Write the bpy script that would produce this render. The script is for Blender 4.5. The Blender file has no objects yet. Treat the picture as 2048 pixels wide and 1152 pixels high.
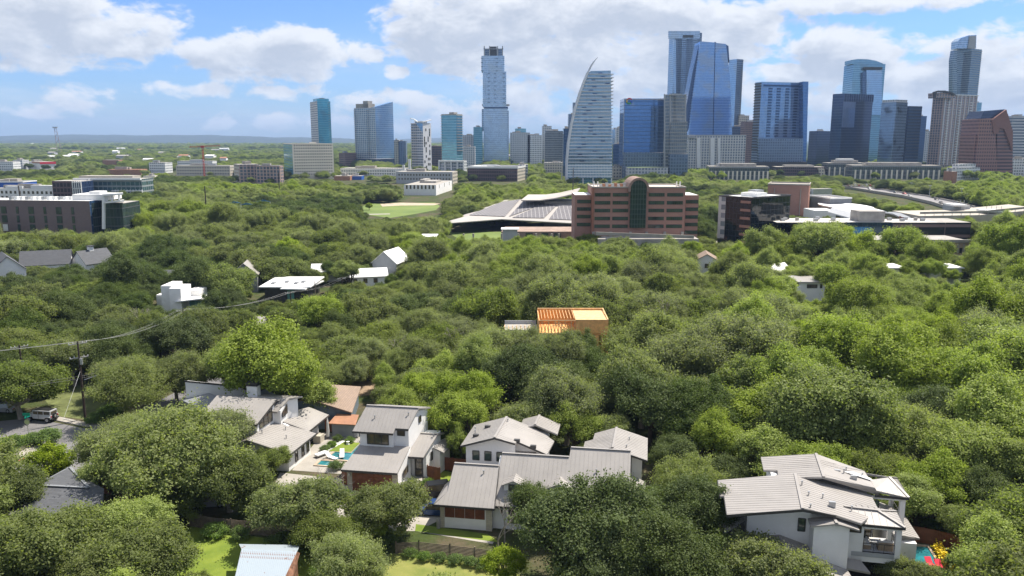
import bpy, math, random
import numpy as np
from mathutils import Vector, Matrix
R = math.radians
HAZE = 7e-5
C = bpy.context.scene.collection
sc = bpy.context.scene
# ------------------------------------------------------------------ camera
H, F, PIT = 43.0, 1600.0, R(10.48)
cd = bpy.data.cameras.new('camera'); cam = bpy.data.objects.new('camera', cd); C.objects.link(cam)
cd.sensor_width = 36; cd.lens = 36 * F / 2048; cd.clip_start = .5; cd.clip_end = 60000
cam.location = (0, 0, H); cam.rotation_euler = (R(90) - PIT, 0, 0); sc.camera = cam
# ------------------------------------------------------------------ view
sc.render.engine = 'CYCLES'
sc.view_settings.view_transform = 'Standard'; sc.view_settings.look = 'None'
sc.view_settings.exposure = .88; sc.view_settings.gamma = 1
sc.cycles.use_denoising = True
sc.cycles.max_bounces = 6; sc.cycles.diffuse_bounces = 3; sc.cycles.glossy_bounces = 3
sc.cycles.transmission_bounces = 4; sc.cycles.transparent_max_bounces = 8; sc.cycles.volume_bounces = 0
sc.cycles.caustics_reflective = False; sc.cycles.caustics_refractive = False
# ------------------------------------------------------------------ sun
SUN_EL, SUN_AZ = R(60), R(54)              # azimuth clockwise from +Y (right, a little behind the view)
sdir = Vector((math.sin(SUN_AZ) * math.cos(SUN_EL), math.cos(SUN_AZ) * math.cos(SUN_EL), math.sin(SUN_EL)))
sl = bpy.data.lights.new('sun', 'SUN'); sl.energy = 4.6; sl.angle = R(.5); sl.color = (1, .93, .83)
so = bpy.data.objects.new('sun', sl); C.objects.link(so); so.rotation_euler = (-sdir).to_track_quat('-Z', 'Y').to_euler()
so.location = (0, 0, 200)

# ------------------------------------------------------------------ node helper
class NT:
    def __init__(s, tree): s.t = tree; s.n = tree.nodes; s.l = tree.links
    def new(s, typ, **kw):
        n = s.n.new(typ)
        for k, v in kw.items(): setattr(n, k, v)
        return n
    def put(s, sock, v):
        if v is None: return
        if isinstance(v, bpy.types.NodeSocket): s.l.new(v, sock)
        else: sock.default_value = v
    def m(s, op, a, b=None, c=None, clamp=False):
        n = s.new('ShaderNodeMath', operation=op, use_clamp=clamp)
        for i, v in enumerate((a, b, c)): s.put(n.inputs[i], v)
        return n.outputs[0]
    def vm(s, op, a, b=None, c=None):
        n = s.new('ShaderNodeVectorMath', operation=op)
        for i, v in enumerate((a, b, c)): s.put(n.inputs[i], v)
        return n.outputs['Value'] if op in ('LENGTH', 'DOT_PRODUCT', 'DISTANCE') else n.outputs[0]
    def mix(s, f, a, b, mode='MIX'):
        n = s.new('ShaderNodeMix', data_type='RGBA', blend_type=mode)
        s.put(n.inputs['Factor'], f); s.put(n.inputs['A'], a); s.put(n.inputs['B'], b)
        return n.outputs['Result']
    def noise(s, vec, scale, detail=3, rough=.5, lac=2.0, dist=0):
        n = s.new('ShaderNodeTexNoise'); s.put(n.inputs['Vector'], vec)
        n.inputs['Scale'].default_value = scale; n.inputs['Detail'].default_value = detail
        n.inputs['Roughness'].default_value = rough; n.inputs['Lacunarity'].default_value = lac
        n.inputs['Distortion'].default_value = dist
        return n.outputs['Fac']
    def ss(s, x, a, b, lo=0., hi=1.):
        n = s.new('ShaderNodeMapRange', interpolation_type='SMOOTHSTEP')
        for k, v in zip(('Value', 'From Min', 'From Max', 'To Min', 'To Max'), (x, a, b, lo, hi)): s.put(n.inputs[k], v)
        return n.outputs[0]
    def lin(s, x, a, b, lo=0., hi=1.):
        n = s.new('ShaderNodeMapRange')
        for k, v in zip(('Value', 'From Min', 'From Max', 'To Min', 'To Max'), (x, a, b, lo, hi)): s.put(n.inputs[k], v)
        return n.outputs[0]
def c4(c): return (c[0], c[1], c[2], 1)

# ------------------------------------------------------------------ world: sky with cumulus
w = bpy.data.worlds.new('World'); sc.world = w; w.use_nodes = True
nt = NT(w.node_tree); nt.n.clear()
sky = nt.new('ShaderNodeTexSky', sky_type='NISHITA'); sky.sun_disc = False
sky.sun_elevation = SUN_EL; sky.sun_rotation = SUN_AZ; sky.altitude = 200; sky.air_density = 1.0; sky.dust_density = .6; sky.ozone_density = 2.2
tc = nt.new('ShaderNodeTexCoord')
sx = nt.new('ShaderNodeSeparateXYZ'); nt.put(sx.inputs[0], tc.outputs['Generated'])
az = nt.m('MULTIPLY', nt.m('ARCTAN2', sx.outputs[0], sx.outputs[1]), 57.2958)
el = nt.m('MULTIPLY', nt.m('ARCSINE', sx.outputs[2]), 57.2958)
def azel(px, py):
    cx = (px - 1024) / F; cy = (576 - py) / F
    d = Vector((cx, math.cos(PIT) + cy * math.sin(PIT), -math.sin(PIT) + cy * math.cos(PIT))).normalized()
    return math.degrees(math.atan2(d.x, d.y)), math.degrees(math.asin(d.z))
# cumulus heaps: pixel centre, half sizes in pixels, weight
HEAPS = [(60, 50, 190, 62, 1.0), (225, 62, 95, 48, .95), (20, 110, 130, 25, .6),
         (455, 112, 85, 34, 1.), (580, 104, 110, 40, 1.), (520, 135, 130, 26, .8), (725, 105, 45, 20, .7), (400, 178, 70, 14, .45), (600, 185, 90, 14, .45),
         (900, 60, 130, 75, 1.), (1050, 40, 190, 60, 1.), (880, 95, 110, 30, .9), (1250, 30, 200, 45, 1.), (1130, 120, 190, 40, .8), (1330, 80, 190, 60, .95),
         (1500, 60, 120, 45, .8), (1650, 10, 330, 18, .8), (795, 142, 26, 13, .7), (985, 160, 60, 15, .6),
         (1675, 95, 100, 38, 1.), (1770, 98, 60, 26, .8), (1600, 150, 90, 26, .75), (1880, 140, 130, 40, .85), (2030, 130, 110, 50, .85), (1780, 185, 200, 40, .7),
         (1250, 170, 180, 40, .8), (1080, 190, 150, 40, .65), (1500, 180, 120, 40, .7), (860, 210, 160, 22, .5), (120, 185, 80, 16, .45), (60, 215, 120, 14, .4), (1950, 210, 160, 40, .6), (1300, 240, 500, 22, .42), (700, 245, 300, 14, .35)]
def cloud_field(a, e, full=True):
    uv = nt.new('ShaderNodeCombineXYZ'); nt.put(uv.inputs[0], a); nt.put(uv.inputs[1], e)
    uvo = uv.outputs[0]
    best = None
    for (px, py, rx, ry, wt) in HEAPS:
        a0, e0 = azel(px, py); ra = rx / F * 57.3 * .95; re = ry / F * 57.3
        v = nt.vm('MULTIPLY', nt.vm('SUBTRACT', uvo, (a0, e0, 0)), (1 / ra, 1 / re, 0))
        d = nt.m('MULTIPLY_ADD', nt.vm('DOT_PRODUCT', v, v), -.55 * wt, wt)
        best = d if best is None else nt.m('MAXIMUM', best, d)
    best = nt.m('MAXIMUM', best, -.6)
    # unseen sky beyond the frame: heaps made denser there to add fill light
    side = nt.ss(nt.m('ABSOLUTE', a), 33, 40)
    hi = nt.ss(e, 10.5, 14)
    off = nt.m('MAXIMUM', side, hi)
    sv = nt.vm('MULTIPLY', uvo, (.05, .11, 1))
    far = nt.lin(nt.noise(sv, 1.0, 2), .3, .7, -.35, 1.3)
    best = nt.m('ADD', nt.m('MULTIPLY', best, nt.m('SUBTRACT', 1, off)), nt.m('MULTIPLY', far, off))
    nv = nt.vm('MULTIPLY', uvo, (.30, .52, 1))
    n1 = nt.noise(nv, 1.0, 9 if full else 4, .58, 2.1, .25)
    return nt.m('ADD', best, nt.m('MULTIPLY', nt.m('SUBTRACT', n1, .5), 3.0))
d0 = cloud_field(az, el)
d1 = cloud_field(nt.m('ADD', az, .55), nt.m('ADD', el, .85), False)
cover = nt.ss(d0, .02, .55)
# thin veil low down
veil = nt.noise(nt.vm('MULTIPLY', (tc.outputs['Generated']), (1, 1, 7)), 3.2, 6, .6)
veil = nt.m('MULTIPLY', nt.ss(veil, .42, .75), nt.m('MULTIPLY', nt.ss(el, 9, 1.5), .42))
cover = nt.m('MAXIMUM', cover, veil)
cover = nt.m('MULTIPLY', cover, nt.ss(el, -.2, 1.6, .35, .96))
shade = nt.ss(d1, -.1, 1.25)
fine = nt.noise(nt.vm('MULTIPLY', nt.vm('MULTIPLY', tc.outputs['Generated'], (1, 1, 1.6)), (1, 1, 1)), 26, 7, .62)
shade = nt.m('ADD', shade, nt.m('MULTIPLY', nt.m('SUBTRACT', fine, .5), .9), clamp=True)
CW, CG = (4.5, 4.6, 4.75, 1), (2.7, 2.95, 3.4, 1)
ccol = nt.mix(shade, CW, CG)
skyc = nt.mix(1.0, sky.outputs[0], (.38, .52, .78, 1), 'MULTIPLY')
bg = nt.new('ShaderNodeBackground'); bg.inputs[1].default_value = .12
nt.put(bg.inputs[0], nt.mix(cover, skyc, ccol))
wo = nt.new('ShaderNodeOutputWorld'); nt.l.new(bg.outputs[0], wo.inputs[0])
w.cycles.sampling_method = 'MANUAL'; w.cycles.sample_map_resolution = 512

# ------------------------------------------------------------------ pixel <-> place
def ray(px, py):
    cx = (px - 1024) / F; cy = (576 - py) / F
    return Vector((cx, math.cos(PIT) + cy * math.sin(PIT), -math.sin(PIT) + cy * math.cos(PIT)))
def G(px, py, z=0.):
    d = ray(px, py); t = (z - H) / d.z
    return Vector((d.x * t, d.y * t, z))
def AT(px, py, Y):
    d = ray(px, py); t = Y / d.y
    return Vector((d.x * t, Y, H + d.z * t))
def proj(v):
    y = v[1] * math.cos(PIT) - (v[2] - H) * math.sin(PIT); u = v[1] * math.sin(PIT) + (v[2] - H) * math.cos(PIT)
    return 1024 + F * v[0] / y, 576 - F * u / y, y

# ------------------------------------------------------------------ mesh builder
class MB:
    def __init__(s, org=(0, 0, 0)): s.v = []; s.f = []; s.uv = []; s.o = Vector(org)
    def poly(s, pts, uv=None):
        i = len(s.v); pts = [Vector(p) for p in pts]
        s.v += [tuple(p - s.o) for p in pts]; s.f.append(tuple(range(i, i + len(pts))))
        if uv is None:
            n = Vector((0, 0, 0))
            for k in range(len(pts)):
                a, b = pts[k], pts[(k + 1) % len(pts)]
                n += Vector(((a.y - b.y) * (a.z + b.z), (a.z - b.z) * (a.x + b.x), (a.x - b.x) * (a.y + b.y)))
            n = n.normalized() if n.length > 1e-9 else Vector((0, 0, 1))
            if abs(n.z) > .98: ua, va = Vector((1, 0, 0)), Vector((0, 1, 0))
            else:
                ua = Vector((-n.y, n.x, 0)).normalized(); va = n.cross(ua)
            o = pts[0]
            uv = [((p - o).dot(ua), (p - o).dot(va)) for p in pts]
            if abs(n.z) < .2:                                  # walls: u runs from the wall's own end, v is the height
                mu = min(x[0] for x in uv); uv = [(u - mu, p.z - s.o.z) for (u, _), p in zip(uv, pts)]
        s.uv += uv
        return s
    def prism(s, foot, z0, z1=None, cap=True, bottom=False):
        """foot: (x,y) with common top z1, or (x,y,ztop)"""
        top = [Vector((p[0], p[1], p[2] if len(p) > 2 else z1)) for p in foot]
        ar = sum(top[i].x * top[(i + 1) % len(top)].y - top[(i + 1) % len(top)].x * top[i].y for i in range(len(top)))
        if ar < 0: top.reverse()
        n = len(top)
        for i in range(n):
            a, b = top[i], top[(i + 1) % n]
            s.poly([(a.x, a.y, z0), (b.x, b.y, z0), b, a])
        if cap: s.poly(top)
        if bottom: s.poly([(p.x, p.y, z0) for p in reversed(top)])
        return s
    def box(s, x0, y0, z0, x1, y1, z1, bottom=True):
        if x0 > x1: x0, x1 = x1, x0
        if y0 > y1: y0, y1 = y1, y0
        return s.prism([(x0, y0), (x1, y0), (x1, y1), (x0, y1)], z0, z1, True, bottom)
    def bar(s, a, b, wd, ht=None, up=(0, 0, 1)):
        """rectangular bar from a to b"""
        a, b = Vector(a), Vector(b); ht = ht or wd; d = (b - a).normalized(); up = Vector(up)
        sd = d.cross(up)
        if sd.length < 1e-3: sd = d.cross(Vector((1, 0, 0)))
        sd.normalize(); u = sd.cross(d).normalized()
        q = [sd * (-wd / 2) + u * (-ht / 2), sd * (wd / 2) + u * (-ht / 2), sd * (wd / 2) + u * (ht / 2), sd * (-wd / 2) + u * (ht / 2)]
        for k in range(4):
            k2 = (k + 1) % 4; s.poly([a + q[k], a + q[k2], b + q[k2], b + q[k]])
        s.poly([b + p for p in q]); s.poly([a + p for p in reversed(q)])
        return s
    def slab(s, pts, th):
        pts = [Vector(p) for p in pts]; n = len(pts)
        ar = sum(pts[i].x * pts[(i + 1) % n].y - pts[(i + 1) % n].x * pts[i].y for i in range(n))
        if ar < 0: pts.reverse()
        low = [p - Vector((0, 0, th)) for p in pts]
        s.poly(pts); s.poly(list(reversed(low)))
        for i in range(n):
            j = (i + 1) % n; s.poly([low[i], low[j], pts[j], pts[i]])
        return s
    def tube(s, path, rad, sides=6, cap=True):
        path = [Vector(p) for p in path]; rings = []
        rads = rad if hasattr(rad, '__len__') else [rad] * len(path)
        for k, p in enumerate(path):
            d = (path[min(k + 1, len(path) - 1)] - path[max(k - 1, 0)]).normalized()
            a = d.cross(Vector((0, 0, 1)) if abs(d.z) < .9 else Vector((1, 0, 0))).normalized(); b = d.cross(a)
            rings.append([p + (a * math.cos(t) + b * math.sin(t)) * rads[k] for t in [2 * math.pi * q / sides for q in range(sides)]])
        for k in range(len(rings) - 1):
            for q in range(sides):
                q2 = (q + 1) % sides; s.poly([rings[k][q2], rings[k][q], rings[k + 1][q], rings[k + 1][q2]])
        if cap: s.poly(rings[-1]); s.poly(list(reversed(rings[0])))
        return s
    def mesh(s, name, smooth=False):
        me = bpy.data.meshes.new(name); me.from_pydata(s.v, [], s.f)
        ul = me.uv_layers.new(name='UVMap')
        ul.data.foreach_set('uv', np.array(s.uv, dtype=np.float32).ravel())
        if smooth: me.polygons.foreach_set('use_smooth', [True] * len(me.polygons))
        me.update(); return me
    def build(s, name, mat, parent=None, smooth=False, bevel=0):
        me = s.mesh(name, smooth); me.materials.append(mat)
        o = bpy.data.objects.new(name, me); C.objects.link(o)
        if parent: o.parent = parent
        else: o.location = s.o
        if bevel:
            b = o.modifiers.new('b', 'BEVEL'); b.width = bevel; b.segments = 2; b.limit_method = 'ANGLE'
        return o
def thing(name, label, cat, loc=(0, 0, 0), yaw=0, group=None):
    o = bpy.data.objects.new(name, None); C.objects.link(o); o.empty_display_size = .3
    o.location = loc; o.rotation_euler = (0, 0, R(yaw)); o['label'] = label; o['category'] = cat
    if group: o['group'] = group
    return o
def tag(o, label, cat, group=None):
    o['label'] = label; o['category'] = cat
    if group: o['group'] = group
    return o
def kind(o, k): o['kind'] = k; return o
def copy_tree(o, parent=None):
    c = o.copy(); C.objects.link(c); c.parent = parent
    for ch in list(o.children): copy_tree(ch, c)
    return c

# ------------------------------------------------------------------ materials
def pmat(name, col, rough=.7, metal=0., var=.12, scale=1.2, bump=0., spec=.4, col2=None, detail=4, coord='Object', bscale=None):
    m = bpy.data.materials.new(name); m.use_nodes = True; t = NT(m.node_tree)
    b = t.n['Principled BSDF']; b.inputs['Roughness'].default_value = rough; b.inputs['Metallic'].default_value = metal
    b.inputs['Specular IOR Level'].default_value = spec
    co = t.new('ShaderNodeTexCoord').outputs[coord]
    n = t.noise(co, scale, detail, .6)
    c2 = col2 or [max(0, x * (1 - 2 * var)) for x in col]; c1 = col if col2 else [min(1, x * (1 + var)) for x in col]
    t.put(b.inputs['Base Color'], t.mix(t.lin(n, .3, .7), c4(c2), c4(c1)))
    if bump:
        bn = t.new('ShaderNodeBump'); bn.inputs['Strength'].default_value = bump; bn.inputs['Distance'].default_value = .05
        t.put(bn.inputs['Height'], t.noise(co, bscale or scale * 6, 4)); t.l.new(bn.outputs[0], b.inputs['Normal'])
    return m
def facade(name, glass, frame, w=1.5, h=3.6, mw=.12, sh=.25, var=.35, gmetal=.55, grough=.12, refl_patch=None, frough=.6, bias=0.):
    """windows in a frame, from wall coordinates in metres: w x h cells, frame share mw across and sh up"""
    m = bpy.data.materials.new(name); m.use_nodes = True; t = NT(m.node_tree); b = t.n['Principled BSDF']
    uv = t.new('ShaderNodeUVMap').outputs[0]; s = t.new('ShaderNodeSeparateXYZ'); t.put(s.inputs[0], uv)
    u = t.m('DIVIDE', s.outputs[0], w); v = t.m('DIVIDE', s.outputs[1], h)
    fu = t.m('FRACT', u); fv = t.m('FRACT', v)
    mk = t.m('MAXIMUM', t.m('LESS_THAN', fu, mw), t.m('LESS_THAN', fv, sh))
    cc = t.new('ShaderNodeCombineXYZ'); t.put(cc.inputs[0], t.m('FLOOR', u)); t.put(cc.inputs[1], t.m('FLOOR', v))
    wn = t.new('ShaderNodeTexWhiteNoise', noise_dimensions='3D'); t.put(wn.inputs['Vector'], cc.outputs[0])
    rnd = wn.outputs['Value']
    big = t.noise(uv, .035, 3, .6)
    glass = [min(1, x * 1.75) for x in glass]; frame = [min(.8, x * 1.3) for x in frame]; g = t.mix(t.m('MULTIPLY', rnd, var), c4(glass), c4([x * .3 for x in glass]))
    if refl_patch: g = t.mix(t.ss(big, .5 + bias, .62 + bias), g, c4(refl_patch))  # broad noise paints mottled reflections into the glass colour
    t.put(b.inputs['Base Color'], t.mix(mk, g, c4(frame)))
    t.put(b.inputs['Metallic'], t.m('MULTIPLY', t.m('SUBTRACT', 1, mk), gmetal))
    t.put(b.inputs['Roughness'], t.lin(mk, 0, 1, grough, frough))
    bn = t.new('ShaderNodeBump'); bn.inputs['Strength'].default_value = .25; bn.inputs['Distance'].default_value = .15
    t.put(bn.inputs['Height'], t.noise(uv, .25, 2)); t.l.new(bn.outputs[0], b.inputs['Normal'])
    return m
def brickmat(name, c1, c2, mortar, w=.5, h=.2, ms=.02):
    m = bpy.data.materials.new(name); m.use_nodes = True; t = NT(m.node_tree); b = t.n['Principled BSDF']
    uv = t.new('ShaderNodeUVMap').outputs[0]
    br = t.new('ShaderNodeTexBrick'); t.put(br.inputs['Vector'], uv); br.inputs['Scale'].default_value = 1
    br.inputs['Brick Width'].default_value = w; br.inputs['Row Height'].default_value = h; br.inputs['Mortar Size'].default_value = ms
    br.inputs['Color1'].default_value = c4(c1); br.inputs['Color2'].default_value = c4(c2); br.inputs['Mortar'].default_value = c4(mortar)
    n = t.noise(uv, .35, 4)
    t.put(b.inputs['Base Color'], t.mix(t.lin(n, .3, .7, 0, .35), br.outputs[0], c4([x * .7 for x in c1]))); b.inputs['Roughness'].default_value = .85
    return m
M = {}
M['metal'] = pmat('roof_metal', (.30, .28, .258), .5, .0, .05, .5, spec=.5)
M['metal_d'] = pmat('roof_metal_blue', (.235, .245, .255), .5, .0, .10, .35)
M['trim'] = pmat('dark_trim', (.05, .048, .046), .5)
M['stucco'] = pmat('white_stucco', (.80, .79, .77), .9, 0, .04, .5, bump=.15, bscale=8)
M['stucco_g'] = pmat('grey_stucco', (.40, .41, .42), .9, 0, .06, .5)
M['white'] = pmat('white_paint', (.74, .74, .72), .6, 0, .04, .8)
M['limestone'] = brickmat('limestone', (.50, .45, .36), (.42, .38, .30), (.36, .33, .28), .5, .25)
M['cedar'] = pmat('red_brown_wood', (.20, .072, .035), .6, 0, .2, 1.5)
M['wood_d'] = pmat('weathered_slats', (.20, .155, .12), .8, 0, .25, 1.2)
M['glass'] = pmat('dark_glass', (.03, .036, .04), .06, .0, .2, .9, spec=.9, col2=(.15, .115, .06))
M['glass_g'] = pmat('green_glass', (.045, .075, .06), .06, .0, .3, .4, spec=.9)
M['concrete'] = pmat('concrete', (.35, .325, .285), .9, 0, .1, .4, bump=.2)
M['conc_d'] = pmat('stained_concrete', (.36, .34, .31), .9, 0, .15, .3, bump=.2)
M['asphalt'] = pmat('asphalt', (.175, .170, .172), .9, 0, .12, .12, bump=.2)
M['shingle_g'] = brickmat('grey_shingle', (.105, .11, .12), (.07, .075, .083), (.07, .07, .075), .9, .22, .03)
M['shingle_b'] = brickmat('brown_shingle', (.29, .21, .155), (.24, .175, .13), (.18, .13, .10), .9, .3, .03)
M['dirt'] = pmat('bare_dirt', (.30, .22, .15), .95, 0, .2, .25, bump=.3)
M['sand'] = pmat('pale_sand', (.46, .37, .27), .95, 0, .15, .3, bump=.3)
M['lawn'] = pmat('mown_grass', (.20, .25, .03), .95, 0, .2, .35, bump=.6, col2=(.10, .155, .015), bscale=14)
M['lawn_y'] = pmat('dry_grass', (.26, .25, .07), .95, 0, .2, .3, bump=.6, col2=(.11, .15, .025), bscale=14)
M['lawn_far'] = pmat('park_grass', (.17, .22, .05), .95, 0, .2, .03, col2=(.10, .15, .035))
M['pool'] = pmat('pool_water', (.03, .20, .23), .04, 0, .25, .7, bump=.3, spec=.9, bscale=4)
M['black'] = pmat('black_plastic', (.015, .015, .016), .5)
M['steel'] = pmat('galvanised_steel', (.42, .43, .44), .4, .6, .08)
M['pole'] = pmat('creosote_pole', (.055, .038, .03), .9, 0, .3, 2)
M['cable'] = pmat('pale_cable', (.30, .30, .29), .6)
M['osb'] = pmat('osb_board', (.78, .43, .16), .8, 0, .15, 1.5)
M['lumber'] = pmat('pine_stud', (.70, .45, .22), .8, 0, .15, 1.5)
M['tarp'] = pmat('blue_tarp', (.01, .14, .55), .5, 0, .2, .8, bump=.8, bscale=1.5)
M['orange'] = pmat('terracotta_shed_roof', (.36, .18, .105), .8, 0, .12, .8)
M['red'] = pmat('red_cloth', (.65, .02, .05), .7)
M['yellow'] = pmat('yellow_flowers', (.80, .60, .02), .8, 0, .25, 5)
M['teal'] = pmat('teal_panel', (.12, .30, .27), .5)
M['blue'] = pmat('blue_paint', (.02, .10, .42), .5)
M['bark'] = pmat('bark', (.10, .078, .06), .95, 0, .3, 3)
M['bark_p'] = pmat('pale_bark', (.34, .30, .26), .95, 0, .25, 3)
# ================================================================== trees
def leafmat(name, dark, light, alt, tr=.5):
    dark, light, alt = [[x * g * k for x, g in zip(c, (1.06, 1.04, 1.0))] for c, k in ((dark, 1.15), (light, 1.08), (alt, 1.12))]
    m = bpy.data.materials.new(name); m.use_nodes = True; t = NT(m.node_tree); b = t.n['Principled BSDF']
    uv = t.new('ShaderNodeUVMap').outputs[0]; s = t.new('ShaderNodeSeparateXYZ'); t.put(s.inputs[0], uv)
    oi = t.new('ShaderNodeObjectInfo').outputs['Random']
    f = t.m('ADD', t.m('MULTIPLY', s.outputs[0], .68), t.m('MULTIPLY', s.outputs[1], .32))
    c = t.mix(f, c4(dark), c4(light))
    c = t.mix(t.m('MULTIPLY', t.m('FRACT', t.m('MULTIPLY', oi, 7.31)), .75), c, c4(alt))
    hs = t.new('ShaderNodeHueSaturation'); t.put(hs.inputs['Color'], c); t.put(hs.inputs['Value'], t.lin(oi, 0, 1, .82, 1.16))
    t.put(hs.inputs['Saturation'], t.lin(t.m('FRACT', t.m('MULTIPLY', oi, 13.7)), 0, 1, .74, 1.0))
    t.put(b.inputs['Base Color'], hs.outputs[0]); b.inputs['Roughness'].default_value = .65; b.inputs['Specular IOR Level'].default_value = .22
    tl = t.new('ShaderNodeBsdfTranslucent'); t.put(tl.inputs[0], t.mix(1., hs.outputs[0], (1.5, 1.6, .7, 1), 'MULTIPLY'))
    mx = t.new('ShaderNodeMixShader'); mx.inputs[0].default_value = tr
    t.l.new(b.outputs[0], mx.inputs[1]); t.l.new(tl.outputs[0], mx.inputs[2])
    t.l.new(mx.outputs[0], t.n['Material Output'].inputs[0]); return m
LM = {'oak': leafmat('oak_leaves', (.062, .090, .018), (.200, .250, .060), (.150, .175, .050)),
      'elm': leafmat('elm_leaves', (.095, .120, .042), (.250, .290, .125), (.17, .20, .075)),
      'juniper': leafmat('juniper_leaves', (.042, .068, .012), (.105, .155, .026), (.08, .11, .02), .3),
      'pecan': leafmat('pecan_leaves', (.105, .150, .014), (.270, .345, .050), (.20, .25, .035), .38),
      'lime': leafmat('lime_leaves', (.13, .19, .010), (.30, .36, .022), (.20, .28, .015), .4),
      'shrub': leafmat('shrub_leaves', (.06, .11, .02), (.17, .26, .05), (.11, .17, .04))}
SHAPE = {'oak': (.92, .66, 62, .19, .024, 520), 'elm': (1.15, .80, 62, .18, .022, 480), 'juniper': (1.05, .85, 62, .19, .020, 620),
         'pecan': (1.30, .92, 58, .20, .025, 480), 'lime': (1.0, .85, 60, .22, .034, 420), 'shrub': (.55, .55, 34, .32, .05, 260)}
def crown_data(kindn, seed):
    hc, hr, nc, rc, ls, per = SHAPE[kindn]; rg = np.random.default_rng(seed)
    plume = {'elm': 1.55, 'pecan': 1.15, 'juniper': 1.1}.get(kindn, 1.0)
    ns = 1 if kindn in ('shrub', 'lime') else int(rg.integers(5, 9)); subs = []
    for i in range(ns):
        if ns == 1: subs.append((0., 0., 0., .72)); break
        a = 6.28 * i / ns + rg.uniform(-.5, .5); q = rg.uniform(.30, .58) if i else rg.uniform(0, .15)
        subs.append((math.cos(a) * q, math.sin(a) * q, rg.uniform(-.32, .30) * hr, rg.uniform(.31, .52)))
    cen = []; dirs = []
    for si, (sx, sy, sz, sr) in enumerate(subs):
        m = int(nc * sr * sr * (3.2 if ns > 1 else 1.9))
        for k in range(m):
            z = max(-.5, min(1, 1 - (k + .5) * 1.5 / m + rg.uniform(-.08, .08))); a = k * 2.39996 + rg.uniform(-.4, .4); h = math.sqrt(max(0, 1 - z * z)); rr = sr * (rg.uniform(.70, 1.15) if rg.random() < .85 else rg.uniform(1.15, 1.42))
            p = (sx + math.cos(a) * h * rr, sy + math.sin(a) * h * rr, sz + z * hr * rr * 1.05)
            if any(sj != si and math.sqrt((p[0] - b[0]) ** 2 + (p[1] - b[1]) ** 2 + ((p[2] - b[2]) / hr) ** 2) < b[3] * .72 for sj, b in enumerate(subs)): continue
            if rg.random() < .14: continue
            cen.append(p); dirs.append((math.cos(a) * h, math.sin(a) * h, z))
    cen = np.array(cen); V = []; U = []
    for i, c in enumerate(cen):
        r = rc * rg.uniform(.45, 1.4); n = int(per * (r / rc) ** 1.8)
        d = rg.normal(size=(n, 3)); d /= np.linalg.norm(d, axis=1)[:, None]
        rad = r * np.abs(rg.normal(.62, .38, n))
        off = d * rad[:, None] * np.array([1, 1, .72]); ax = np.array(dirs[i]) * .7 + np.array([0, 0, .6]); ax /= np.linalg.norm(ax)
        off = off + np.outer(off @ ax, ax) * (plume - 1)
        p = c + off; n = len(p)
        nn = d * .55 + rg.normal(size=(n, 3)) * .6 + np.array([0, 0, .55]); nn /= np.linalg.norm(nn, axis=1)[:, None]
        t = np.cross(nn, rg.normal(size=(n, 3))); t /= np.linalg.norm(t, axis=1)[:, None]; bt = np.cross(nn, t)
        s = (ls * rg.uniform(.5, 1.3, n))[:, None]; e = s * rg.uniform(.5, .8, n)[:, None]
        V.append(np.stack([p - t * s, p - bt * e, p + t * s, p + bt * e], axis=1))
        cr = rg.uniform(0, 1); U.append(np.stack([np.full(n, cr), rg.uniform(0, 1, n)], axis=1))
    V = np.concatenate(V).reshape(-1, 3); V[:, 2] += hc; U = np.concatenate(U)
    return V, U, cen + np.array([0, 0, hc])
def crown_mesh(kindn, seed):
    V, U, cen = crown_data(kindn, seed); nq = len(V) // 4
    me = bpy.data.meshes.new('crown'); me.vertices.add(len(V)); me.vertices.foreach_set('co', V.astype(np.float32).ravel())
    me.loops.add(nq * 4); me.loops.foreach_set('vertex_index', np.arange(nq * 4, dtype=np.int32))
    me.polygons.add(nq); me.polygons.foreach_set('loop_start', np.arange(0, nq * 4, 4, dtype=np.int32))
    me.polygons.foreach_set('loop_total', np.full(nq, 4, dtype=np.int32))
    ul = me.uv_layers.new(name='UVMap'); ul.data.foreach_set('uv', np.repeat(U, 4, axis=0).astype(np.float32).ravel())
    me.update(calc_edges=True); me.materials.append(LM[kindn])
    return me, cen
def trunk_mesh(kindn, seed, cen):
    rnd = random.Random(seed); hc = SHAPE[kindn][0]; mb = MB()
    fz = hc * .38; lean = Vector((rnd.uniform(-.08, .08), rnd.uniform(-.08, .08), fz))
    mb.tube([(0, 0, -.05), lean * .5, lean], [.085, .062, .055], 7)
    pick = rnd.sample(list(range(len(cen))), min(26, len(cen)))
    for i in pick:
        c = Vector(cen[i]); mid = lean.lerp(c, .5) + Vector((rnd.uniform(-.08, .08), rnd.uniform(-.08, .08), rnd.uniform(-.05, .08)))
        c = c * 1.06; c.z += .03; mb.tube([lean, mid, c], [.034, .02, .006], 5)
        for _ in range(2):
            e = mid + (c - mid) * rnd.uniform(.2, .6) + Vector((rnd.uniform(-.25, .25), rnd.uniform(-.25, .25), rnd.uniform(0, .25)))
            mb.tube([mid, e], [.016, .005], 4)
    me = mb.mesh('trunk', True); me.materials.append(M['bark_p' if kindn in ('elm', 'oak') and seed % 2 else 'bark']); return me
NV = 4
VAR = {}
for ki, kn in enumerate(SHAPE):
    VAR[kn] = []
    for j in range(2 if kn in ('lime', 'shrub') else NV):
        me, cen = crown_mesh(kn, 11 + ki * 7 + j); VAR[kn].append((me, trunk_mesh(kn, 5 + ki + j, cen)))
KN = {'oak': ('live_oak', 'live oak'), 'elm': ('elm_tree', 'elm tree'), 'juniper': ('juniper_tree', 'juniper tree'), 'pecan': ('pecan_tree', 'pecan tree'), 'lime': ('young_tree', 'young tree'), 'shrub': ('shrub', 'shrub')}
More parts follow.
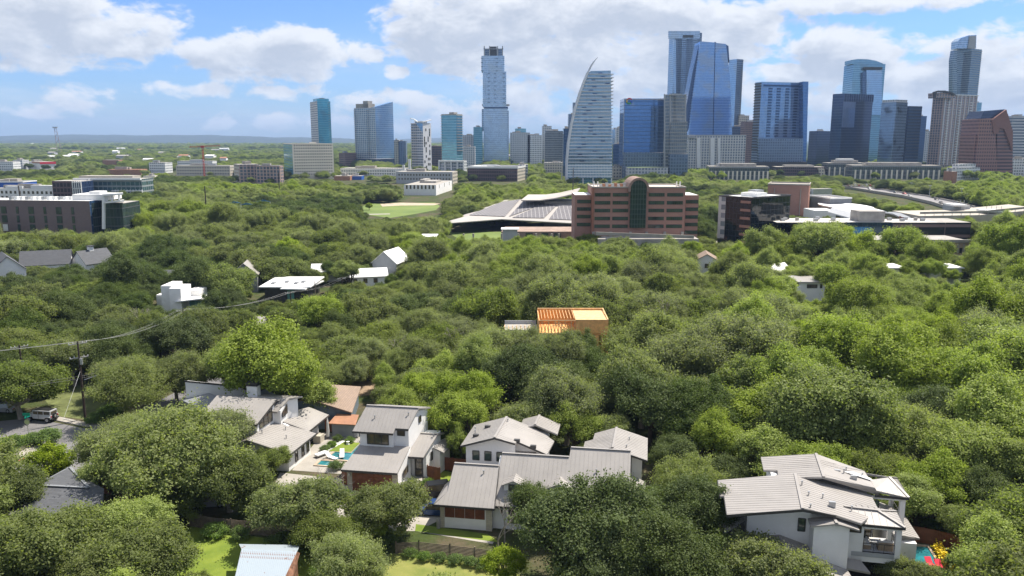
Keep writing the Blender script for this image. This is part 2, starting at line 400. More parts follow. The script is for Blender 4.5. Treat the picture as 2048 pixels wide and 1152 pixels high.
LOOK = {'oak': 'olive green', 'elm': 'grey green', 'juniper': 'dark green', 'pecan': 'bright green', 'lime': 'yellow green', 'shrub': 'leafy green'}
TREES = []
rt = random.Random(77)
def plant(kn, x, y, rad, zs=1., z0=0.):
    nm, _ = KN[kn]; o = bpy.data.objects.new(nm, None); C.objects.link(o); o.location = (x, y, z0); o.empty_display_size = .2
    o.scale = (rad, rad, rad * zs); o.rotation_euler = (0, 0, rt.uniform(0, 6.28))
    cm, tm = rt.choice(VAR[kn])
    for n, me in (('crown', cm), ('trunk', tm)):
        c = bpy.data.objects.new(n, me); C.objects.link(c); c.parent = o
    TREES.append(dict(o=o, k=kn, x=x, y=y, r=rad, z=SHAPE[kn][0] * rad * zs + z0)); return o
def tree_at(kn, px, py, wpx, zs=1.):
    """crown centred on the pixel, wpx wide there: distance follows from standing on the ground"""
    hc = SHAPE[kn][0] * zs; z = 4.
    for _ in range(12):
        g = G(px, py, z); rad = wpx / 2 / F * proj(g)[2]; z = .5 * z + .5 * hc * rad
    return plant(kn, g.x, g.y, rad, zs)
# trees one can tell apart, nearest ones first: kind, pixel centre of the crown, width in pixels
HAND = [('oak', 105, 1085, 230), ('oak', 5, 990, 160), ('oak', 290, 1105, 200), ('oak', 20, 1140, 150), ('oak', 200, 1140, 170), ('oak', 390, 1175, 90),
        ('elm', 335, 905, 250), ('elm', 240, 890, 150), ('elm', 420, 860, 150), ('lime', 98, 928, 100),
        ('oak', 455, 950, 170), ('juniper', 505, 990, 90), ('oak', 590, 1000, 180), ('oak', 540, 915, 80), ('oak', 655, 1060, 130),
        ('elm', 690, 1122, 150), ('oak', 770, 1010, 165), ('lime', 735, 1050, 90), ('oak', 350, 1000, 110),
        ('juniper', 1175, 1055, 270), ('juniper', 1090, 1010, 130), ('juniper', 1270, 1010, 140), ('juniper', 1370, 1030, 180), ('juniper', 1330, 1120, 220), ('pecan', 1065, 975, 80), ('juniper', 1230, 1130, 190),
        ('juniper', 1420, 1110, 110), ('oak', 1545, 1125, 205), ('oak', 1815, 1140, 110), ('lime', 1010, 1130, 90), ('pecan', 1995, 1115, 170), ('oak', 2030, 1040, 150), ('pecan', 1915, 1040, 80),
        ('juniper', 1300, 800, 180), ('juniper', 1395, 830, 170), ('juniper', 1450, 955, 100), ('juniper', 1345, 905, 110), ('oak', 1480, 960, 70),
        ('pecan', 1640, 810, 230), ('oak', 1600, 865, 170), ('pecan', 1740, 855, 170), ('oak', 1790, 920, 130), ('oak', 1530, 760, 190), ('elm', 1500, 690, 190), ('juniper', 1860, 830, 150),
        ('pecan', 1930, 900, 170), ('pecan', 2010, 830, 200), ('juniper', 1960, 980, 130), ('pecan', 2030, 930, 150), ('pecan', 1870, 960, 130), ('pecan', 1920, 760, 170), ('pecan', 2020, 700, 180),
        ('pecan', 1150, 850, 110), ('pecan', 930, 790, 130), ('juniper', 1035, 745, 140), ('juniper', 1150, 705, 105), ('juniper', 1200, 735, 100), ('elm', 1045, 690, 100), ('elm', 1100, 700, 80), ('juniper', 1130, 760, 120), ('juniper', 1215, 780, 80), ('elm', 990, 730, 90), ('elm', 850, 705, 110), ('elm', 960, 690, 120), ('juniper', 1100, 790, 120),
        ('elm', 1290, 680, 150), ('elm', 1370, 720, 170), ('oak', 790, 790, 80), ('pecan', 535, 725, 205), ('pecan', 470, 740, 130), ('elm', 350, 745, 120), ('elm', 265, 770, 140), ('pecan', 610, 780, 110),
        ('oak', 35, 765, 165), ('oak', 150, 690, 110), ('oak', 30, 690, 130), ('juniper', 215, 700, 120), ('oak', 680, 730, 90), ('oak', 460, 640, 90), ('pecan', 640, 620, 100), ('oak', 740, 620, 120), ('elm', 1130, 590, 120),
        ('oak', 450, 560, 110), ('lime', 575, 500, 60), ('pecan', 700, 545, 60), ('oak', 1020, 560, 100), ('elm', 900, 560, 110), ('pecan', 1560, 500, 80), ('pecan', 1800, 482, 92), ('pecan', 1640, 478, 110), ('pecan', 1700, 492, 90), ('pecan', 1745, 505, 70), ('pecan', 1870, 512, 80), ('pecan', 1530, 490, 90), ('oak', 1240, 492, 66), ('pecan', 1335, 500, 60), ('juniper', 1290, 503, 52), ('oak', 1180, 484, 56), ('pecan', 1385, 498, 40), ('elm', 1500, 900, 70)]
YELLOW = []
# what has to stay in view: pixel box and the distance in metres of what shows there
CLEAR = [(375, 768, 660, 900, 105), (620, 862, 700, 940, 104), (695, 805, 885, 985, 96), (885, 870, 1040, 1050, 86), (1000, 880, 1290, 935, 90), (925, 838, 1105, 930, 95), (1170, 858, 1292, 930, 93),
         (1435, 908, 1830, 1110, 74), (1820, 1080, 1895, 1150, 80), (1640, 1080, 1800, 1150, 72), (50, 815, 195, 900, 119), (20, 870, 160, 960, 110), (170, 690, 172, 840, 119),
         (660, 775, 740, 855, 118), (690, 745, 745, 775, 130), (1012, 634, 1080, 650, 150), (1180, 640, 1226, 684, 150), (80, 940, 200, 1020, 88), (380, 1058, 530, 1130, 72), (480, 1098, 595, 1152, 66), (740, 1105, 950, 1152, 66),
         (830, 1045, 1000, 1120, 74), (845, 985, 895, 1040, 82),
         (305, 568, 405, 608, 200), (502, 552, 648, 592, 232), (455, 625, 525, 648, 170), (0, 515, 40, 545, 262), (58, 505, 132, 520, 262), (160, 505, 208, 520, 262), (480, 530, 510, 555, 235), (770, 517, 795, 545, 250), (650, 528, 745, 560, 240),
         (0, 390, 245, 455, 360), (890, 388, 1155, 468, 330), (1150, 350, 1405, 480, 300), (1435, 392, 1582, 480, 330), (1745, 438, 1945, 474, 330), (1830, 480, 1935, 500, 310), (1605, 562, 1670, 590, 215), (1395, 512, 1430, 530, 270), (1790, 530, 1840, 540, 236), (1890, 533, 1950, 556, 236),
         (1535, 368, 1665, 425, 480), (1660, 395, 1800, 430, 440), (1690, 372, 1745, 382, 900), (1745, 380, 1800, 391, 760), (1800, 390, 1860, 402, 640), (1850, 400, 1905, 414, 560), (1895, 410, 1960, 430, 500), (735, 408, 880, 432, 520), (805, 366, 905, 388, 700), (120, 345, 285, 390, 520), (0, 365, 130, 392, 500), (567, 290, 667, 354, 880), (1080, 632, 1226, 658, 150),
         (460, 328, 567, 362, 800), (935, 330, 1055, 362, 800), (690, 340, 920, 362, 800), (1130, 300, 1230, 362, 780), (1740, 740, 1741, 741, 90), (0, 320, 110, 338, 900), (300, 322, 420, 336, 1100)]
FOOT = []     # ground polygons no trunk may stand in: filled by the builders
def inside(x, y, P):
    r = False; n = len(P)
    for i in range(n):
        (x1, y1), (x2, y2) = P[i][:2], P[(i + 1) % n][:2]
        if (y1 > y) != (y2 > y) and x < (x2 - x1) * (y - y1) / (y2 - y1) + x1: r = not r
    return r
def blocked(x, y, rad, hc, hr):
    px, py, d = proj((x, y, hc))
    rp = rad / d * F * .86; rv = rad * hr / d * F * .86
    for (x0, y0, x1, y1, D) in CLEAR:
        if y < D and px + rp > x0 and px - rp < x1 and py + rv > y0 and py - rv < y1: return True
    for P in FOOT:
        if inside(x, y, P) or any(inside(x + dx * rad * .5, y + dy * rad * .5, P) for dx, dy in ((1, 0), (-1, 0), (0, 1), (0, -1))): return True
    return False
def kind_for(x, y, rnd):
    px = proj((x, y, 6))[0]; d = y
    right = px > 1430 + (d - 100) * .9 if d < 330 else px > 1900
    n = math.sin(x * .031 + 1.3) + math.sin(y * .027 + x * .011) + rnd.uniform(-1, 1)
    if right: return 'pecan' if rnd.random() < .74 else ('oak' if rnd.random() < .6 else 'elm')
    if 1100 < px < 1500 and d < 200: return 'elm' if rnd.random() < .7 else 'oak'
    if n > 1.3: return 'pecan'
    if n > .2: return 'elm'
    if n > -1.0: return 'oak'
    return 'juniper'
def fill_trees():
    for t in HAND: tree_at(*t)
    rnd = random.Random(5); pts = [(t['x'], t['y'], t['r']) for t in TREES]
    grid = {}
    def add(x, y, r): grid.setdefault((int(x // 20), int(y // 20)), []).append((x, y, r))
    for p in pts: add(*p)
    def near(x, y, r, f):
        gx, gy = int(x // 20), int(y // 20)
        for i in (-1, 0, 1):
            for j in (-1, 0, 1):
                for (a, b, c) in grid.get((gx + i, gy + j), ()):
                    if (a - x) ** 2 + (b - y) ** 2 < (f * (r + c)) ** 2: return True
        return False
    cand = []; y = 58.
    while y < 420:
        hw = y * .72 + 12; step = 3.4 if y < 260 else 5
        x = -hw
        while x < hw: cand.append((x + rnd.uniform(-2, 2), y + rnd.uniform(-2, 2))); x += step
        y += step
    far = []
    for (x, y) in cand:
        kn = kind_for(x, y, rnd); rad = 3.3 + 4.4 * rnd.random() ** 1.3 * (1.1 if kn in ('pecan',) else 1); zs = rnd.uniform(.8, 1.25)
        if kn == 'oak': rad *= 1.05
        hc, hr = SHAPE[kn][:2]
        f = .55
        if near(x, y, rad, f):
            continue
        if blocked(x, y, rad, hc * rad * zs, hr * zs):
            rad *= .62
            if blocked(x, y, rad, hc * rad * zs, hr * zs): continue
        add(x, y, rad); far.append((y, x, kn, rad, zs))
    far.sort(); n = 300 - len(HAND)
    seen = [t for t in far if abs(proj((t[1], t[0], 5))[0] - 1024) < 1120 and proj((t[1], t[0], SHAPE[t[2]][0] * t[3]))[1] < 1200]
    for (y, x, kn, rad, zs) in seen[:n]: plant(kn, x, y, rad, zs)
    return [t for t in far if t not in seen[:n]]
def woods(rest):
    rnd = random.Random(9); P = [(x, y, rad, zs, kn) for (y, x, kn, rad, zs) in rest]
    y = 420.
    while y < 6500:
        step = 7.5 if y < 800 else (10 if y < 1500 else (16 if y < 3000 else 26)); hw = y * .68 + 20; x = -hw
        big = 1 if y < 1500 else (1.25 if y < 3000 else 2.0)
        while x < hw:
            xx, yy = x + rnd.uniform(-.45, .45) * step, y + rnd.uniform(-.45, .45) * step; x += step
            if rnd.random() < .06: continue
            if y > 1500 and proj((xx, yy, 0))[0] > 1300: continue
            kn = kind_for(xx, yy, rnd); rad = rnd.uniform(3.8, 6.6) * big
            if y < 1450 and blocked(xx, yy, rad, SHAPE[kn][0] * rad, SHAPE[kn][1]): continue
            if y >= 1000 and any(inside(xx, yy, Q) for Q in FOOT): continue
            P.append((xx, yy, rad, rnd.uniform(.75, 1.0), kn))
        y += step
    order = [(k, j) for k in ('oak', 'elm', 'juniper', 'pecan') for j in range(NV)]
    me = bpy.data.meshes.new('distant_woods'); me.from_pydata([(p[0], p[1], -.5) for p in P], [], [])
    def attr(n, ty, vals, key='value'):
        a = me.attributes.new(n, ty, 'POINT'); a.data.foreach_set(key, np.array(vals, dtype=np.int32 if ty == 'INT' else np.float32).ravel())
    attr('scl', 'FLOAT_VECTOR', [(p[2], p[2], p[2] * p[3]) for p in P], 'vector')
    attr('rot', 'FLOAT_VECTOR', [(0, 0, rnd.uniform(0, 6.28)) for p in P], 'vector')
    attr('idx', 'INT', [order.index((p[4], rnd.randrange(NV))) for p in P])
    o = bpy.data.objects.new('distant_woods', me); C.objects.link(o)
    o['kind'] = 'stuff'; o['label'] = 'unbroken tree canopy from the middle distance to the hills'; o['category'] = 'woods'
    ng = bpy.data.node_groups.new('woods', 'GeometryNodeTree')
    ng.interface.new_socket('Geometry', in_out='INPUT', socket_type='NodeSocketGeometry'); ng.interface.new_socket('Geometry', in_out='OUTPUT', socket_type='NodeSocketGeometry')
    N = ng.nodes; L = ng.links; gi = N.new('NodeGroupInput'); go = N.new('NodeGroupOutput')
    jn = N.new('GeometryNodeJoinGeometry'); iop = N.new('GeometryNodeInstanceOnPoints'); iop.inputs['Pick Instance'].default_value = True
    src = {}
    for ob in bpy.data.objects:
        if ob.type == 'MESH' and ob.name.startswith('crown'): src.setdefault(ob.data.name, ob)
    for k, j in reversed(order):                      # join lists its last link first
        ob = src[VAR[k][j][0].name]; oi = N.new('GeometryNodeObjectInfo'); oi.inputs['Object'].default_value = ob; oi.inputs['As Instance'].default_value = True
        L.new(oi.outputs['Geometry'], jn.inputs[0])
    for nm, ty, sock in (('scl', 'FLOAT_VECTOR', 'Scale'), ('rot', 'FLOAT_VECTOR', 'Rotation'), ('idx', 'INT', 'Instance Index')):
        na = N.new('GeometryNodeInputNamedAttribute'); na.data_type = ty; na.inputs['Name'].default_value = nm
        L.new([s for s in na.outputs if s.enabled and s.name == 'Attribute'][0], iop.inputs[sock])
    L.new(gi.outputs[0], iop.inputs['Points']); L.new(jn.outputs[0], iop.inputs['Instance']); L.new(iop.outputs[0], go.inputs[0])
    md = o.modifiers.new('woods', 'NODES'); md.node_group = ng
    print('woods points', len(P))
ORD = ['nearest', 'second nearest', 'third nearest', 'fourth nearest', 'fifth nearest', 'sixth nearest', 'seventh nearest', 'eighth nearest', 'ninth nearest', 'tenth nearest'] + ['%dth nearest' % i for i in range(11, 60)]
LAND = [('the pole by the white off-roader', 165, 720, 119), ('the yellow green young tree', 98, 928, 105), ('the grey shingled roof', 140, 985, 85), ('the rusty tin shed', 535, 1130, 64),
        ('the stucco house with the chimney', 520, 830, 105), ('the turquoise garden pool', 665, 905, 104), ('the house with the red brown garage door', 775, 880, 96), ('the brown shingled house', 700, 800, 120),
        ('the house with slatted brown shutters', 960, 970, 86), ('the three-window gable house', 1015, 880, 95), ('the rearmost grey gable roof', 1230, 885, 93), ('the large house with two balconies', 1620, 1010, 76),
        ('the pool with the red towels', 1850, 1110, 78), ('the timber house', 1155, 660, 148), ('the blue roof tarp', 1430, 890, 105), ('the white cubic house', 350, 590, 200), ('the white flat-roofed pavilion', 575, 570, 205),
        ('the small white house in the woods', 1640, 575, 215), ('the red brick arched office', 1280, 440, 300), ('the black glass cube', 1508, 440, 330), ('the solar roofed hall', 1040, 430, 340), ('the long black glass office', 1770, 455, 330),
        ('the brown office with white frame', 150, 425, 360), ('the three white gabled houses', 100, 525, 262), ('the blue tarpaulin heap', 755, 697, 145), ('the horizontal slat fence', 880, 1090, 72), ('the dry lawn', 850, 1130, 66), ('the mown lawn', 450, 1090, 70), ('the white flat roof strip', 1880, 540, 236), ('the small tan-roofed house', 1412, 522, 270), ('the roof with the leaning gable', 785, 530, 250), ('the right edge of the photo', 2048, 800, 120), ('the left edge of the photo', 0, 700, 150), ('the lower right corner', 2048, 1152, 62), ('the lower left corner', 0, 1152, 62)]
def name_trees(items=None, what=None):
    groups = {}
    for t in items or TREES:
        px, py, d = proj((t['x'], t['y'], t['z']))
        best = min(LAND, key=lambda L: (px - L[1]) ** 2 + 1.6 * (py - L[2]) ** 2)
        dx, dy = px - best[1], py - best[2]
        rel = ('right of' if dx > 0 else 'left of') if abs(dx) > abs(dy) * 1.3 else ('below' if dy > 0 else 'above')
        groups.setdefault((t['k'], best[0], rel), []).append((math.hypot(dx, dy), t))
    for (kn, lm, rel), L in groups.items():
        L.sort(key=lambda a: a[0])
        for i, (_, t) in enumerate(L):
            look = what(t) if what else '%s %s' % (LOOK[kn], KN[kn][1])
            rl = {'right of': 'right of', 'left of': 'left of', 'below': 'before', 'above': 'beyond'}[rel]
            lb = '%s%s %s %s' % ('' if len(L) == 1 else ORD[i] + ' ', look, rl, lm)
            t['o']['label'] = lb[:1].lower() + lb[1:]
            if 'cat' in t: t['o']['category'] = t['cat']; t['o']['group'] = t['grp']
            else:
                t['o']['category'] = 'shrub' if kn == 'shrub' else 'tree'
                t['o']['group'] = 'trees of the wooded neighbourhood' if kn != 'shrub' else 'garden shrubs'
# ================================================================== ground, roads, water, hills
def px_poly(pts, z=0.): return [tuple(G(a, b, z)) for a, b in pts]
def sheet(name, pts, mat, z, world=False, foot=True):
    P = [(p[0], p[1], z) for p in (pts if world else px_poly(pts, z))]
    n = len(P); ar = sum(P[i][0] * P[(i + 1) % n][1] - P[(i + 1) % n][0] * P[i][1] for i in range(n))
    if ar < 0: P.reverse()
    o = MB().poly(P).build(name, mat); o['kind'] = 'structure'
    if foot: FOOT.append([(p[0], p[1]) for p in P])
    return o
gm = bpy.data.materials.new('wooded_ground'); gm.use_nodes = True; t = NT(gm.node_tree); b = t.n['Principled BSDF']
co = t.new('ShaderNodeTexCoord').outputs['Object']
f1 = t.noise(co, .09, 5, .6); f2 = t.noise(co, 1.1, 4, .6); f3 = t.noise(co, .006, 4, .6)
gc = t.mix(t.ss(f1, .42, .62), (.055, .075, .022, 1), (.105, .085, .055, 1)); gc = t.mix(t.ss(f2, .35, .7, 0, .5), gc, (.035, .05, .018, 1))
geo = t.new('ShaderNodeNewGeometry'); sp = t.new('ShaderNodeSeparateXYZ'); t.put(sp.inputs[0], geo.outputs['Position'])
gc = t.mix(t.ss(sp.outputs[1], 600, 2500), gc, t.mix(t.ss(f3, .3, .7), (.028, .045, .016, 1), (.055, .075, .028, 1)))
t.put(b.inputs['Base Color'], gc); b.inputs['Roughness'].default_value = .95; b.inputs['Specular IOR Level'].default_value = .1
bn = t.new('ShaderNodeBump'); bn.inputs['Strength'].default_value = .8; bn.inputs['Distance'].default_value = .2; t.put(bn.inputs['Height'], f2); t.l.new(bn.outputs[0], b.inputs['Normal'])
kind(MB().poly([(-16000, -300, 0), (16000, -300, 0), (16000, 30000, 0), (-16000, 30000, 0)]).build('ground', gm), 'structure')
# far hills on the left
hm = pmat('hill_woods', (.035, .052, .03), .95, 0, .3, .004, col2=(.018, .028, .02), detail=8)
def hills(name, y0, x0, x1, prof, depth, seed):
    rnd = np.random.default_rng(seed); nx, ny = 160, 26; V = []; Fc = []
    for j in range(ny):
        for i in range(nx):
            u = i / (nx - 1); x = x0 + (x1 - x0) * u; v = j / (ny - 1)
            h = prof(u) * math.sin(math.pi * min(1, v * 1.0)) ** .7 + (4 * math.sin(x * .004 + v * 9) + 3 * math.sin(x * .0113 + 2 * v)) * math.sin(math.pi * v)
            V.append((x, y0 + depth * v, h - 3 + rnd.uniform(0, 5) * (0 < j < ny - 1)))
    for j in range(ny - 1):
        for i in range(nx - 1):
            a = j * nx + i; Fc.append((a, a + 1, a + nx + 1, a + nx))
    me = bpy.data.meshes.new(name); me.from_pydata(V, [], Fc); me.materials.append(hm); me.polygons.foreach_set('use_smooth', [True] * len(Fc))
    o = bpy.data.objects.new(name, me); C.objects.link(o); o['kind'] = 'structure'; return o
ss_ = lambda a, b, x: (lambda q: q * q * (3 - 2 * q))(max(0, min(1, (x - a) / (b - a))))
hills('hills', 9000, -7500, -400, lambda u: 105 * ss_(0.0, .22, u) * (1 - .72 * ss_(.42, 1, u)) , 2600, 3)
hills('hills', 11500, -2500, 3500, lambda u: 75 * ss_(0, .2, u) * (1 - .5 * ss_(.6, 1, u)), 3000, 4)
hills('hills', 6600, -6500, -2300, lambda u: 40 * ss_(0, .3, u) * (1 - ss_(.6, 1, u)), 1500, 7)
# streets at the left
sheet('street', [(-260, 830), (0, 842), (45, 838), (110, 845), (175, 858), (260, 830), (330, 795), (440, 740), (520, 735), (400, 800), (330, 850), (250, 900), (200, 930), (120, 1000), (60, 1060), (-20, 1000), (15, 935), (85, 895), (60, 880), (-60, 880), (-260, 900)], M['asphalt'], .006)
sheet('street', [(395, 660), (455, 645), (540, 655), (500, 672), (430, 668)], M['asphalt'], .006)
FOOT.append([tuple(G(a, b))[:2] for a, b in [(320, 760), (330, 830), (420, 830), (400, 750)]])
FOOT.append([tuple(G(a, b))[:2] for a, b in [(50, 832), (70, 795), (185, 785), (205, 845)]])
# sidewalk corner with its kerb (a real step)
def kerbed(name, pts, mat, h=.14):
    P = px_poly(pts); mb = MB(); mb.prism([(p[0], p[1]) for p in P], 0.0, h); o = mb.build(name, mat); o['kind'] = 'structure'
    FOOT.append([(p[0], p[1]) for p in P]); return o
kerbed('sidewalk', [(5, 920), (70, 888), (90, 893), (84, 902), (15, 934), (-60, 965), (-60, 950)], M['concrete'])
kerbed('kerb', [(110, 833), (165, 845), (200, 848), (198, 854), (165, 853), (108, 841)], M['concrete'], .15)
sheet('flowerbed', [(-60, 895), (0, 875), (60, 868), (62, 885), (0, 912), (-60, 940)], M['lawn'], .15, foot=False)
sheet('verge', [(115, 832), (190, 842), (260, 800), (225, 745), (150, 760), (90, 800)], pmat('rough_grass', (.13, .15, .05), .95, 0, .25, .4, bump=.6), .006, foot=False)
# red painted kerb line
pts = [G(a, b, .145) for a, b in [(16, 931), (45, 918), (84, 900.5)]]
mb = MB(); [mb.bar(pts[i], pts[i + 1], .16, .02) for i in range(2)]; kind(mb.build('kerb_paint', M['red']), 'structure')
# lawns, drive and garden ground
sheet('lawn', [(345, 1065), (385, 1052), (540, 1078), (640, 1110), (640, 1240), (330, 1240)], M['lawn'], .008)
sheet('lawn', [(700, 1120), (800, 1105), (990, 1122), (1040, 1150), (1020, 1240), (640, 1240), (660, 1150)], M['lawn_y'], .008)
sheet('lawn', [(832, 1048), (975, 1068), (1000, 1085), (830, 1062)], M['lawn'], .02)
sheet('lawn', [(880, 940), (905, 945), (893, 985), (855, 982), (868, 955)], M['lawn'], .02)
sheet('driveway', [(560, 945), (700, 960), (840, 975), (880, 990), (893, 1010), (880, 1040), (835, 1062), (700, 1062), (600, 1035), (540, 990)], M['concrete'], .012)
sheet('path', [(830, 1062), (832, 1056), (990, 1080), (985, 1088)], M['concrete'], .016)
sheet('dirt_yard', [(560, 770), (640, 740), (760, 735), (840, 770), (900, 800), (880, 850), (760, 830), (740, 790), (600, 800)], M['dirt'], .010, foot=False)
sheet('dirt_yard', [(1190, 800), (1225, 800), (1245, 850), (1200, 850)], M['sand'], .010)
sheet('dirt_yard', [(940, 715), (1260, 700), (1280, 760), (940, 780)], M['sand'], .008)
sheet('dirt_yard', [(1370, 965), (1400, 955), (1440, 975), (1440, 1000), (1380, 985)], M['sand'], .010)
# the park lawn and its paths
sheet('park_lawn', [(716, 414), (745, 407), (870, 405), (880, 412), (872, 420), (830, 428), (780, 436), (722, 428)], M['lawn_far'], .02)
sheet('park_path', [(760, 408), (800, 405.2), (880, 407), (868, 410.5), (800, 411), (765, 413)], M['sand'], .05, foot=False)
sheet('park_path', [(722, 428), (780, 427), (780, 428.5), (722, 430)], M['concrete'], .05, foot=False)
sheet('park_lawn', [(895, 465), (1100, 462), (1180, 475), (1100, 490), (930, 485)], M['lawn_far'], .02)
# car park and pavements by the river road
sheet('pavement', [(1440, 462), (1600, 458), (1600, 492), (1430, 492)], M['concrete'], .01)
# ================================================================== near houses
def ribs(mb, pts, d, sp=.5, wd=.035, ht=.022, off=0.):
    """standing seams over the roof plane pts running along d"""
    P = [Vector(p) for p in pts]; n = Vector((0, 0, 0))
    for k in range(len(P)):
        a, b = P[k], P[(k + 1) % len(P)]
        n += Vector(((a.y - b.y) * (a.z + b.z), (a.z - b.z) * (a.x + b.x), (a.x - b.x) * (a.y + b.y)))
    n.normalize(); n = -n if n.z < 0 else n
    d = Vector(d); d = (d - n * d.dot(n)).normalized(); e = n.cross(d).normalized()
    A = [p.dot(e) for p in P]; c = min(A) + sp * .5 + off
    while c < max(A):
        hit = []
        for k in range(len(P)):
            k2 = (k + 1) % len(P)
            if (A[k] > c) != (A[k2] > c): hit.append(P[k].lerp(P[k2], (c - A[k]) / (A[k2] - A[k])))
        hit.sort(key=lambda p: p.dot(d))
        for q in range(0, len(hit) - 1, 2):
            if (hit[q] - hit[q + 1]).length > .2: mb.bar(hit[q] + n * ht * .5, hit[q + 1] + n * ht * .5, wd, ht, n)
        c += sp
def roof(parent, planes, mat=None, th=.2, sp=.5, name='roof', seams=True):
    mb = MB()
    for pts, d in planes:
        mb.slab(pts, th)
        if seams: ribs(mb, pts, d, sp)
    return mb.build(name, mat or M['metal'], parent)
def fascia(parent, lines, h=.24, name='fascia', mat=None):
    for a, b in lines:
        a, b = Vector(a), Vector(b); MB().bar(a - Vector((0, 0, h / 2 - .03)), b - Vector((0, 0, h / 2 - .03)), .07, h).build(name, mat or M['trim'], parent)
def wall(parent, feet, z0=0., mat=None, name='wall'):
    mb = MB()
    for foot in feet:
        zz = z0
        if isinstance(foot, tuple): foot, zz = foot
        mb.prism(foot, zz)
    return mb.build(name, mat or M['stucco'], parent)
def window(parent, a, b, z0, z1, nx=1, ny=1, glass=None, frame=None, name='window', z0b=None, z1b=None):
    """between wall points a and b, outside on the right hand of a->b; z0b/z1b for raking heads"""
    a = Vector((a[0], a[1], 0)); b = Vector((b[0], b[1], 0)); d = (b - a).normalized(); n = Vector((d.y, -d.x, 0)); L = (b - a).length
    z0b = z0 if z0b is None else z0b; z1b = z1 if z1b is None else z1b
    lo = lambda t: a + d * t + Vector((0, 0, z0 + (z0b - z0) * t / L)); hi = lambda t: a + d * t + Vector((0, 0, z1 + (z1b - z1) * t / L))
    mb = MB(); o = n * .03; fw = .09
    mb.bar(lo(0) + o, lo(L) + o, .08, fw); mb.bar(hi(0) + o, hi(L) + o, .08, fw)
    for k in range(nx + 1):
        t = L * k / nx; mb.bar(lo(t) + o, hi(t) + o, fw if k in (0, nx) else .06, .08, n)
    for k in range(1, ny): mb.bar(lo(0).lerp(hi(0), k / ny) + o, lo(L).lerp(hi(L), k / ny) + o, .06, .06)
    w_ = mb.build(name, frame or M['trim'], parent)
    g = n * .02; pm = MB(); pm.poly([lo(0) + g, lo(L) + g, hi(L) + g, hi(0) + g]); pm.build('pane', glass or M['glass'], w_)
    return w_
def vents(parent, pts, name='roof_vent'):
    for p in pts:
        mb = MB(); p = Vector(p); mb.tube([p - Vector((0, 0, .1)), p + Vector((0, 0, .35))], .06, 7); mb.tube([p + Vector((0, 0, .35)), p + Vector((0, 0, .43))], .11, 7)
        mb.build(name, M['steel'], parent)
def skyvents(parent, pts):
    for p in pts:
        mb = MB(); x, y, z = p; mb.box(x - .35, y - .22, z - .15, x + .35, y + .22, z + .22); mb.build('attic_vent', M['trim'], parent, bevel=.04)
def foot_of(o, yaw, P, grow=0.):
    c, s = math.cos(R(yaw)), math.sin(R(yaw)); FOOT.append([(o[0] + c * x - s * y, o[1] + s * x + c * y) for x, y in P])
# ---- house with the red brown garage door
o = (-20.6, 93.8); yw = -9
hg = thing('house', 'two-storey white stucco house with red brown garage door and pale metal shed roofs', 'house', (*o, 0), yw)
foot_of(o, yw, [(-.5, -1), (7.5, -1), (10.8, 3), (10.8, 11), (0, 11)])
S = lambda x, y, z=None: (x + .2 * y, y) if z is None else (x + .2 * y, y, z)
wall(hg, [[S(.1, 0, 3.0), S(6.6, 0, 3.0), S(6.3, 4, 4.35), S(0, 4, 4.35)]], mat=M['stucco'])
wall(hg, [[(.06, -.06, 2.75), (6.62, -.06, 2.75), (6.62, .0, 2.95), (.06, .0, 2.95)]], mat=M['limestone'], name='stone_facing')
zu = lambda y: 6.5 + (y - 3.2) * .72
wall(hg, [([S(-.2, 3.7, zu(3.7) - .15), S(4.2, 3.7, zu(3.7) - .15), S(4.2, 4.2, zu(4.2) - .15), S(6., 4.2, zu(4.2) - .15), S(6., 6.2, zu(6.2) - .1), S(-.2, 6.2, zu(6.2) - .1)], 3.6),
          ([S(-.2, 6.2, zu(6.2) - .1), S(6., 6.2, zu(6.2) - .1), S(6., 9.6, 7.75), S(-.2, 9.6, 7.75)], 0)])
wall(hg, [([S(6., 4.7, 3.85), S(8, 4.7, 3.85), S(8, 9., 5.0), S(6., 9., 5.)], 0), ([S(8.0, 6.5, 3.6), S(9.0, 6.5, 3.2), S(9.0, 9.5, 3.2), S(8.0, 9.5, 3.6)], 0)])
roof(hg, [([S(-.3, -.7, 2.95), S(6.9, -.7, 2.95), S(6.25, 4.0, 4.55), S(-.35, 4.0, 4.55)], (0, 1, .35))])
roof(hg, [([S(-.9, 3.2, 6.5), S(4.45, 3.2, 6.5), S(4.45, 3.85, zu(3.85)), S(6.15, 3.85, zu(3.85)), S(6.3, 6.5, zu(6.5)), S(-.7, 6.5, zu(6.5))], (0, 1, .7)),
          ([S(-.7, 6.5, zu(6.5)), S(6.3, 6.5, zu(6.5)), S(6.3, 9.9, 7.9), S(-.7, 9.9, 7.9)], (0, 1, -.3))])
roof(hg, [([S(6.05, 3.2, 3.55), S(8.35, 3.2, 3.55), S(8.35, 7.4, 5.1), S(6.05, 7.4, 5.1)], (0, 1, .4)), ([S(6.1, 7.4, 5.1), S(8.35, 7.4, 5.1), S(8.35, 9.4, 4.6), S(6.1, 9.4, 4.6)], (0, 1, -.3))])
roof(hg, [
          ([S(8.2, 6.3, 3.7), S(9.6, 6.3, 3.1), S(9.6, 9.9, 3.1), S(8.2, 9.9, 3.7)], (1, 0, -.5))])
fascia(hg, [(S(-.33, -.74, 2.92), S(6.93, -.74, 2.92)), (S(-.94, 3.16, 6.47), S(4.49, 3.16, 6.47)), (S(4.49, 3.81, 6.9), S(6.2, 3.81, 6.9)), (S(6.05, 3.16, 3.52), S(8.4, 3.16, 3.52))])
mb = MB(); mb.box(.75, -.14, 0, 5.85, -.08, 2.35)
for k in range(1, 5): mb.box(.75, -.16, .47 * k - .015, 5.85, -.142, .47 * k + .015)
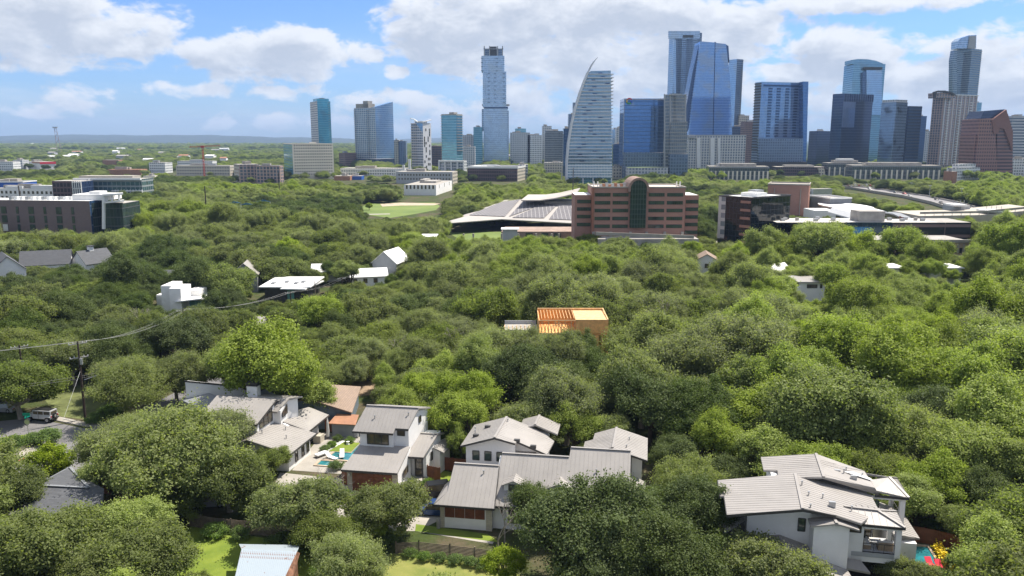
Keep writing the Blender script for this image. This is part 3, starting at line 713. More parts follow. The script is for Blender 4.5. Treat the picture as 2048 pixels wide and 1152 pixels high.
mb.build('garage_door', M['cedar'], hg)
window(hg, S(.8, 3.68), S(3.6, 3.68), 4.75, 6.15, 3); window(hg, S(4.55, 4.18), S(5.5, 4.18), 5.9, 6.55, 1)
window(hg, S(6.02, 7.0), S(6.02, 7.6), 6.7, 7.5, 1); window(hg, (6.9, 1.4), (7.1, 2.6), 1.5, 2.3, 1, z0b=1.8, z1b=2.7); window(hg, S(8.02, 6), S(8.02, 6.45), 2.0, 3.1)
window(hg, S(6.55, 4.68), S(7.45, 4.68), .35, 3.2, 1, 3, name='front_door')
MB().bar(S(8.2, 3.3, .1), S(8.2, 3.3, 3.4), .12).build('post', M['trim'], hg)
MB().box(6.7, 3.3, 0, 9.2, 5.1, .3).build('porch_slab', M['concrete'], hg)
for k in range(3): MB().box(6.8 - .1 * k, 2.7 - .6 * k, 0, 8.3 - .1 * k, 3.2 - .6 * k, .14 - .03 * k).build('step', M['concrete'], hg)
MB().box(.3, -.22, 1.9, .48, -.08, 2.25).build('wall_lamp', M['steel'], hg)
MB().tube([S(8.06, 6.9, 1.1), S(8.06, 6.9, 2.6)], .04).build('downpipe', M['steel'], hg)
vents(hg, [S(1.2, 4.9, zu(4.9)), S(5.4, 5.5, zu(5.5)), S(8, 6.9, 4.9)])
mb = MB(); mb.box(8.95, 6.2, 1.6, 9.25, 6.9, 2.4); mb.build('air_conditioner', M['white'], hg, bevel=.03)
# ---- house with slatted shutters
o = (-8.2, 84.5)
hb = thing('house', 'long grey-roofed house with slatted brown shutters over a white base and small dormers', 'house', (*o, 0), yw)
foot_of(o, yw, [(-.6, -1.5), (14, -1.2), (23, -1.2), (23, 8.5), (-.6, 8.5)])
wall(hb, [[(1.05, -.5, 3.1), (6.1, -.5, 3.1), (6.1, 3.5, 5.7), (1.05, 3.5, 5.7)], [(.3, -.5, 2.85), (1.05, -.5, 2.85), (1.05, 3.9, 2.85), (.3, 3.9, 2.85)], [(1.05, 3.5, 5.7), (6.1, 3.5, 5.7), (6.1, 7, 3.2), (1.05, 7, 3.2)],
          [(6.1, .2, 3.1), (14.3, .2, 3.1), (14.3, 5., 6.7), (6.1, 5., 6.7)], [(6.1, 5., 6.7), (14.3, 5., 6.7), (14.3, 8, 5.), (6.1, 8, 5.)],
          [(14.3, .2, 3.1), (20.8, .2, 3.1), (20.8, 6., 7.4), (14.3, 6., 7.4)], [(14.3, 6., 7.4), (20.8, 6., 7.4), (20.8, 9, 5.6), (14.3, 9, 5.6)], [(20.8, 2, 2.9), (22.2, 2, 2.7), (22.2, 8, 2.7), (20.8, 8, 2.9)]])
sl1 = lambda y: 3 + (y + 1.1) * .638
roof(hb, [([(-.3, -1.1, 3.), (6.45, -1.1, 3.), (6.2, 3.6, 6.), (.95, 3.6, 6.), (.85, .3, sl1(.3))], (0, 1, .64)), ([(-.4, -1.0, 2.98), (.85, .3, sl1(.3)), (.95, 2.4, 4.6), (-.35, 4.2, 3.)], (1, 0, .6)),
          ([(.95, 3.6, 6.), (6.2, 3.6, 6.), (6.2, 7.3, 3.3), (.95, 7.3, 3.3)], (0, 1, -.7))])
sl2 = lambda y: 3 + (y + .4) * .735
roof(hb, [([(5.9, -.4, 3.), (21.2, -.4, 3.), (21.2, 6.1, sl2(6.1)), (14.3, 6.1, sl2(6.1)), (14.2, 5.05, sl2(5.05)), (6.35, 5.05, sl2(5.05))], (0, 1, .73)),
          ([(6.35, 5.05, sl2(5.05)), (14.2, 5.05, sl2(5.05)), (14.2, 8.3, 5.), (6.35, 8.3, 5.)], (0, 1, -.6)), ([(14.2, 6.1, sl2(6.1)), (21.2, 6.1, sl2(6.1)), (21.2, 9.3, 5.6), (14.2, 9.3, 5.6)], (0, 1, -.6)),
          ([(21.2, 1.5, 3.9), (23., 1.5, 3.), (23., 8.6, 3.), (21.2, 8.6, 3.9)], (1, 0, -.5))])
fascia(hb, [((-.4, -1.15, 2.97), (6.5, -1.15, 2.97)), ((5.95, -.45, 2.97), (21.2, -.45, 2.97)), ((6.52, -1.1, 2.97), (6.27, 3.6, 5.97))])
for k in range(4):
    x = .75 + k * 1.15; mb = MB(); mb.box(x, -.56, 1.3, x + 1.1, -.52, 2.7)
    for j in range(11): mb.box(x + .04, -.59, 1.34 + j * .122, x + 1.06, -.562, 1.40 + j * .122)
    mb.build('shutter', M['cedar'], hb)
for xa_, xb_ in ((.22, .7), (5.45, 6.14)): MB().box(xa_, -.6, 0, xb_, -.52, 2.95).build('stone_facing', M['limestone'], hb)
for x in (.45, 5.8, 8.1): MB().bar((x, -.5, 2.7), (x, -.95, 2.9), .08).build('eave_bracket', M['trim'], hb)
window(hb, (7.9, .18), (9.4, .18), .8, 2.7, 2); MB().box(7.0, .05, 1.9, 7.2, .19, 2.3).build('wall_lamp', M['trim'], hb)
for (x0, ww) in ((7.0, 2.6), (12.2, 2.4)):
    ym = lambda z: (z - 3) / .735 - .4
    mb = MB(); mb.prism([(x0 + .2, 1.2, 4.95), (x0 + ww / 2, 1.2, 5.45), (x0 + ww - .2, 1.2, 4.95), (x0 + ww - .2, 3.0, 4.95), (x0 + ww / 2, 3.4, 5.45), (x0 + .2, 3.0, 4.95)], 3.9, cap=False); dm = mb.build('dormer', M['stucco'], hb)
    roof(dm, [([(x0 - .05, .85, 4.9), (x0 + ww / 2, .85, 5.5), (x0 + ww / 2, 3.3, 5.5), (x0 - .05, 2.6, 4.9)], (1, 0, .4)), ([(x0 + ww / 2, .85, 5.5), (x0 + ww + .05, .85, 4.9), (x0 + ww + .05, 2.6, 4.9), (x0 + ww / 2, 3.3, 5.5)], (1, 0, -.4))], th=.12)
    window(dm, (x0 + .75, 1.18), (x0 + ww - .6, 1.18), 4.15, 4.9, 1, glass=M['glass_g'])
vents(hb, [(4.6, 2.6, sl1(2.6)), (17.4, 3.6, sl2(3.6))]); MB().bar((21.3, 6.15, 4), (21.3, 6.15, 7.2), .09).build('downpipe', M['trim'], hb)
# ---- gable house behind
o = (-5.5, 93.5)
hc_ = thing('house', 'white gable house with a row of square dark windows behind the shuttered house', 'house', (*o, 0), yw)
foot_of(o, yw, [(-.8, -2), (11, -2), (11, 9.5), (-.8, 9.5)])
wall(hc_, [[(-.1, -.4, 6.45), (3.7, -.4, 7.65), (6.0, -.4, 6.85), (6., 5.6, 6.85), (3.7, 5.6, 7.65), (-.1, 5.6, 6.45)], [(6., .6, 6.75), (9.3, .6, 5.6), (9.3, 8, 5.6), (6., 8, 6.2)], [(4.6, -1.0, 4.6), (8.3, -1.0, 4.6), (8.3, .6, 5.2), (4.6, .6, 5.2)]])
roof(hc_, [([(-.6, -1.2, 6.35), (3.7, -1.6, 7.8), (3.95, 5.9, 7.8), (-.4, 6.2, 6.35)], (1, 0, .33)),
           ([(3.7, -1.6, 7.8), (6.1, -1.0, 6.98), (6.2, -.2, 6.95), (9.9, -.2, 5.5), (10.3, 4.3, 5.5), (8.0, 6.0, 6.3), (3.95, 5.9, 7.8)], (1, 0, -.36))])
roof(hc_, [([(5.6, 5.2, 6.4), (7.7, 5.6, 7.05), (7.8, 9.3, 7.05), (5.6, 9.3, 6.4)], (1, 0, .3)), ([(7.7, 5.6, 7.05), (10.6, 5.4, 6.), (10.6, 9.3, 6.), (7.8, 9.3, 7.05)], (1, 0, -.36))])
roof(hc_, [([(4.4, -1.3, 4.7), (8.5, -1.3, 4.7), (8.5, .6, 5.4), (4.4, .6, 5.4)], (0, 1, .35))])
for x in (.75, 2.25, 3.75): window(hc_, (x, -.42), (x + .8, -.42), 4.35, 5.5, 1, glass=M['glass_g'])
skyvents(hc_, [(1.9, 3.4, 7.2), (.9, .9, 6.9), (6.2, -.1, 6.95), (8.2, -.1, 6.3)]); vents(hc_, [(4.3, 4.6, 7.6), (.3, 3.4, 6.7), (.5, 2.4, 6.7)])
MB().prism([(8.6, 1.2, 5.95), (9.4, 1.2, 5.7), (9.4, 2.0, 5.7), (8.6, 2.0, 5.95)], 5.2, 6.5).build('chimney', M['cedar'], hc_)
# ---- rearmost gable
hd = thing('house', 'rearmost grey gable roof wing standing right of the light green tree', 'house', (*o, 0), yw)
foot_of(o, yw, [(14, -2), (22, -2), (22, 7), (14, 7)])
wall(hd, [[(15.5, .2, 6.0), (17.9, .2, 6.75), (21.3, .2, 5.75), (21.3, 6, 5.75), (17.9, 6, 6.75), (15.5, 6, 6.0)]])
roof(hd, [([(14.1, -.4, 5.75), (17.8, -.4, 7.), (18.05, 6.4, 7.), (15.3, 6.4, 6.05), (15.2, 4.2, 6.05), (14.2, 4.1, 5.75)], (1, 0, .3)), ([(17.8, -.8, 7.), (21.9, -.8, 5.75), (22., 6.5, 5.75), (18.05, 6.4, 7.)], (1, 0, -.3))])
vents(hd, [(19.7, 3.7, 6.4), (19.4, 1.0, 6.4)]); window(hd, (21.32, .8), (21.32, 1.9), 3.2, 5, 1)
MB().tube([(21.6, -.5, 5.5), (21.5, .1, 4.8), (21.4, .1, 2)], .06).build('downpipe', M['trim'], hd)
def caps(parent, lines):
    for a, b in lines: MB().bar(Vector(a) + Vector((0, 0, .06)), Vector(b) + Vector((0, 0, .06)), .28, .06).build('ridge_cap', M['metal'], parent)
caps(hc_, [((3.7, -1.6, 7.8), (3.95, 5.9, 7.8)), ((7.7, 5.6, 7.05), (7.8, 9.3, 7.05))]); caps(hd, [((17.8, -.6, 7.), (18.05, 6.4, 7.))]); caps(hb, [((.95, 3.6, 6.), (6.2, 3.6, 6.)), ((6.35, 5.05, sl2(5.05)), (14.2, 5.05, sl2(5.05))), ((14.3, 6.1, sl2(6.1)), (21.2, 6.1, sl2(6.1)))])
caps(hg, [(S(-.7, 6.5, zu(6.5)), S(6.3, 6.5, zu(6.5))), (S(6.05, 7.4, 5.1), S(8.35, 7.4, 5.1))])
fascia(hc_, [((-.6, -1.24, 6.33), (3.7, -1.64, 7.78)), ((3.7, -1.64, 7.78), (6.1, -1.04, 6.96)), ((6.2, -.24, 6.93), (9.9, -.24, 5.48))], .22); fascia(hd, [((14.1, -.44, 5.73), (17.8, -.5, 6.98)), ((17.8, -.84, 6.98), (21.9, -.84, 5.73))], .22)
# ---- big right house
o = (23.5, 74.); yr = -11
hr_ = thing('house', 'largest white stucco house with broad pale seamed roofs and two open corner balconies', 'house', (*o, 0), yr)
foot_of(o, yr, [(-3.5, -5), (14.5, -5), (18, 2), (18, 11.5), (-3.5, 11.5)])
zl = lambda x: 8.9 - (4.75 - x) * .125                   # main left plane, rising to the ridge at x = 4.75
zr_ = lambda x: 8.9 - (x - 4.75) * .245
P1 = [(-2.8, 4.3, zl(-2.8)), (-2.8, .4, zl(-2.8)), (-2.4, .4, zl(-2.4)), (-2.4, -3.7, zl(-2.4)), (4.5, -3.0, zl(4.5)), (5.0, 5.3, zl(5.))]
P2 = [(4.5, -3.0, zr_(4.5)), (7.6, -2.3, zr_(7.6)), (9.9, -2.4, zr_(9.9)), (12.6, 2.6, zr_(12.6)), (12.7, 6.1, zr_(12.7)), (5.0, 5.3, zr_(5.))]
P3 = [(2.2, 10.9, 8.25), (2.1, 7.2, 8.25), (3.5, 7.1, 8.4), (3.4, 5.2, 8.4), (7.7, 4.6, 9.05), (8.0, 11.0, 9.05)]
P4 = [(7.7, 4.6, 9.05), (12.9, 5.6, 7.9), (13.5, 6.0, 7.1), (12.6, 8.9, 8.3), (11.0, 10.2, 8.), (8.0, 11.0, 9.05)]
roof(hr_, [(P1, (1, 0, .12)), (P2, (1, 0, -.25)), (P3, (1, 0, .12)), (P4, (1, 0, -.22))])
roof(hr_, [([(12.9, 5.7, 7.6), (16.3, 5.8, 7.), (15.0, 8.4, 8.), (12.6, 7.4, 7.9)], (0, 1, .4)), ([(16.3, 5.8, 7.), (16.4, 10.8, 7.), (15.0, 8.4, 8.)], (1, 0, -.7)), ([(16.4, 10.8, 7.), (8.2, 10.9, 7.6), (11., 8.8, 8.3), (15.0, 8.4, 8.)], (0, 1, -.4))], sp=.6)
# balcony hip
roof(hr_, [([(9.8, -1.1, 7.), (14.1, -1.2, 7.), (12.0, .5, 7.75), (8.9, .5, 7.9)], (0, 1, .5)), ([(14.1, -1.2, 7.), (14.2, 2.3, 7.), (12.0, .5, 7.75)], (1, 0, -.5)), ([(14.2, 2.3, 7.), (10.2, 2.4, 7.45), (8.9, .5, 7.9), (12.0, .5, 7.75)], (0, 1, -.5))], sp=.6)
fascia(hr_, [((9.8, -1.14, 6.98), (14.14, -1.24, 6.98)), ((13.0, 5.66, 7.08), (16.34, 5.76, 6.98)), ((14.14, -1.2, 6.98), (14.24, 2.3, 6.98)), ((16.34, 5.8, 6.98), (16.44, 10.8, 6.98)), ((-2.84, 4.3, 7.93), (-2.84, .4, 7.93)), ((-2.44, .4, 7.98), (-2.44, -3.7, 7.98)), ((-2.4, -3.74, 7.98), (4.5, -3.04, 8.85)), ((4.5, -3.04, 8.85), (7.6, -2.34, 8.18))], .26)
wz = lambda f, x: f(x) - .2
wall(hr_, [([(-.2, -.6, wz(zl, -.2)), (4.7, -.6, 8.7), (4.7, 4.9, 8.7), (-.2, 4.9, wz(zl, -.2))], 0), ([(4.7, -.6, 8.7), (9.4, -.6, wz(zr_, 9.4)), (9.4, 4.9, wz(zr_, 9.4)), (4.7, 4.9, 8.7)], 0),
           ([(2.8, 4.9, 8.15), (12.4, 4.9, 7.), (12.4, 10.2, 7.), (2.8, 10.2, 8.15)], 0), ([(9.4, 2.4, 6.9), (12.2, 2.4, 6.9), (12.2, 4.9, 6.9), (9.4, 4.9, 6.9)], 0),
           ([(-2.3, -.2, 4.6), (-.2, -.2, 4.9), (-.2, 6.8, 4.9), (-2.3, 6.8, 4.6)], 0)])
wall(hr_, [([(5.7, -2.6, 7.35), (8.9, -2.5, 7.25), (8.9, -.6, 7.3), (5.7, -.6, 7.4)], 0)], name='bay_wall')
wall(hr_, [([(9.6, -.9, 4.0), (13.8, -.9, 4.0), (13.8, 2.4, 4.0), (9.6, 2.4, 4.0)], 3.55)], name='balcony_floor', mat=M['stucco_g'])
wall(hr_, [([(8.9, -.85, 6.75), (10.6, -.85, 6.75), (10.6, -.55, 6.75), (8.9, -.55, 6.75)], 2.7), ([(13.45, -.95, 6.75), (13.95, -.95, 6.75), (13.95, -.45, 6.75), (13.45, -.45, 6.75)], 0), ([(13.5, 1.9, 6.75), (13.95, 1.9, 6.75), (13.95, 2.3, 6.75), (13.5, 2.3, 6.75)], 0),
           ([(10.6, -.9, 6.8), (13.6, -.9, 6.8), (13.6, -.6, 6.8), (10.6, -.6, 6.8)], 6.45), ([(9.6, -.85, 4.0), (13.45, -.85, 4.0), (13.45, -.65, 4.0), (9.6, -.65, 4.0)], 3.0),
           ([(15.6, 6., 6.8), (16.1, 6., 6.8), (16.1, 6.5, 6.8), (15.6, 6.5, 6.8)], 0), ([(12.6, 6.0, 6.8), (15.7, 6.0, 6.8), (15.7, 6.25, 6.8), (12.6, 6.25, 6.8)], 6.5), ([(15.7, 10., 6.8), (16.1, 10., 6.8), (16.1, 10.4, 6.8), (15.7, 10.4, 6.8)], 0)], name='balcony_frame')
wall(hr_, [([(12.4, 5.9, 3.9), (15.9, 5.9, 3.9), (15.9, 10.3, 3.9), (12.4, 10.3, 3.9)], 3.5), ([(14.2, 3.0, 3.4), (16.6, 3.0, 3.4), (16.6, 9.6, 3.4), (14.2, 9.6, 3.4)], 0)], name='side_wing')
roof(hr_, [([(13.9, 2.5, 4.5), (17.1, 3.9, 3.6), (17., 10.2, 3.6), (14.5, 10.0, 4.5)], (1, 0, -.3))])
window(hr_, (4.6, -.62), (5.25, -.62), 5.5, 6.8, 1, glass=M['glass_g']); window(hr_, (9.1, -.87), (10.3, -.87), 6.0, 6.6, 1); window(hr_, (12.7, 5.88), (13.5, 5.88), 4.9, 6.4, 1, 2, glass=M['glass_g'])
window(hr_, (10.8, 2.38), (12.1, 2.38), 4.1, 6.2, 2); window(hr_, (10.2, .3), (11.0, .3), 4.4, 5.6, 1)
caps(hr_, [((4.5, -3.0, 8.9), (5.0, 5.3, 8.9)), ((7.7, 4.6, 9.05), (8.0, 11.0, 9.05)), ((8.9, .5, 7.9), (12.0, .5, 7.75)), ((12.0, .5, 7.75), (14.1, -1.2, 7.0)), ((12.0, .5, 7.75), (14.2, 2.3, 7.0)), ((15.0, 8.4, 8.), (16.3, 5.8, 7.)), ((15.0, 8.4, 8.), (16.4, 10.8, 7.)), ((7.6, -3.1, 7.75), (7.5, -1.4, 7.75))])
# bay roof and lower roofs
roof(hr_, [([(5.3, -3.2, 7.3), (7.6, -3.1, 7.75), (7.5, -1.4, 7.75), (5.3, -1.5, 7.3)], (1, 0, .2)), ([(7.6, -3.1, 7.75), (9.7, -2.8, 7.15), (9.6, -1.2, 7.2), (7.5, -1.4, 7.75)], (1, 0, -.25))], th=.15)
roof(hr_, [([(-2.9, -3.4, 3.9), (2.8, -5.2, 4.9), (2.9, -.3, 4.9), (-2.9, -.8, 3.9)], (1, 0, .18)), ([(2.8, -5.2, 4.9), (9.2, -5.4, 2.9), (9.0, -2.55, 2.9), (5.65, -2.6, 4.05), (5.6, -.65, 4.05), (2.9, -.65, 4.9)], (1, 0, -.3))])
roof(hr_, [([(-3.1, 2., 5.), (-.3, 2., 5.3), (-.3, 7.2, 5.3), (-3.1, 7.2, 5.)], (1, 0, .1))], sp=.5)
roof(hr_, [([(8.9, -2.2, 2.9), (11.1, -2.3, 2.7), (10.4, -1.2, 3.3), (8.9, -1.1, 3.4)], (0, 1, .4))], sp=.5)
wall(hr_, [([(-2.4, -3, 3.7), (2.8, -4.6, 4.6), (2.8, -.5, 4.6), (-2.4, -.8, 3.7)], 0), ([(2.8, -4.6, 4.6), (8.6, -4.8, 2.7), (8.6, -.9, 2.7), (2.8, -.6, 4.6)], 0)], name='lower_wall')
MB().tube([(-2.2, -3.6, 7.7), (-.3, -.75, 7.2), (-.3, -.75, 4.2)], .06).build('downpipe', M['trim'], hr_)
mb = MB(); mb.poly([(-2.5, -.9, 4.05), (-.4, -.9, 4.05), (-.4, -.9, 6.2), (-2.5, -.9, 4.4)]); mb.build('stair_side', M['trim'], hr_)
mb = MB(); mb.box(11.0, -.4, 2.6, 13.0, -.1, 2.65); mb.box(9.9, .9, 0, 13.4, 1.0, 3.2); mb.build('patio_opening', M['black'], hr_)
rl = MB(); rl.bar((10.6, -.92, 4.95), (13.45, -.92, 4.95), .05); [rl.bar((10.6 + .95 * k, -.92, 4.0), (10.6 + .95 * k, -.92, 4.95), .04) for k in range(4)]; rl.bar((13.9, -.4, 4.95), (13.9, 1.9, 4.95), .05); [rl.bar((13.9, -.4 + .76 * k, 4.0), (13.9, -.4 + .76 * k, 4.95), .04) for k in range(4)]; rl.build('railing', M['trim'], hr_)
rl = MB(); rl.bar((14., 6.1, 4.9), (15.6, 6.1, 4.9), .05); rl.bar((15.9, 6.5, 4.9), (15.9, 10., 4.9), .05); [rl.bar((15.9, 6.5 + .5 * k, 3.9), (15.9, 6.5 + .5 * k, 4.9), .03) for k in range(8)]; rl.build('railing', M['trim'], hr_)
vents(hr_, [(5.3, 2.8, 8.8), (5.6, .6, 8.7), (7.4, -.4, 8.3), (9.5, -.1, 7.9), (7.0, 1., 8.4), (5.3, -2.3, 8.7), (10.6, 8.2, 8.5), (12.1, 7.6, 8.2), (10.2, 7.3, 8.6)])
for (x, y) in ((7.6, -.5), (11.0, 6.4), (9.6, 7.6)): MB().box(x - .3, y - .15, 7.9, x + .3, y + .15, 8.75).build('attic_vent', M['steel'], hr_, bevel=.04)
mb = MB(); q = [(10.2, 7.6, 8.55), (13.0, 6.8, 8.05), (12.9, 7.3, 8.1), (11.4, 7.9, 8.4)]; mb.slab([(a, b, c + .1) for a, b, c in q], .05); mb.build('skylight', M['white'], hr_)
# balcony furniture (each piece can be lifted away)
def loc2(o, yw, x, y, z):
    c, s = math.cos(R(yw)), math.sin(R(yw)); return (o[0] + c * x - s * y, o[1] + s * x + c * y, z)
wick = pmat('wicker', (.30, .23, .16), .9, 0, .15, 6); cush = pmat('pale_cushion', (.62, .60, .56), .95, 0, .05, 3)
def sofa(x, y, L, rot, lab):
    t_ = thing('sofa', lab, 'sofa', loc2(o, yr, x, y, 4.0), yr + rot, 'wicker seats on the corner balcony')
    mb = MB(); mb.box(-L / 2, -.4, 0, L / 2, .4, .42); mb.box(-L / 2, .28, .42, L / 2, .4, .8); mb.build('base', wick, t_, bevel=.03)
    for k in range(max(1, int(L / .8))):
        w_ = L / max(1, int(L / .8)); MB().box(-L / 2 + w_ * k + .03, -.36, .42, -L / 2 + w_ * (k + 1) - .03, .26, .56).build('seat_cushion', cush, t_, bevel=.03)
        MB().box(-L / 2 + w_ * k + .05, .1, .57, -L / 2 + w_ * (k + 1) - .05, .27, .9).build('back_cushion', cush, t_, bevel=.04)
sofa(11.1, .6, 1.7, 90, 'wicker sofa with pale cushions against the left side of the corner balcony')
sofa(12.9, .1, 1.5, 180, 'wicker sofa with its back to the railing of the corner balcony')
t_ = thing('coffee_table', 'low pale table between the wicker sofas on the corner balcony', 'table', loc2(o, yr, 12.2, 1.2, 4.0), yr)
MB().box(-.5, -.35, .34, .5, .35, .4).build('table_top', cush, t_)
for sx in (-.44, .44):
    for sy in (-.29, .29): MB().bar((sx, sy, 0), (sx, sy, .34), .05).build('leg', wick, t_)
# its pool, deck, hedge, red loungers, fence
pool = lambda nm, pts, yc, lab: None
def pool_at(lab, pts, o, yw, cop=.45, mat=None):
    P = [loc2(o, yw, x, y, 0) for x, y in pts]; c = Vector((sum(p[0] for p in P) / len(P), sum(p[1] for p in P) / len(P), 0))
    r = thing('pool', lab, 'pool', c); FOOT.append([(p[0], p[1]) for p in P])
    ins = [c + (Vector(p) - c) * (1 - cop / max(1, (Vector(p) - c).length)) for p in P]
    mb = MB(c); n = len(P)
    for k in range(n):
        k2 = (k + 1) % n; a, b = Vector(P[k]), Vector(P[k2]); i1, i2 = ins[k], ins[k2]; up = Vector((0, 0, .16)); dn = Vector((0, 0, .05))
        mb.poly([a + up, b + up, i2 + up, i1 + up]); mb.poly([i1 + up, i2 + up, i2 + dn, i1 + dn]); mb.poly([b, a, a + up, b + up][::-1])
    mb.build('coping', mat or M['sand'], r)
    MB(c).poly([p + Vector((0, 0, .06)) for p in ins]).build('water', M['pool'], r); return r
pool_at('turquoise pool with pale coping beside the yellow flower hedge', [(16.6, 4.6), (19.9, 5.0), (19.9, 9.6), (16.9, 9.6)], o, yr)
def hedge(lab, a, b, w_, h, mat, name='hedge', n=900, seed=1):
    a, b = Vector(a), Vector(b); rg = random.Random(seed); mb = MB(a)
    for k in range(n):
        t_ = rg.random(); p = a.lerp(b, t_) + Vector((rg.gauss(0, w_ / 3), rg.gauss(0, w_ / 3), abs(rg.gauss(h * .55, h * .28)))); s_ = rg.uniform(.08, .17)
        e1 = Vector((rg.gauss(0, 1), rg.gauss(0, 1), rg.gauss(0, .5))).normalized(); e2 = e1.cross(Vector((rg.gauss(0, 1), rg.gauss(0, 1), 1))).normalized()
        mb.poly([p - e1 * s_, p - e2 * s_ * .7, p + e1 * s_, p + e2 * s_ * .7])
    for k in range(int((b - a).length / .7) + 1):
        p = a.lerp(b, k * .7 / max(.7, (b - a).length)); mb.tube([p, p + Vector((0, 0, h * .6))], [.03, .012], 4)
    ob = mb.build(name, mat); tag(ob, lab, 'hedge'); return ob
hedge('bright yellow flowering hedge along the right side of the pool', loc2(o, yr, 20.5, 9.0, 0), loc2(o, yr, 20.3, 3.6, 0), .7, .8, M['yellow'], n=1500)
for k in range(2):
    t_ = thing('lounge_chair', ['red cushioned pool lounger nearer the yellow hedge', 'red cushioned pool lounger nearer the house corner'][k], 'lounger', loc2(o, yr, 19.5 - k * .8, 4.2 + k * .35, .16), yr + 12, 'red pool loungers')
    mb = MB(); mb.box(-.33, -.9, .28, .33, .5, .34); mb.bar((0, .5, .31), (0, 1.0, .72), .66, .06); mb.build('cushion', M['red'], t_)
    mb = MB()
    for sx in (-.36, .36): mb.bar((sx, -.95, .26), (sx, .55, .26), .05); mb.bar((sx, -.7, 0), (sx, -.7, .26), .05); mb.bar((sx, .4, 0), (sx, .4, .26), .05)
    mb.build('frame', M['white'], t_)
def board_fence(lab, pts, h=1.8, mat=None, slat=False, name='wood_fence', z0=0):
    c = Vector(pts[0]); r = thing(name, lab, 'fence', c)
    for k in range(len(pts) - 1):
        a, b = Vector(pts[k]), Vector(pts[k + 1]); L = (b - a).length; d = (b - a) / L; n = max(1, round(L / 2.4))
        mb = MB(c)
        if slat:
            z = .12
            while z < h: mb.bar(a + Vector((0, 0, z)), b + Vector((0, 0, z)), .03, .10); z += .155
        else:
            q = 0.
            while q < L - .05: p = a + d * q; p2 = a + d * min(L, q + .14); hh = h - .02 * (int(q / .15) % 2); mb.bar(p + Vector((0, 0, hh / 2)), p2 + Vector((0, 0, hh / 2)), .025, hh); q += .15
        mb.build('panel', mat or M['cedar'], r)
        for j in range(n + 1):
            p = a + d * (L * j / n); MB(c).box(p.x - .06, p.y - .06 + .08, 0, p.x + .06, p.y + .06 + .08, h + .05).build('post', mat or M['cedar'], r)
    return r
board_fence('red brown board fence behind the pool with the red loungers', [loc2(o, yr, 16.8, 10.6, 0), loc2(o, yr, 19.6, 10.2, 0), loc2(o, yr, 22.2, 9.2, 0), loc2(o, yr, 22.6, 6.4, 0)])
# ---- left stucco house with the chimney
o = (-40, 98); ya = -10
ha = thing('house', 'white stucco house with a square chimney and sloping grey roofs beside the garden pool', 'house', (*o, 0), ya)
foot_of(o, ya, [(-13, 10), (-4, 3), (0, 0), (11, 2), (11.5, 17), (-2, 20), (-13, 18)])
roof(ha, [([(-3.9, 4.6, 5.5), (5.1, 4.8, 5.6), (5.6, 9.8, 7.5), (-3.5, 10., 7.5)], (0, 1, .37)), ([(-3.5, 10., 7.5), (5.6, 9.8, 7.5), (5.6, 11.6, 6.9), (-3.5, 11.8, 6.9)], (0, 1, -.37))], th=.22)
roof(ha, [([(1.8, 9.0, 6.0), (6.0, 9.0, 6.0), (6.7, 11.4, 7.2), (1.9, 11.4, 7.2)], (0, 1, .5)), ([(1.9, 11.4, 7.2), (6.7, 11.4, 7.2), (7.9, 13.2, 7.0), (1.9, 13.4, 6.9)], (0, 1, -.1))], th=.22)
roof(ha, [([(4.9, 2.4, 4.35), (10.9, 2.3, 2.85), (11.2, 9.9, 2.85), (5.0, 9.9, 4.35)], (1, 0, -.24)), ([(6.2, 9.9, 4.35), (10.1, 9.9, 3.1), (10.2, 16.8, 3.1), (7.2, 16.6, 4.2), (6.3, 14.5, 4.35)], (1, 0, -.3)), ([(3.0, 2.6, 3.6), (4.9, 2.4, 4.35), (5., 5.6, 4.35), (3.0, 5.6, 3.6)], (1, 0, .4))])
roof(ha, [([(-12.6, 15.6, 4.4), (-3.8, 9.5, 4.6), (-3.5, 14, 5.2), (-11.5, 19, 5.0)], (0, 1, .2)), ([(-3.5, 13.5, 5.4), (-1, 16.5, 6.9), (1.9, 13.3, 6.4), (-.5, 11.6, 5.6)], (0, 1, .4)), ([(1.2, 15.2, 7.1), (3.6, 14.6, 6.2), (3.4, 12.6, 5.8), (-1, 13.2, 6.2)], (0, 1, .3))], mat=M['metal_d'])
wall(ha, [([(-3.4, 5.2, 5.4), (4.9, 5.2, 5.5), (5.3, 9.6, 7.2), (-3.3, 9.8, 7.2)], 0), ([(2.3, 9.4, 6.), (6.3, 9.4, 6.), (6.4, 11.2, 6.9), (7.3, 12.8, 6.75), (2.2, 13., 6.75)], 0), ([(4.9, 3.2, 4.1), (10.2, 3.2, 2.8), (10.4, 9.5, 2.8), (5.0, 9.5, 4.1)], 0), ([(6.5, 9.5, 4.1), (8.6, 9.5, 3.3), (8.8, 16., 3.2), (6.6, 16., 4.0)], 0),
          ([(-12.3, 16.2, 7.2), (-4.8, 20.2, 5.4), (-4.6, 20.6, 5.4), (-12.2, 16.7, 7.2)], 0), ([(-11.8, 16, 4.1), (-3.5, 10, 4.4), (-3.3, 14, 5.), (-11, 18.6, 4.8)], 0)])
fascia(ha, [((-12.4, 16.1, 7.35), (-4.7, 20.2, 5.55)), ((-3.9, 4.55, 5.48), (5.14, 4.75, 5.58)), ((5.16, 4.8, 5.6), (5.66, 9.8, 7.5)), ((10.95, 2.3, 2.82), (11.25, 9.9, 2.82)), ((10.15, 9.9, 3.07), (10.25, 16.8, 3.07))])
mb = MB(); mb.box(.2, 11.6, 5, 1.75, 12.7, 8.6); ch = mb.build('chimney', M['stucco'], ha); MB().box(.1, 11.5, 8.6, 1.85, 12.8, 8.68).box(.3, 11.7, 8.68, 1.65, 12.6, 8.95).box(.1, 11.5, 8.95, 1.85, 12.8, 9.05).build('chimney_cap', M['trim'], ch)
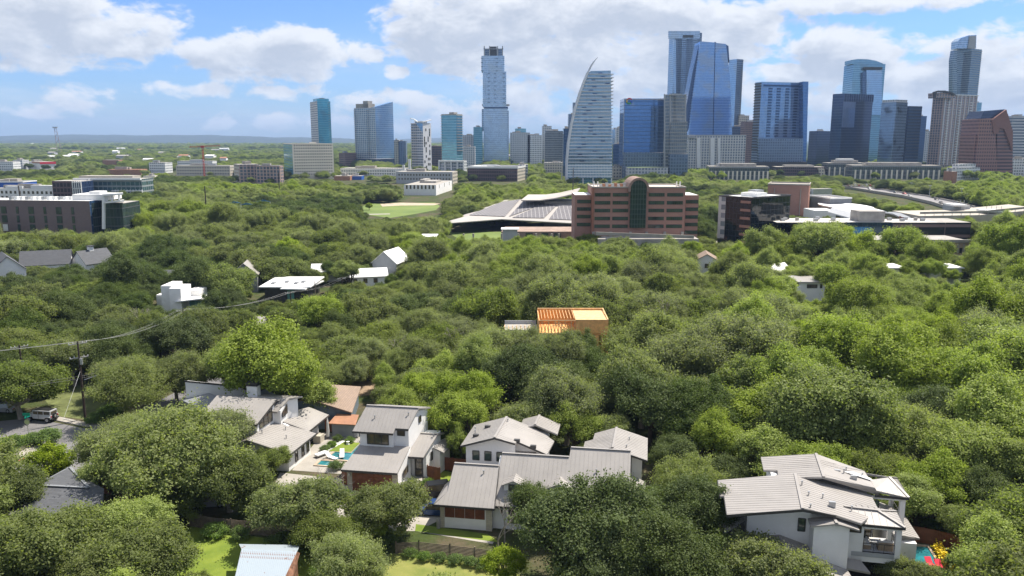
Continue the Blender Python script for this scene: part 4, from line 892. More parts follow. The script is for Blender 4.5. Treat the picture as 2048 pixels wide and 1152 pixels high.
window(ha, (4.98, 5.8), (5.26, 8.9), 4.6, 5.5, 3, z0b=4.75, z1b=6.7); window(ha, (6.42, 9.7), (6.5, 11.0), 5.0, 5.7, 3, z0b=5.2, z1b=6.5)
for y in (5.0, 6.9, 8.4): window(ha, (10.28 + .03 * (y - 5), y), (10.3 + .03 * (y - 5), y + .7), .6, 2.2, 1)
window(ha, (8.72, 10.6), (8.78, 13.6), .3, 2.5, 3)
vents(ha, [(7.5, 8.2, 3.8), (8.7, 5.9, 3.5), (5.6, 5.2, 4.3)])
mb = MB(); mb.box(9.2, 13.2, 0, 10.3, 14.6, 1.1); tag(mb.build('outdoor_kitchen', M['limestone']), 'pale stone outdoor kitchen block beneath the folded patio umbrella', 'grill counter'); ob = bpy.data.objects['outdoor_kitchen']; ob.location = (*o, 0); ob.rotation_euler = (0, 0, R(ya))
# terrace, pool, lawn, loungers, umbrellas
sheet('terrace', [loc2(o, ya, x, y, 0)[:2] for x, y in [(10.4, 3.6), (17.2, 3.6), (17.2, 17.5), (9, 17.5)]], M['concrete'], .02, True)
pool_at('small square spa basin with turquoise water and stone rim', [(12.6, 5.4), (15.4, 5.4), (15.4, 7.4), (12.6, 7.4)], o, ya)
pool_at('turquoise garden pool between the chimney house and the garage house', [(13.2, 7.5), (18.6, 7.5), (18.6, 14.6), (16.0, 14.6), (16.0, 10.4), (13.2, 10.4)], o, ya)
sheet('lawn', [loc2(o, ya, x, y, 0)[:2] for x, y in [(12.6, 10.6), (15.8, 10.6), (15.8, 14.4), (13.4, 14.4)]], M['lawn'], .05, True, False)
for k in range(5):
    x = 11.6 + .25 * k; y = 10.6 + k * .85; sheet('paving_slab', [loc2(o, ya, x + a, y + b, 0)[:2] for a, b in [(0, 0), (.9, 0), (.95, .7), (.05, .7)]], M['white'], .045, True, False)
def chaise(x, y, rot, lab):
    t_ = thing('lounge_chair', lab, 'lounger', loc2(o, ya, x, y, .05), ya + rot, 'white pool loungers')
    mb = MB(); pr = [(-1.0, .28), (-.55, .24), (-.1, .34), (.3, .30), (.95, .82)]
    for (a, z), (b, z2) in zip(pr, pr[1:]): mb.bar((a, 0, z), (b, 0, z2), .62, .07)
    mb.build('shell', M['white'], t_, bevel=.02); mb = MB(); mb.box(-.6, -.25, 0, .4, .25, .25); mb.build('base', M['white'], t_)
chaise(14.1, 8.0, 160, 'white sculpted lounger in the shallow water nearest the spa basin'); chaise(15.2, 9.1, 110, 'white sculpted lounger in the shallow water nearer the garden lawn')
t_ = thing('daybed', 'white padded flat daybed on the terrace between house and pool', 'daybed', loc2(o, ya, 12.3, 8.9, .02), ya + 62)
MB().box(-.95, -.42, .3, .95, .42, .46).build('mattress', M['white'], t_, bevel=.04)
for sx in (-.85, .85):
    for sy in (-.35, .35): MB().bar((sx, sy, 0), (sx, sy, .3), .06).build('leg', M['trim'], t_)
def folded_umbrella(x, y, h, mat, lab):
    t_ = thing('patio_umbrella', lab, 'umbrella', loc2(o, ya, x, y, .02)); MB().tube([(0, 0, 0), (0, 0, h)], .03).build('pole', M['trim'], t_)
    MB().tube([(0, 0, .12 * h), (.02, 0, .4 * h), (0, 0, .75 * h), (0, 0, h * .99)], [.30, .22, .17, .03], 9).build('canopy', mat, t_); MB().tube([(0, 0, 0), (0, 0, .08)], .3, 10).build('base', M['concrete'], t_)
folded_umbrella(10.6, 15.2, 3.3, cush, 'folded pale grey umbrella beside the outdoor kitchen'); folded_umbrella(14.6, 16.3, 2.2, M['stucco_g'], 'shorter folded umbrella by the red brown fence')
for (x, y, q_) in ((14.4, 14.2, 'farther'), (14.3, 13.6, 'nearer')):
    t_ = thing('stool', q_ + ' of two small white rounded stools on the little garden lawn', 'stool', loc2(o, ya, x, y, .05), 0, 'white garden stools'); MB().tube([(0, 0, 0), (0, 0, .2), (0, 0, .42)], [.26, .16, .28], 10).build('seat', M['white'], t_)
board_fence('red brown board fence behind the garden pool', [loc2(o, ya, 9., 18, 0), loc2(o, ya, 14, 18, 0), loc2(o, ya, 19, 18, 0)], 1.9)
t_ = thing('garden_wall', 'low dark blue garden wall behind the folded umbrellas', 'wall', loc2(o, ya, 12, 17.2, 0), ya); MB().box(-1, -.12, 0, 6.5, .12, 1.0).build('wall_face', M['metal_d'], t_)
board_fence('red brown gate panel left of the garage corner', [G(685, 968), G(700, 972)], 1.7); board_fence('red brown gate panel right of the entrance porch', [G(855, 957), G(880, 962)], 1.8)
board_fence('red brown board fence between the garage house and the gable house', [G(877, 938), G(935, 945)], 1.8)
# ---- brown shingled house and its orange shed
bh = thing('house', 'single-storey house with brown shingle roof and blue grey walls behind the garden fence', 'house', (-28, 118, 0)); FOOT.append([(-36, 113), (-22, 113), (-22, 127), (-36, 127)])
c0 = (-28, 118, 0)
E_, Eb, Rf, Rb = G(704, 825, 3.), G(722, 773, 3.), G(612, 796, 5.0), G(662, 769, 5.0); Lf = Rf + (Rf - E_) * .8; Lb = Rb + (Rb - Eb) * .8; Lf.z = Lb.z = 3.2
mb = MB(c0); mb.slab([E_, Eb, Rb, Rf], .16); mb.slab([Rf, Rb, Lb, Lf], .16); mb.build('roof', M['shingle_b'], bh)
q = lambda a, b, t: a + (b - a) * t
f1_, f2_, f3_ = q(E_, Eb, .06) + (Rf - E_) * .06, Rf + (Rb - Rf) * .06, q(Lf, Lb, .06) + (Rf - Lf) * .06; g1_, g2_, g3_ = q(E_, Eb, .95) + (Rf - E_) * .06, Rf + (Rb - Rf) * .95, q(Lf, Lb, .95) + (Rf - Lf) * .06
slate_ = pmat('slate_blue_paint', (.15, .19, .22), .8)
MB(c0).prism([(f1_.x, f1_.y, 2.9), (g1_.x, g1_.y, 2.9), (g2_.x, g2_.y, 4.8), (g3_.x, g3_.y, 3.1), (f3_.x, f3_.y, 3.1), (f2_.x, f2_.y, 4.8)], 0, cap=False).build('wall', slate_, bh)
sh = thing('garden_shed', 'small shed with flat terracotta orange roof behind the fence', 'shed', (-25, 113, 0)); FOOT.append([(-27.5, 110.5), (-22, 110.5), (-22, 114.5), (-27.5, 114.5)])
MB((-25, 113, 0)).slab([(-26.9, 111.6, 2.2), (-22.8, 111.0, 2.2), (-22.9, 114.2, 2.6), (-26.3, 114.7, 2.6)], .12).build('roof', M['orange'], sh)
MB((-25, 113, 0)).prism([(-26.5, 111.9), (-23.1, 111.5), (-23.2, 113.9), (-26.1, 114.3)], 0, 2.1).build('wall', M['metal_d'], sh)
# ---- grey shingled house bottom left
gs = thing('house', 'low house with dark grey shingle gable roof at the lower left street corner', 'house', (-47, 84, 0))
a, b_, c_, d_ = G(60, 980, 3.0), G(138, 935, 5.0), G(178, 975, 4.6), G(82, 970, 4.2)
mb = MB((-47, 84, 0)); e1, e2, e3 = G(205, 977, 4.2), G(230, 1020, 2.9), G(170, 1075, 2.9)
mb.slab([G(52, 982, 2.9), G(140, 934, 4.6), G(178, 975, 4.6), G(82, 970, 4.6)], .15)
mb.slab([G(82, 970, 4.6), G(178, 975, 4.6), G(208, 977, 4.5), G(205, 1020, 3.4), G(180, 1080, 2.6), G(60, 1085, 2.6), G(30, 1040, 2.8)], .15)
mb.slab([G(140, 934, 4.6), G(185, 965, 3.2), G(208, 977, 4.5), G(178, 975, 4.6)], .15)
mb.build('roof', M['shingle_g'], gs)
for p_, q_ in ((G(82, 970, 4.68), G(178, 975, 4.68)), (G(140, 934, 4.68), G(178, 975, 4.68)), (G(52, 982, 2.98), G(140, 934, 4.68))): MB((-47, 84, 0)).bar(p_, q_, .3, .08).build('ridge_cap', M['metal_d'], gs)
ww = [G(88, 1000, 2.5), G(190, 1000, 2.5), G(170, 1060, 2.5), G(70, 1060, 2.5)]
MB((-47, 84, 0)).prism([(p.x, p.y) for p in ww], 0, 2.4).build('wall', M['stucco_g'], gs); FOOT.append([(p.x, p.y) for p in ww])
board_fence('red brown board fence beside the grey shingled house', [G(188, 985), G(235, 990)], 1.9)
# ---- rusty tin shed
ts = thing('metal_shed', 'old corrugated tin shed with rust patches standing on the mown lawn', 'shed', (-20, 64, 0))
tin = bpy.data.materials.new('corrugated_tin'); tin.use_nodes = True; t = NT(tin.node_tree); b = t.n['Principled BSDF']; uv = t.new('ShaderNodeUVMap').outputs[0]
nz = t.noise(uv, .45, 5, .65); t.put(b.inputs['Base Color'], t.mix(t.ss(nz, .60, .66), (.40, .46, .50, 1), (.22, .075, .03, 1))); b.inputs['Metallic'].default_value = .3; b.inputs['Roughness'].default_value = .45
t1, t2, t3, t4 = G(483, 1098, 3.0), G(594, 1103, 3.0), G(560, 1175, 2.1), G(466, 1170, 2.1)
mb = MB((-20, 64, 0)); mb.slab([t1, t2, t3, t4], .05); ribs(mb, [t1, t2, t3, t4], (t4 - t1), .18, .07, .03); mb.slab([t1, t2, G(600, 1090, 2.4), G(478, 1088, 2.5)], .04); mb.build('roof', tin, ts)
rust = pmat('rust_sheet', (.20, .10, .06), .9, 0, .3, 2)
mb = MB((-20, 64, 0)); mb.poly([t2, G(600, 1106, 2.6), G(583, 1165, 1.9), t3]); mb.poly([t2, (t2.x, t2.y, 0), (t3.x, t3.y, 0), t3]); mb.poly([t1, t4, (t4.x, t4.y, 0), (t1.x, t1.y, 0)]); mb.poly([t4, t3, (t3.x, t3.y, 0), (t4.x, t4.y, 0)]); mb.poly([t1, (t1.x, t1.y, 0), (t2.x, t2.y, 0), t2]); mb.build('wall', rust, ts)
FOOT.append([(p.x, p.y) for p in (t1, t2, t3, t4)])
# ---- slat fence and retaining strips in front
board_fence('weathered horizontal slat fence along the path above the dry lawn', [G(792, 1108), G(838, 1106), G(900, 1113), G(1000, 1125)], 1.35, M['wood_d'], True)
board_fence('weathered slat fence behind the mown lawn under the oaks', [G(375, 1052), G(430, 1062), G(530, 1072), G(600, 1082), G(700, 1095)], 1.6, M['wood_d'], True)
FOOT.append([tuple(G(a, b))[:2] for a, b in [(790, 1112), (1010, 1130), (1000, 1105), (790, 1085)]])
tag(MB(G(368, 1083)).tube([G(368, 1083), G(368, 1083) + Vector((0, 0, .55))], [.34, .28], 9).build('tree_stump', M['bark']), 'grey tree stump on the mown lawn', 'stump')
tag(MB(G(877, 1056)).tube([G(877, 1056), G(877, 1056) + Vector((0, 0, .9)), G(877, 1056) + Vector((0, 0, 1.2))], [.22, .24, .12], 9).build('bird_bath', M['conc_d']), 'grey stone urn on the lawn before the shuttered house', 'urn')
# ================================================================== city
cP = math.cos(PIT)
def kx(px): return (px - 1024) * cP / F
def ydist(py): return G(1024, py).y
def zat(py, D): return AT(1024, py, D).z
def ext(name, pts, D, depth, mat, parent, c, sidemat=None):
    """outline in pixels at distance D, given its real depth"""
    fr = [AT(a, b, D) for a, b in pts]; bk = [p + Vector((0, depth, 0)) for p in fr]; mb = MB(c); n = len(fr)
    ar = sum(fr[i].x * fr[(i + 1) % n].z - fr[(i + 1) % n].x * fr[i].z for i in range(n))
    if ar < 0: fr.reverse(); bk.reverse()
    x0 = min(p.x for p in fr)
    mb.poly(fr, [(p.x - x0, p.z) for p in fr]); mb.poly(bk[::-1], [(p.x - x0, p.z) for p in bk[::-1]])
    sm = mb if sidemat is None else MB(c)
    for i in range(n): j = (i + 1) % n; sm.poly([fr[j], fr[i], bk[i], bk[j]])
    o = mb.build(name, mat, parent)
    if sidemat is not None: sm.build(name if name != 'facade' else 'side_face', sidemat, parent)
    return o
class Tower:
    def __init__(s, name, label, cat, xl, xc, xr, ytop, D, yaw=30, ml=None, mr=None, roofm=None, group=None, z0=0., base=None, ybot=None):
        s.D = D; th = R(yaw); s.z0 = z0; zt_ = zat(ytop, D)
        def kx(px): return (px - 1024) / F * (cP - (.7 * zt_ - H) / D * math.sin(PIT))
        if xc is None:
            cx0, cx1 = kx(xl) * D, kx(xr) * D; dep = min(max(16., (cx1 - cx0) * .8), 40. if zt_ > 45 else 18.)
            s.A = Vector((cx0, D, 0)); s.B = Vector((cx1, D, 0)); s.C = s.B + Vector((0, dep, 0)); s.E = s.A + Vector((0, dep, 0))
            s.faces = [(s.A, s.B)]
        else:
            B = Vector((kx(xc) * D, D, 0)); dl = Vector((-math.cos(th), math.sin(th), 0)); dr = Vector((math.sin(th), math.cos(th), 0))
            def L(d, px, lim):
                k = kx(px); v = (k * B.y - B.x) / (d.x - k * d.y); return v if 4 < v < lim else 25.
            s.B = B; s.A = B + dl * L(dl, xl, 400); s.C = B + dr * L(dr, xr, 75); s.E = s.A + (s.C - B)
            s.faces = [(s.A, s.B), (s.B, s.C)]
        s.zt = zat(ytop, D); cen = (s.A + s.B + s.C + s.E) / 4; s.c = cen.copy(); s.name = name
        s.root = base.root if base else thing(name, label, cat, cen, 0, group)
        if base: s.c = base.c
        else: FOOT.append([(p.x, p.y) for p in (s.A, s.B, s.C, s.E)])
        s.foot = [s.A, s.B, s.C, s.E]
        if not base and ybot: CLEAR.append((xl + 2, ytop + 1, xr - 2, ybot - 4, D - 2))
        ml = ml or M['stucco_g']; mr = mr or ml
        mb = MB(s.c); mb.poly([(s.A.x, s.A.y, z0), (s.B.x, s.B.y, z0), (s.B.x, s.B.y, s.zt), (s.A.x, s.A.y, s.zt)]); 
        if xc is None: mb2 = mb
        else: mb.build('facade', ml, s.root); mb2 = MB(s.c)
        mb2.poly([(s.B.x, s.B.y, z0), (s.C.x, s.C.y, z0), (s.C.x, s.C.y, s.zt), (s.B.x, s.B.y, s.zt)])
        mb2.poly([(s.C.x, s.C.y, z0), (s.E.x, s.E.y, z0), (s.E.x, s.E.y, s.zt), (s.C.x, s.C.y, s.zt)]); mb2.poly([(s.E.x, s.E.y, z0), (s.A.x, s.A.y, z0), (s.A.x, s.A.y, s.zt), (s.E.x, s.E.y, s.zt)])
        mb2.build('facade', mr, s.root)
        MB(s.c).poly([(p.x, p.y, s.zt) for p in s.foot]).build('roof', roofm or M['conc_d'], s.root)
    def at(s, f, t, z, out=0.):
        a, b = s.faces[f]; d = (b - a); n = Vector((d.y, -d.x, 0)).normalized(); p = a + d * t + n * out; return Vector((p.x, p.y, z))
    def rows(s, f, t0, t1, z0, z1, step, mat, out=.8, th=.5, name='floor_band', proto=None):
        """one storey band a child of its own: the mesh is shared"""
        a = s.at(f, t0, 0, out / 2); b = s.at(f, t1, 0, out / 2); mb = MB(s.c); mb.bar(a, b, out, th); me = mb.mesh(name); me.materials.append(mat); z = z0
        while z < z1:
            o = bpy.data.objects.new(name, me); C.objects.link(o); o.parent = s.root; o.location.z = z; z += step
    def fins(s, f, n, z0, z1, mat, out=.6, wd=.5, t0=0., t1=1., name='fin'):
        for k in range(n):
            t = t0 + (t1 - t0) * k / max(1, n - 1); mb = MB(s.c); mb.bar(s.at(f, t, z0, out / 2), s.at(f, t, z1, out / 2), wd, out, s.at(f, t, z0, 1) - s.at(f, t, z0, 0)); mb.build(name, mat, s.root)
    def crown(s, t, mat, z1, inset=.15, name='plant_room', u0=None, u1=None, v0=None, v1=None):
        u0 = inset if u0 is None else u0; u1 = 1 - inset if u1 is None else u1; v0 = inset if v0 is None else v0; v1 = 1 - inset if v1 is None else v1
        P = lambda u, v: s.A + (s.B - s.A) * u + (s.C - s.B) * v
        q = [P(u0, v0), P(u1, v0), P(u1, v1), P(u0, v1)]; MB(s.c).prism([(p.x, p.y) for p in q], s.zt, z1).build(name, mat, s.root)
    def parapet(s, mat, h=1.2, w_=.5, name='parapet'):
        mb = MB(s.c); ps = s.foot
        for i in range(4):
            a, b = ps[i], ps[(i + 1) % 4]; mb.bar((a.x, a.y, s.zt + h / 2), (b.x, b.y, s.zt + h / 2), w_, h)
        mb.build(name, mat, s.root)
    def wins(s, f, cols, zs, ww, wh, mat, t0=.03, t1=.97, name='window', fr=None):
        """single windows: up to 100 children of their own, the rest one child"""
        a, b = s.faces[f]; d = (b - a).normalized(); mb = MB(); mb.bar((0, 0, wh / 2), (d.x * ww, d.y * ww, wh / 2), .16, wh); me = mb.mesh(name); me.materials.append(mat); me2 = None; cnt = 0; rest = MB(s.c)
        for z in zs:
            for k in range(cols):
                t = t0 + (t1 - t0) * (k + .5) / cols; p = s.at(f, t, z, .02) - d * ww / 2
                if cnt < 100:
                    o = bpy.data.objects.new(name, me); C.objects.link(o); o.parent = s.root; o.location = p - s.c
                else: rest.bar(p + Vector((0, 0, wh / 2)), p + d * ww + Vector((0, 0, wh / 2)), .16, wh)
                cnt += 1
        if rest.f: kind(rest.build(name, mat, s.root), 'stuff')
# facade materials; the third colour paints mottled reflections into the glass
FA = {
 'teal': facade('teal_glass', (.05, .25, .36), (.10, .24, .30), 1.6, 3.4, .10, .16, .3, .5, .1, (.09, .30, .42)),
 'beigebal': facade('beige_balconies', (.10, .12, .14), (.40, .37, .33), 5.0, 3.3, .34, .34, .4, .2),
 'tan': pmat('tan_render', (.80, .73, .60), .9, 0, .05, .05),
 'north_b': facade('pale_banded_glass', (.13, .19, .25), (.38, .38, .38), 4.2, 3.3, .22, .26, .45, .4, .15, (.22, .30, .38)),
 'north_g': facade('blue_glass_wall', (.12, .22, .36), (.13, .19, .28), 1.8, 3.3, .12, .2, .35, .6, .07, (.25, .36, .5)),
 'bowie': facade('grey_slab_glass', (.10, .13, .17), (.36, .36, .38), 3.4, 3.3, .14, .36, .5, .35),
 'bowie_w': pmat('white_panel_and_reflection', (.74, .74, .76), .8, 0, .04, .05),
 'sky_t': facade('aqua_glass', (.07, .21, .30), (.16, .28, .34), 1.7, 3.3, .12, .3, .4, .5, .1, (.12, .32, .42)),
 'indep': facade('silver_blue_glass', (.22, .32, .46), (.30, .38, .48), 1.9, 3.4, .16, .22, .5, .6, .12, (.34, .45, .58)),
 'indep_s': facade('slotted_blue_glass', (.12, .18, .27), (.26, .34, .44), 3.0, 3.4, .4, .45, .3, .5),
 'sail': facade('sail_glass', (.14, .22, .31), (.20, .27, .34), 1.5, 4.2, .12, .12, .45, .6, .08, (.26, .36, .46)),
 'sail_lo': facade('sail_podium_glass', (.20, .30, .44), (.62, .64, .68), 1.5, 2.6, .16, .32, .3, .5),
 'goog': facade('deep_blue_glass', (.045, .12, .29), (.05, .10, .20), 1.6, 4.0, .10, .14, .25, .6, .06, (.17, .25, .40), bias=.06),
 'goog_d': facade('dark_blue_glass', (.03, .07, .15), (.05, .09, .15), 1.6, 4.0, .1, .16, .25, .5, .06),
 'grid': facade('beige_grid_glass', (.085, .11, .135), (.23, .225, .21), 2.0, 3.6, .15, .26, .45, .35),
 'tall': facade('slate_blue_glass', (.075, .12, .20), (.11, .15, .21), 3.0, 3.4, .30, .34, .5, .5, .1),
 'tall_l': facade('bright_blue_glass', (.17, .28, .44), (.16, .24, .36), 1.8, 3.6, .1, .14, .3, .65, .06, (.30, .42, .58)),
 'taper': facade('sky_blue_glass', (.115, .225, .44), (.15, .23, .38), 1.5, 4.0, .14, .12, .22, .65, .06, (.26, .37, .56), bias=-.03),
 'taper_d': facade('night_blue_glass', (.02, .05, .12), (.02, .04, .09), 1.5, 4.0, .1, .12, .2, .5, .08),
 'apt_w': facade('white_apartment_grid', (.10, .13, .17), (.42, .41, .39), 3.2, 3.2, .42, .36, .4, .3),
 'brownb': facade('brown_brick_tower', (.05, .05, .06), (.20, .12, .10), 2.4, 3.4, .5, .5, .4, .2),
 'n16': facade('blue_slot_glass', (.14, .23, .40), (.12, .18, .29), 1.6, 3.5, .12, .2, .35, .6, .07, (.23, .34, .53)),
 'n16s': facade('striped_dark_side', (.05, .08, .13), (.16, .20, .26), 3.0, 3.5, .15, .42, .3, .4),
 'navy': facade('navy_glass', (.018, .035, .085), (.03, .05, .09), 2.2, 3.8, .10, .12, .35, .45, .07, (.035, .06, .12)),
 'navy2': facade('navy_bright_glass', (.16, .23, .38), (.05, .08, .14), 1.5, 3.8, .2, .12, .25, .6, .06),
 'light': facade('light_blue_glass', (.10, .22, .33), (.14, .24, .33), 1.8, 3.6, .12, .2, .3, .6, .07, (.16, .30, .42)),
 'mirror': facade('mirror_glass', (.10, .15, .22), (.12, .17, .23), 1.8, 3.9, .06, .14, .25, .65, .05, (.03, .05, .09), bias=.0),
 'resb': facade('brown_white_apartments', (.10, .12, .15), (.33, .23, .19), 3.6, 3.3, .30, .26, .6, .3),
 'austo': facade('condo_glass', (.08, .14, .20), (.20, .23, .25), 2.2, 3.5, .16, .26, .5, .5, .1, (.14, .22, .30)),
 'pink': facade('pink_granite_grid', (.04, .03, .04), (.24, .125, .10), 2.6, 3.8, .42, .5, .3, .3),
 'pinkb': facade('pink_granite_bands', (.05, .035, .04), (.21, .11, .095), 40, 3.8, .01, .5, .1, .3),
 'greyb': facade('grey_band_offices', (.07, .09, .12), (.40, .40, .41), 30, 3.8, .01, .45, .2, .3),
 'cityhall': facade('bronze_bay_glass', (.07, .09, .10), (.16, .17, .17), 2.4, 4.5, .1, .12, .5, .4),
 'beige': facade('beige_offices', (.09, .10, .11), (.42, .38, .31), 3.2, 3.6, .45, .5, .4, .2),
 'white': facade('white_offices', (.12, .14, .16), (.56, .56, .55), 3.0, 3.4, .4, .48, .4, .2),
 'pale': facade('pale_bg', (.16, .19, .22), (.42, .42, .42), 3.4, 3.4, .4, .4, .4, .2),
 'maroon': facade('maroon_offices', (.035, .03, .04), (.085, .05, .05), 2.4, 3.6, .2, .3, .4, .4),
}
fr_w = M['white']; gl = M['glass']
# ---- towers, left to right
t = Tower('condo_tower', 'slim teal glass tower with pale left face, leftmost of the high-rises', 'tower', 621.5, 636, 662, 202, 1200, 62, FA['beigebal'], FA['teal']); zt = t.zt
t.crown(t, FA['teal'], zat(197, 1200), u0=.45, u1=1., v0=0, v1=.9); t.crown(t, M['conc_d'], zat(195.5, 1200), u0=.7, u1=.95, v0=.3, v1=.6, name='roof_plant'); t.rows(1, .80, 1.0, 12, zt, 3.4, M['concrete'], 1.2, .5, 'balcony')
t = Tower('apartment_tower', 'broad tan apartment block with a grid of small dark windows', 'tower', 567.5, 585, 667, 289, 890, 68, FA['teal'], FA['tan']); t.wins(1, 17, [5 + 3.15 * k for k in range(11)], 1.15, 1.35, gl); t.parapet(FA['tan'], 1.); t.crown(t, FA['tan'], zat(285, 890), u0=.3, u1=.6, v0=.6, v1=.7)
t = Tower('condo_tower', 'wide tower, beige balconies left and blue glass rising to a point right', 'tower', 709, 751, 787, 215, 1300, 35, FA['north_b'], FA['north_g'])
mb = MB(t.c); a, b, c_ = t.B, t.C, t.E; z1, z2 = zat(214, 1300), zat(203.5, 1330); mb.prism([(a.x, a.y, z1), (b.x, b.y, z2), (b.x - 8, b.y + 12, z2), (a.x - 8, a.y + 12, z1)], t.zt - .1); mb.build('glass_crown', FA['north_g'], t.root)
t.crown(t, M['concrete'], zat(206.5, 1300), u0=.05, u1=.65, v0=.05, v1=.4, name='roof_deck'); t.crown(t, M['conc_d'], zat(201, 1300), u0=.4, u1=.62, v0=.05, v1=.3, name='roof_plant')
t.rows(0, 0, .10, 20, t.zt - 4, 3.3, M['concrete'], 1.8, .5, 'balcony'); t.rows(0, .62, .72, 20, t.zt - 4, 3.3, M['concrete'], 1.8, .5, 'balcony')
t2 = Tower('condo_tower', '', '', 711, 752, 789, 318, 1285, 35, FA['navy'], FA['navy'], base=t)
t = Tower('apartment_tower', 'narrow tower with a curved white crown, white right face with dark slots', 'tower', 822.5, 846, 862.5, 246, 1020, 34, FA['bowie'], FA['bowie_w'])
rs = random.Random(3)
for k in range(30):
    z = 8 + 3.3 * (k // 2) ; u = rs.choice((.18, .36, .62, .8)); MB(t.c).bar(t.at(1, u, z, .05), t.at(1, u, z + 3.0, .05), 1.9, .2, t.at(1, u, z, 1) - t.at(1, u, z)).build('window', gl, t.root)
mb = MB(t.c)
for f, pr in ((0, [(0, 6.), (.3, 4.6), (.6, 1.4), (1, 1.6)]), (1, [(0, 1.6), (.5, 2.6), (1, 4.2)])):
    for (u, h), (u2, h2) in zip(pr, pr[1:]): mb.bar(t.at(f, u, t.zt + h, .3), t.at(f, u2, t.zt + h2, .3), 1.4, .9); mb.bar(t.at(f, u, t.zt, .1), t.at(f, u, t.zt + h, .1), .4)
mb.build('curved_crown', M['white'], t.root); t.crown(t, FA['bowie'], t.zt + 2.5, .2); t.rows(0, 0, .5, 10, t.zt, 3.3, M['concrete'], 1.0, .7, 'balcony')
mb = MB(t.c); mb.poly([t.at(0, 1, t.zt, .2), t.at(0, .45, t.zt, .2), t.at(0, 1, t.zt - 12, .2)]); mb.build('lens_window', FA['north_g'], t.root)
t = Tower('condo_tower', 'aqua glass tower with stacked balconies above a white framed podium', 'tower', 883, 913, 925, 229.5, 1010, 30, FA['sky_t'], FA['sky_t']); t.rows(0, 0, .07, 30, t.zt, 3.3, M['concrete'], 1.8, .6, 'balcony'); t.rows(1, .0, 1.0, 30, t.zt, 3.3, M['concrete'], 1.2, .7, 'balcony')
t.crown(t, M['concrete'], t.zt + 1.0, 0.0, 'roof_slab'); t.crown(t, M['conc_d'], zat(224, 1010), u0=.45, u1=.75, v0=.2, v1=.8)
tp = Tower('', '', '', 879, 928, 934, 321, 960, 30, FA['bowie'], FA['white'], base=t); tp.fins(0, 5, 0, tp.zt, M['white'], 1.4, 1.6); tp.rows(0, 0, 1, tp.zt - 1, tp.zt, 3, M['white'], 1.6, 1.6, 'cornice')
# stacked glass tower
D = 1400
r = thing('stacked_tower', 'tallest left tower of shifted glass blocks with an open dark crown', 'tower', (kx(990) * D, D + 15, 0)); c = r.location; FOOT.append([(kx(960) * D, D), (kx(1020) * D, D), (kx(1020) * D, D + 40), (kx(960) * D, D + 40)])
def blk(x0, x1, y0, y1, mat, dep=32, name='stack_block', dd=0): return ext(name, [(x0, y1), (x1, y1), (x1, y0), (x0, y0)], D + dd, dep, mat, r, c)
blk(967, 1015, 217, 338, FA['indep']); blk(963.5, 968, 218, 262, FA['indep_s'], 28, dd=2); blk(1009, 1017.5, 221, 320, FA['indep_s'], 28, dd=3); blk(965.5, 1012.5, 143, 214, FA['indep']); blk(962.8, 1008.8, 111.5, 143, FA['indep']); blk(968, 1016, 213, 217.5, FA['taper_d'], 28, 'recess', 2); blk(964, 1019, 208.5, 211, M['conc_d'], 20, 'terrace', 4)
for x in (967.5, 978, 994, 1004): blk(x, x + 2, 92, 111, M['stucco_g'], 3, 'crown_post')
blk(980, 993, 93, 111, M['trim'], 14, 'crown_louvre', 6); blk(968, 1006, 97, 111, FA['tall'], 12, 'crown_screen', 10); blk(967, 1007, 97, 98.2, M['stucco_g'], 3, 'crown_beam')
def col_bal(xs, y0, y1, wd=3.2):
    z0, z1 = zat(y1, D), zat(y0, D)
    for x in xs:
        me = None; z = z0; X = kx(x) * D; mb = MB(); mb.box(-wd / 2, -1.4, -.2, wd / 2, 0, 1.0); me = mb.mesh('balcony'); me.materials.append(FA['tall'])
        while z < z1: ob = bpy.data.objects.new('balcony', me); C.objects.link(ob); ob.parent = r; ob.location = (X - c.x, D - .02 - c.y, z); z += 3.4 * 2 if len(xs) > 1 else 3.4
col_bal((978, 990.5, 1008), 146, 205); col_bal((965, 994), 114, 142); blk(960, 1024, 322, 345, FA['navy'], 30, 'podium', -10)
# low things between the left towers
def low(name, label, xl, xr, yt, yb, mat, cat='building', yaw=None, xc=None, mr=None, wallm=None, roofm=None, dep=None):
    Dd = ydist(yb); t = Tower(name, label, cat, xl, xc, xr, yt, Dd, yaw or 20, mat, mr, roofm or M['concrete'], ybot=yb); rq = random.Random(int(xl * 7 + yt))
    if cat in ('building', 'tower') and name not in ('apartment_block_',):
        for q_ in range(2): a, b = rq.uniform(.1, .5), rq.uniform(.15, .5); t.crown(t, rq.choice((M['conc_d'], M['concrete'], M['steel'])), t.zt + rq.uniform(1.2, 3.2), u0=a, u1=a + rq.uniform(.15, .4), v0=b, v1=b + rq.uniform(.2, .4), name='roof_plant')
    return t
low('apartment_block', 'small cream block right behind the pointed blue glass tower', 786, 798, 280, 331, FA['beige']); low('office_block', 'small grey glass block right of the cream one behind the pointed tower', 797, 812, 282, 331, FA['tall'])
low('office_block', 'low pinkish office with parapet between the tan block and the pointed tower', 678, 713, 306, 335, FA['brownb'], xc=690, mr=FA['brownb'])
low('apartment_block', 'long red and white low apartment block in front of the pointed tower', 681, 822, 337, 352, FA['white'], xc=810, yaw=6)
low('office_block', 'dark brown low block left of the aqua tower', 862, 883, 292, 334, FA['maroon']); low('apartment_block', 'grey framed mid-rise right of the aqua tower', 923, 950, 293, 334, FA['pale'])
low('office_block', 'glassy block peeking left of the stacked tower', 947, 965, 254, 331, FA['sky_t']); low('apartment_block', 'long pale block on the skyline left of the stacked tower', 925, 964, 270, 330, FA['pale'])
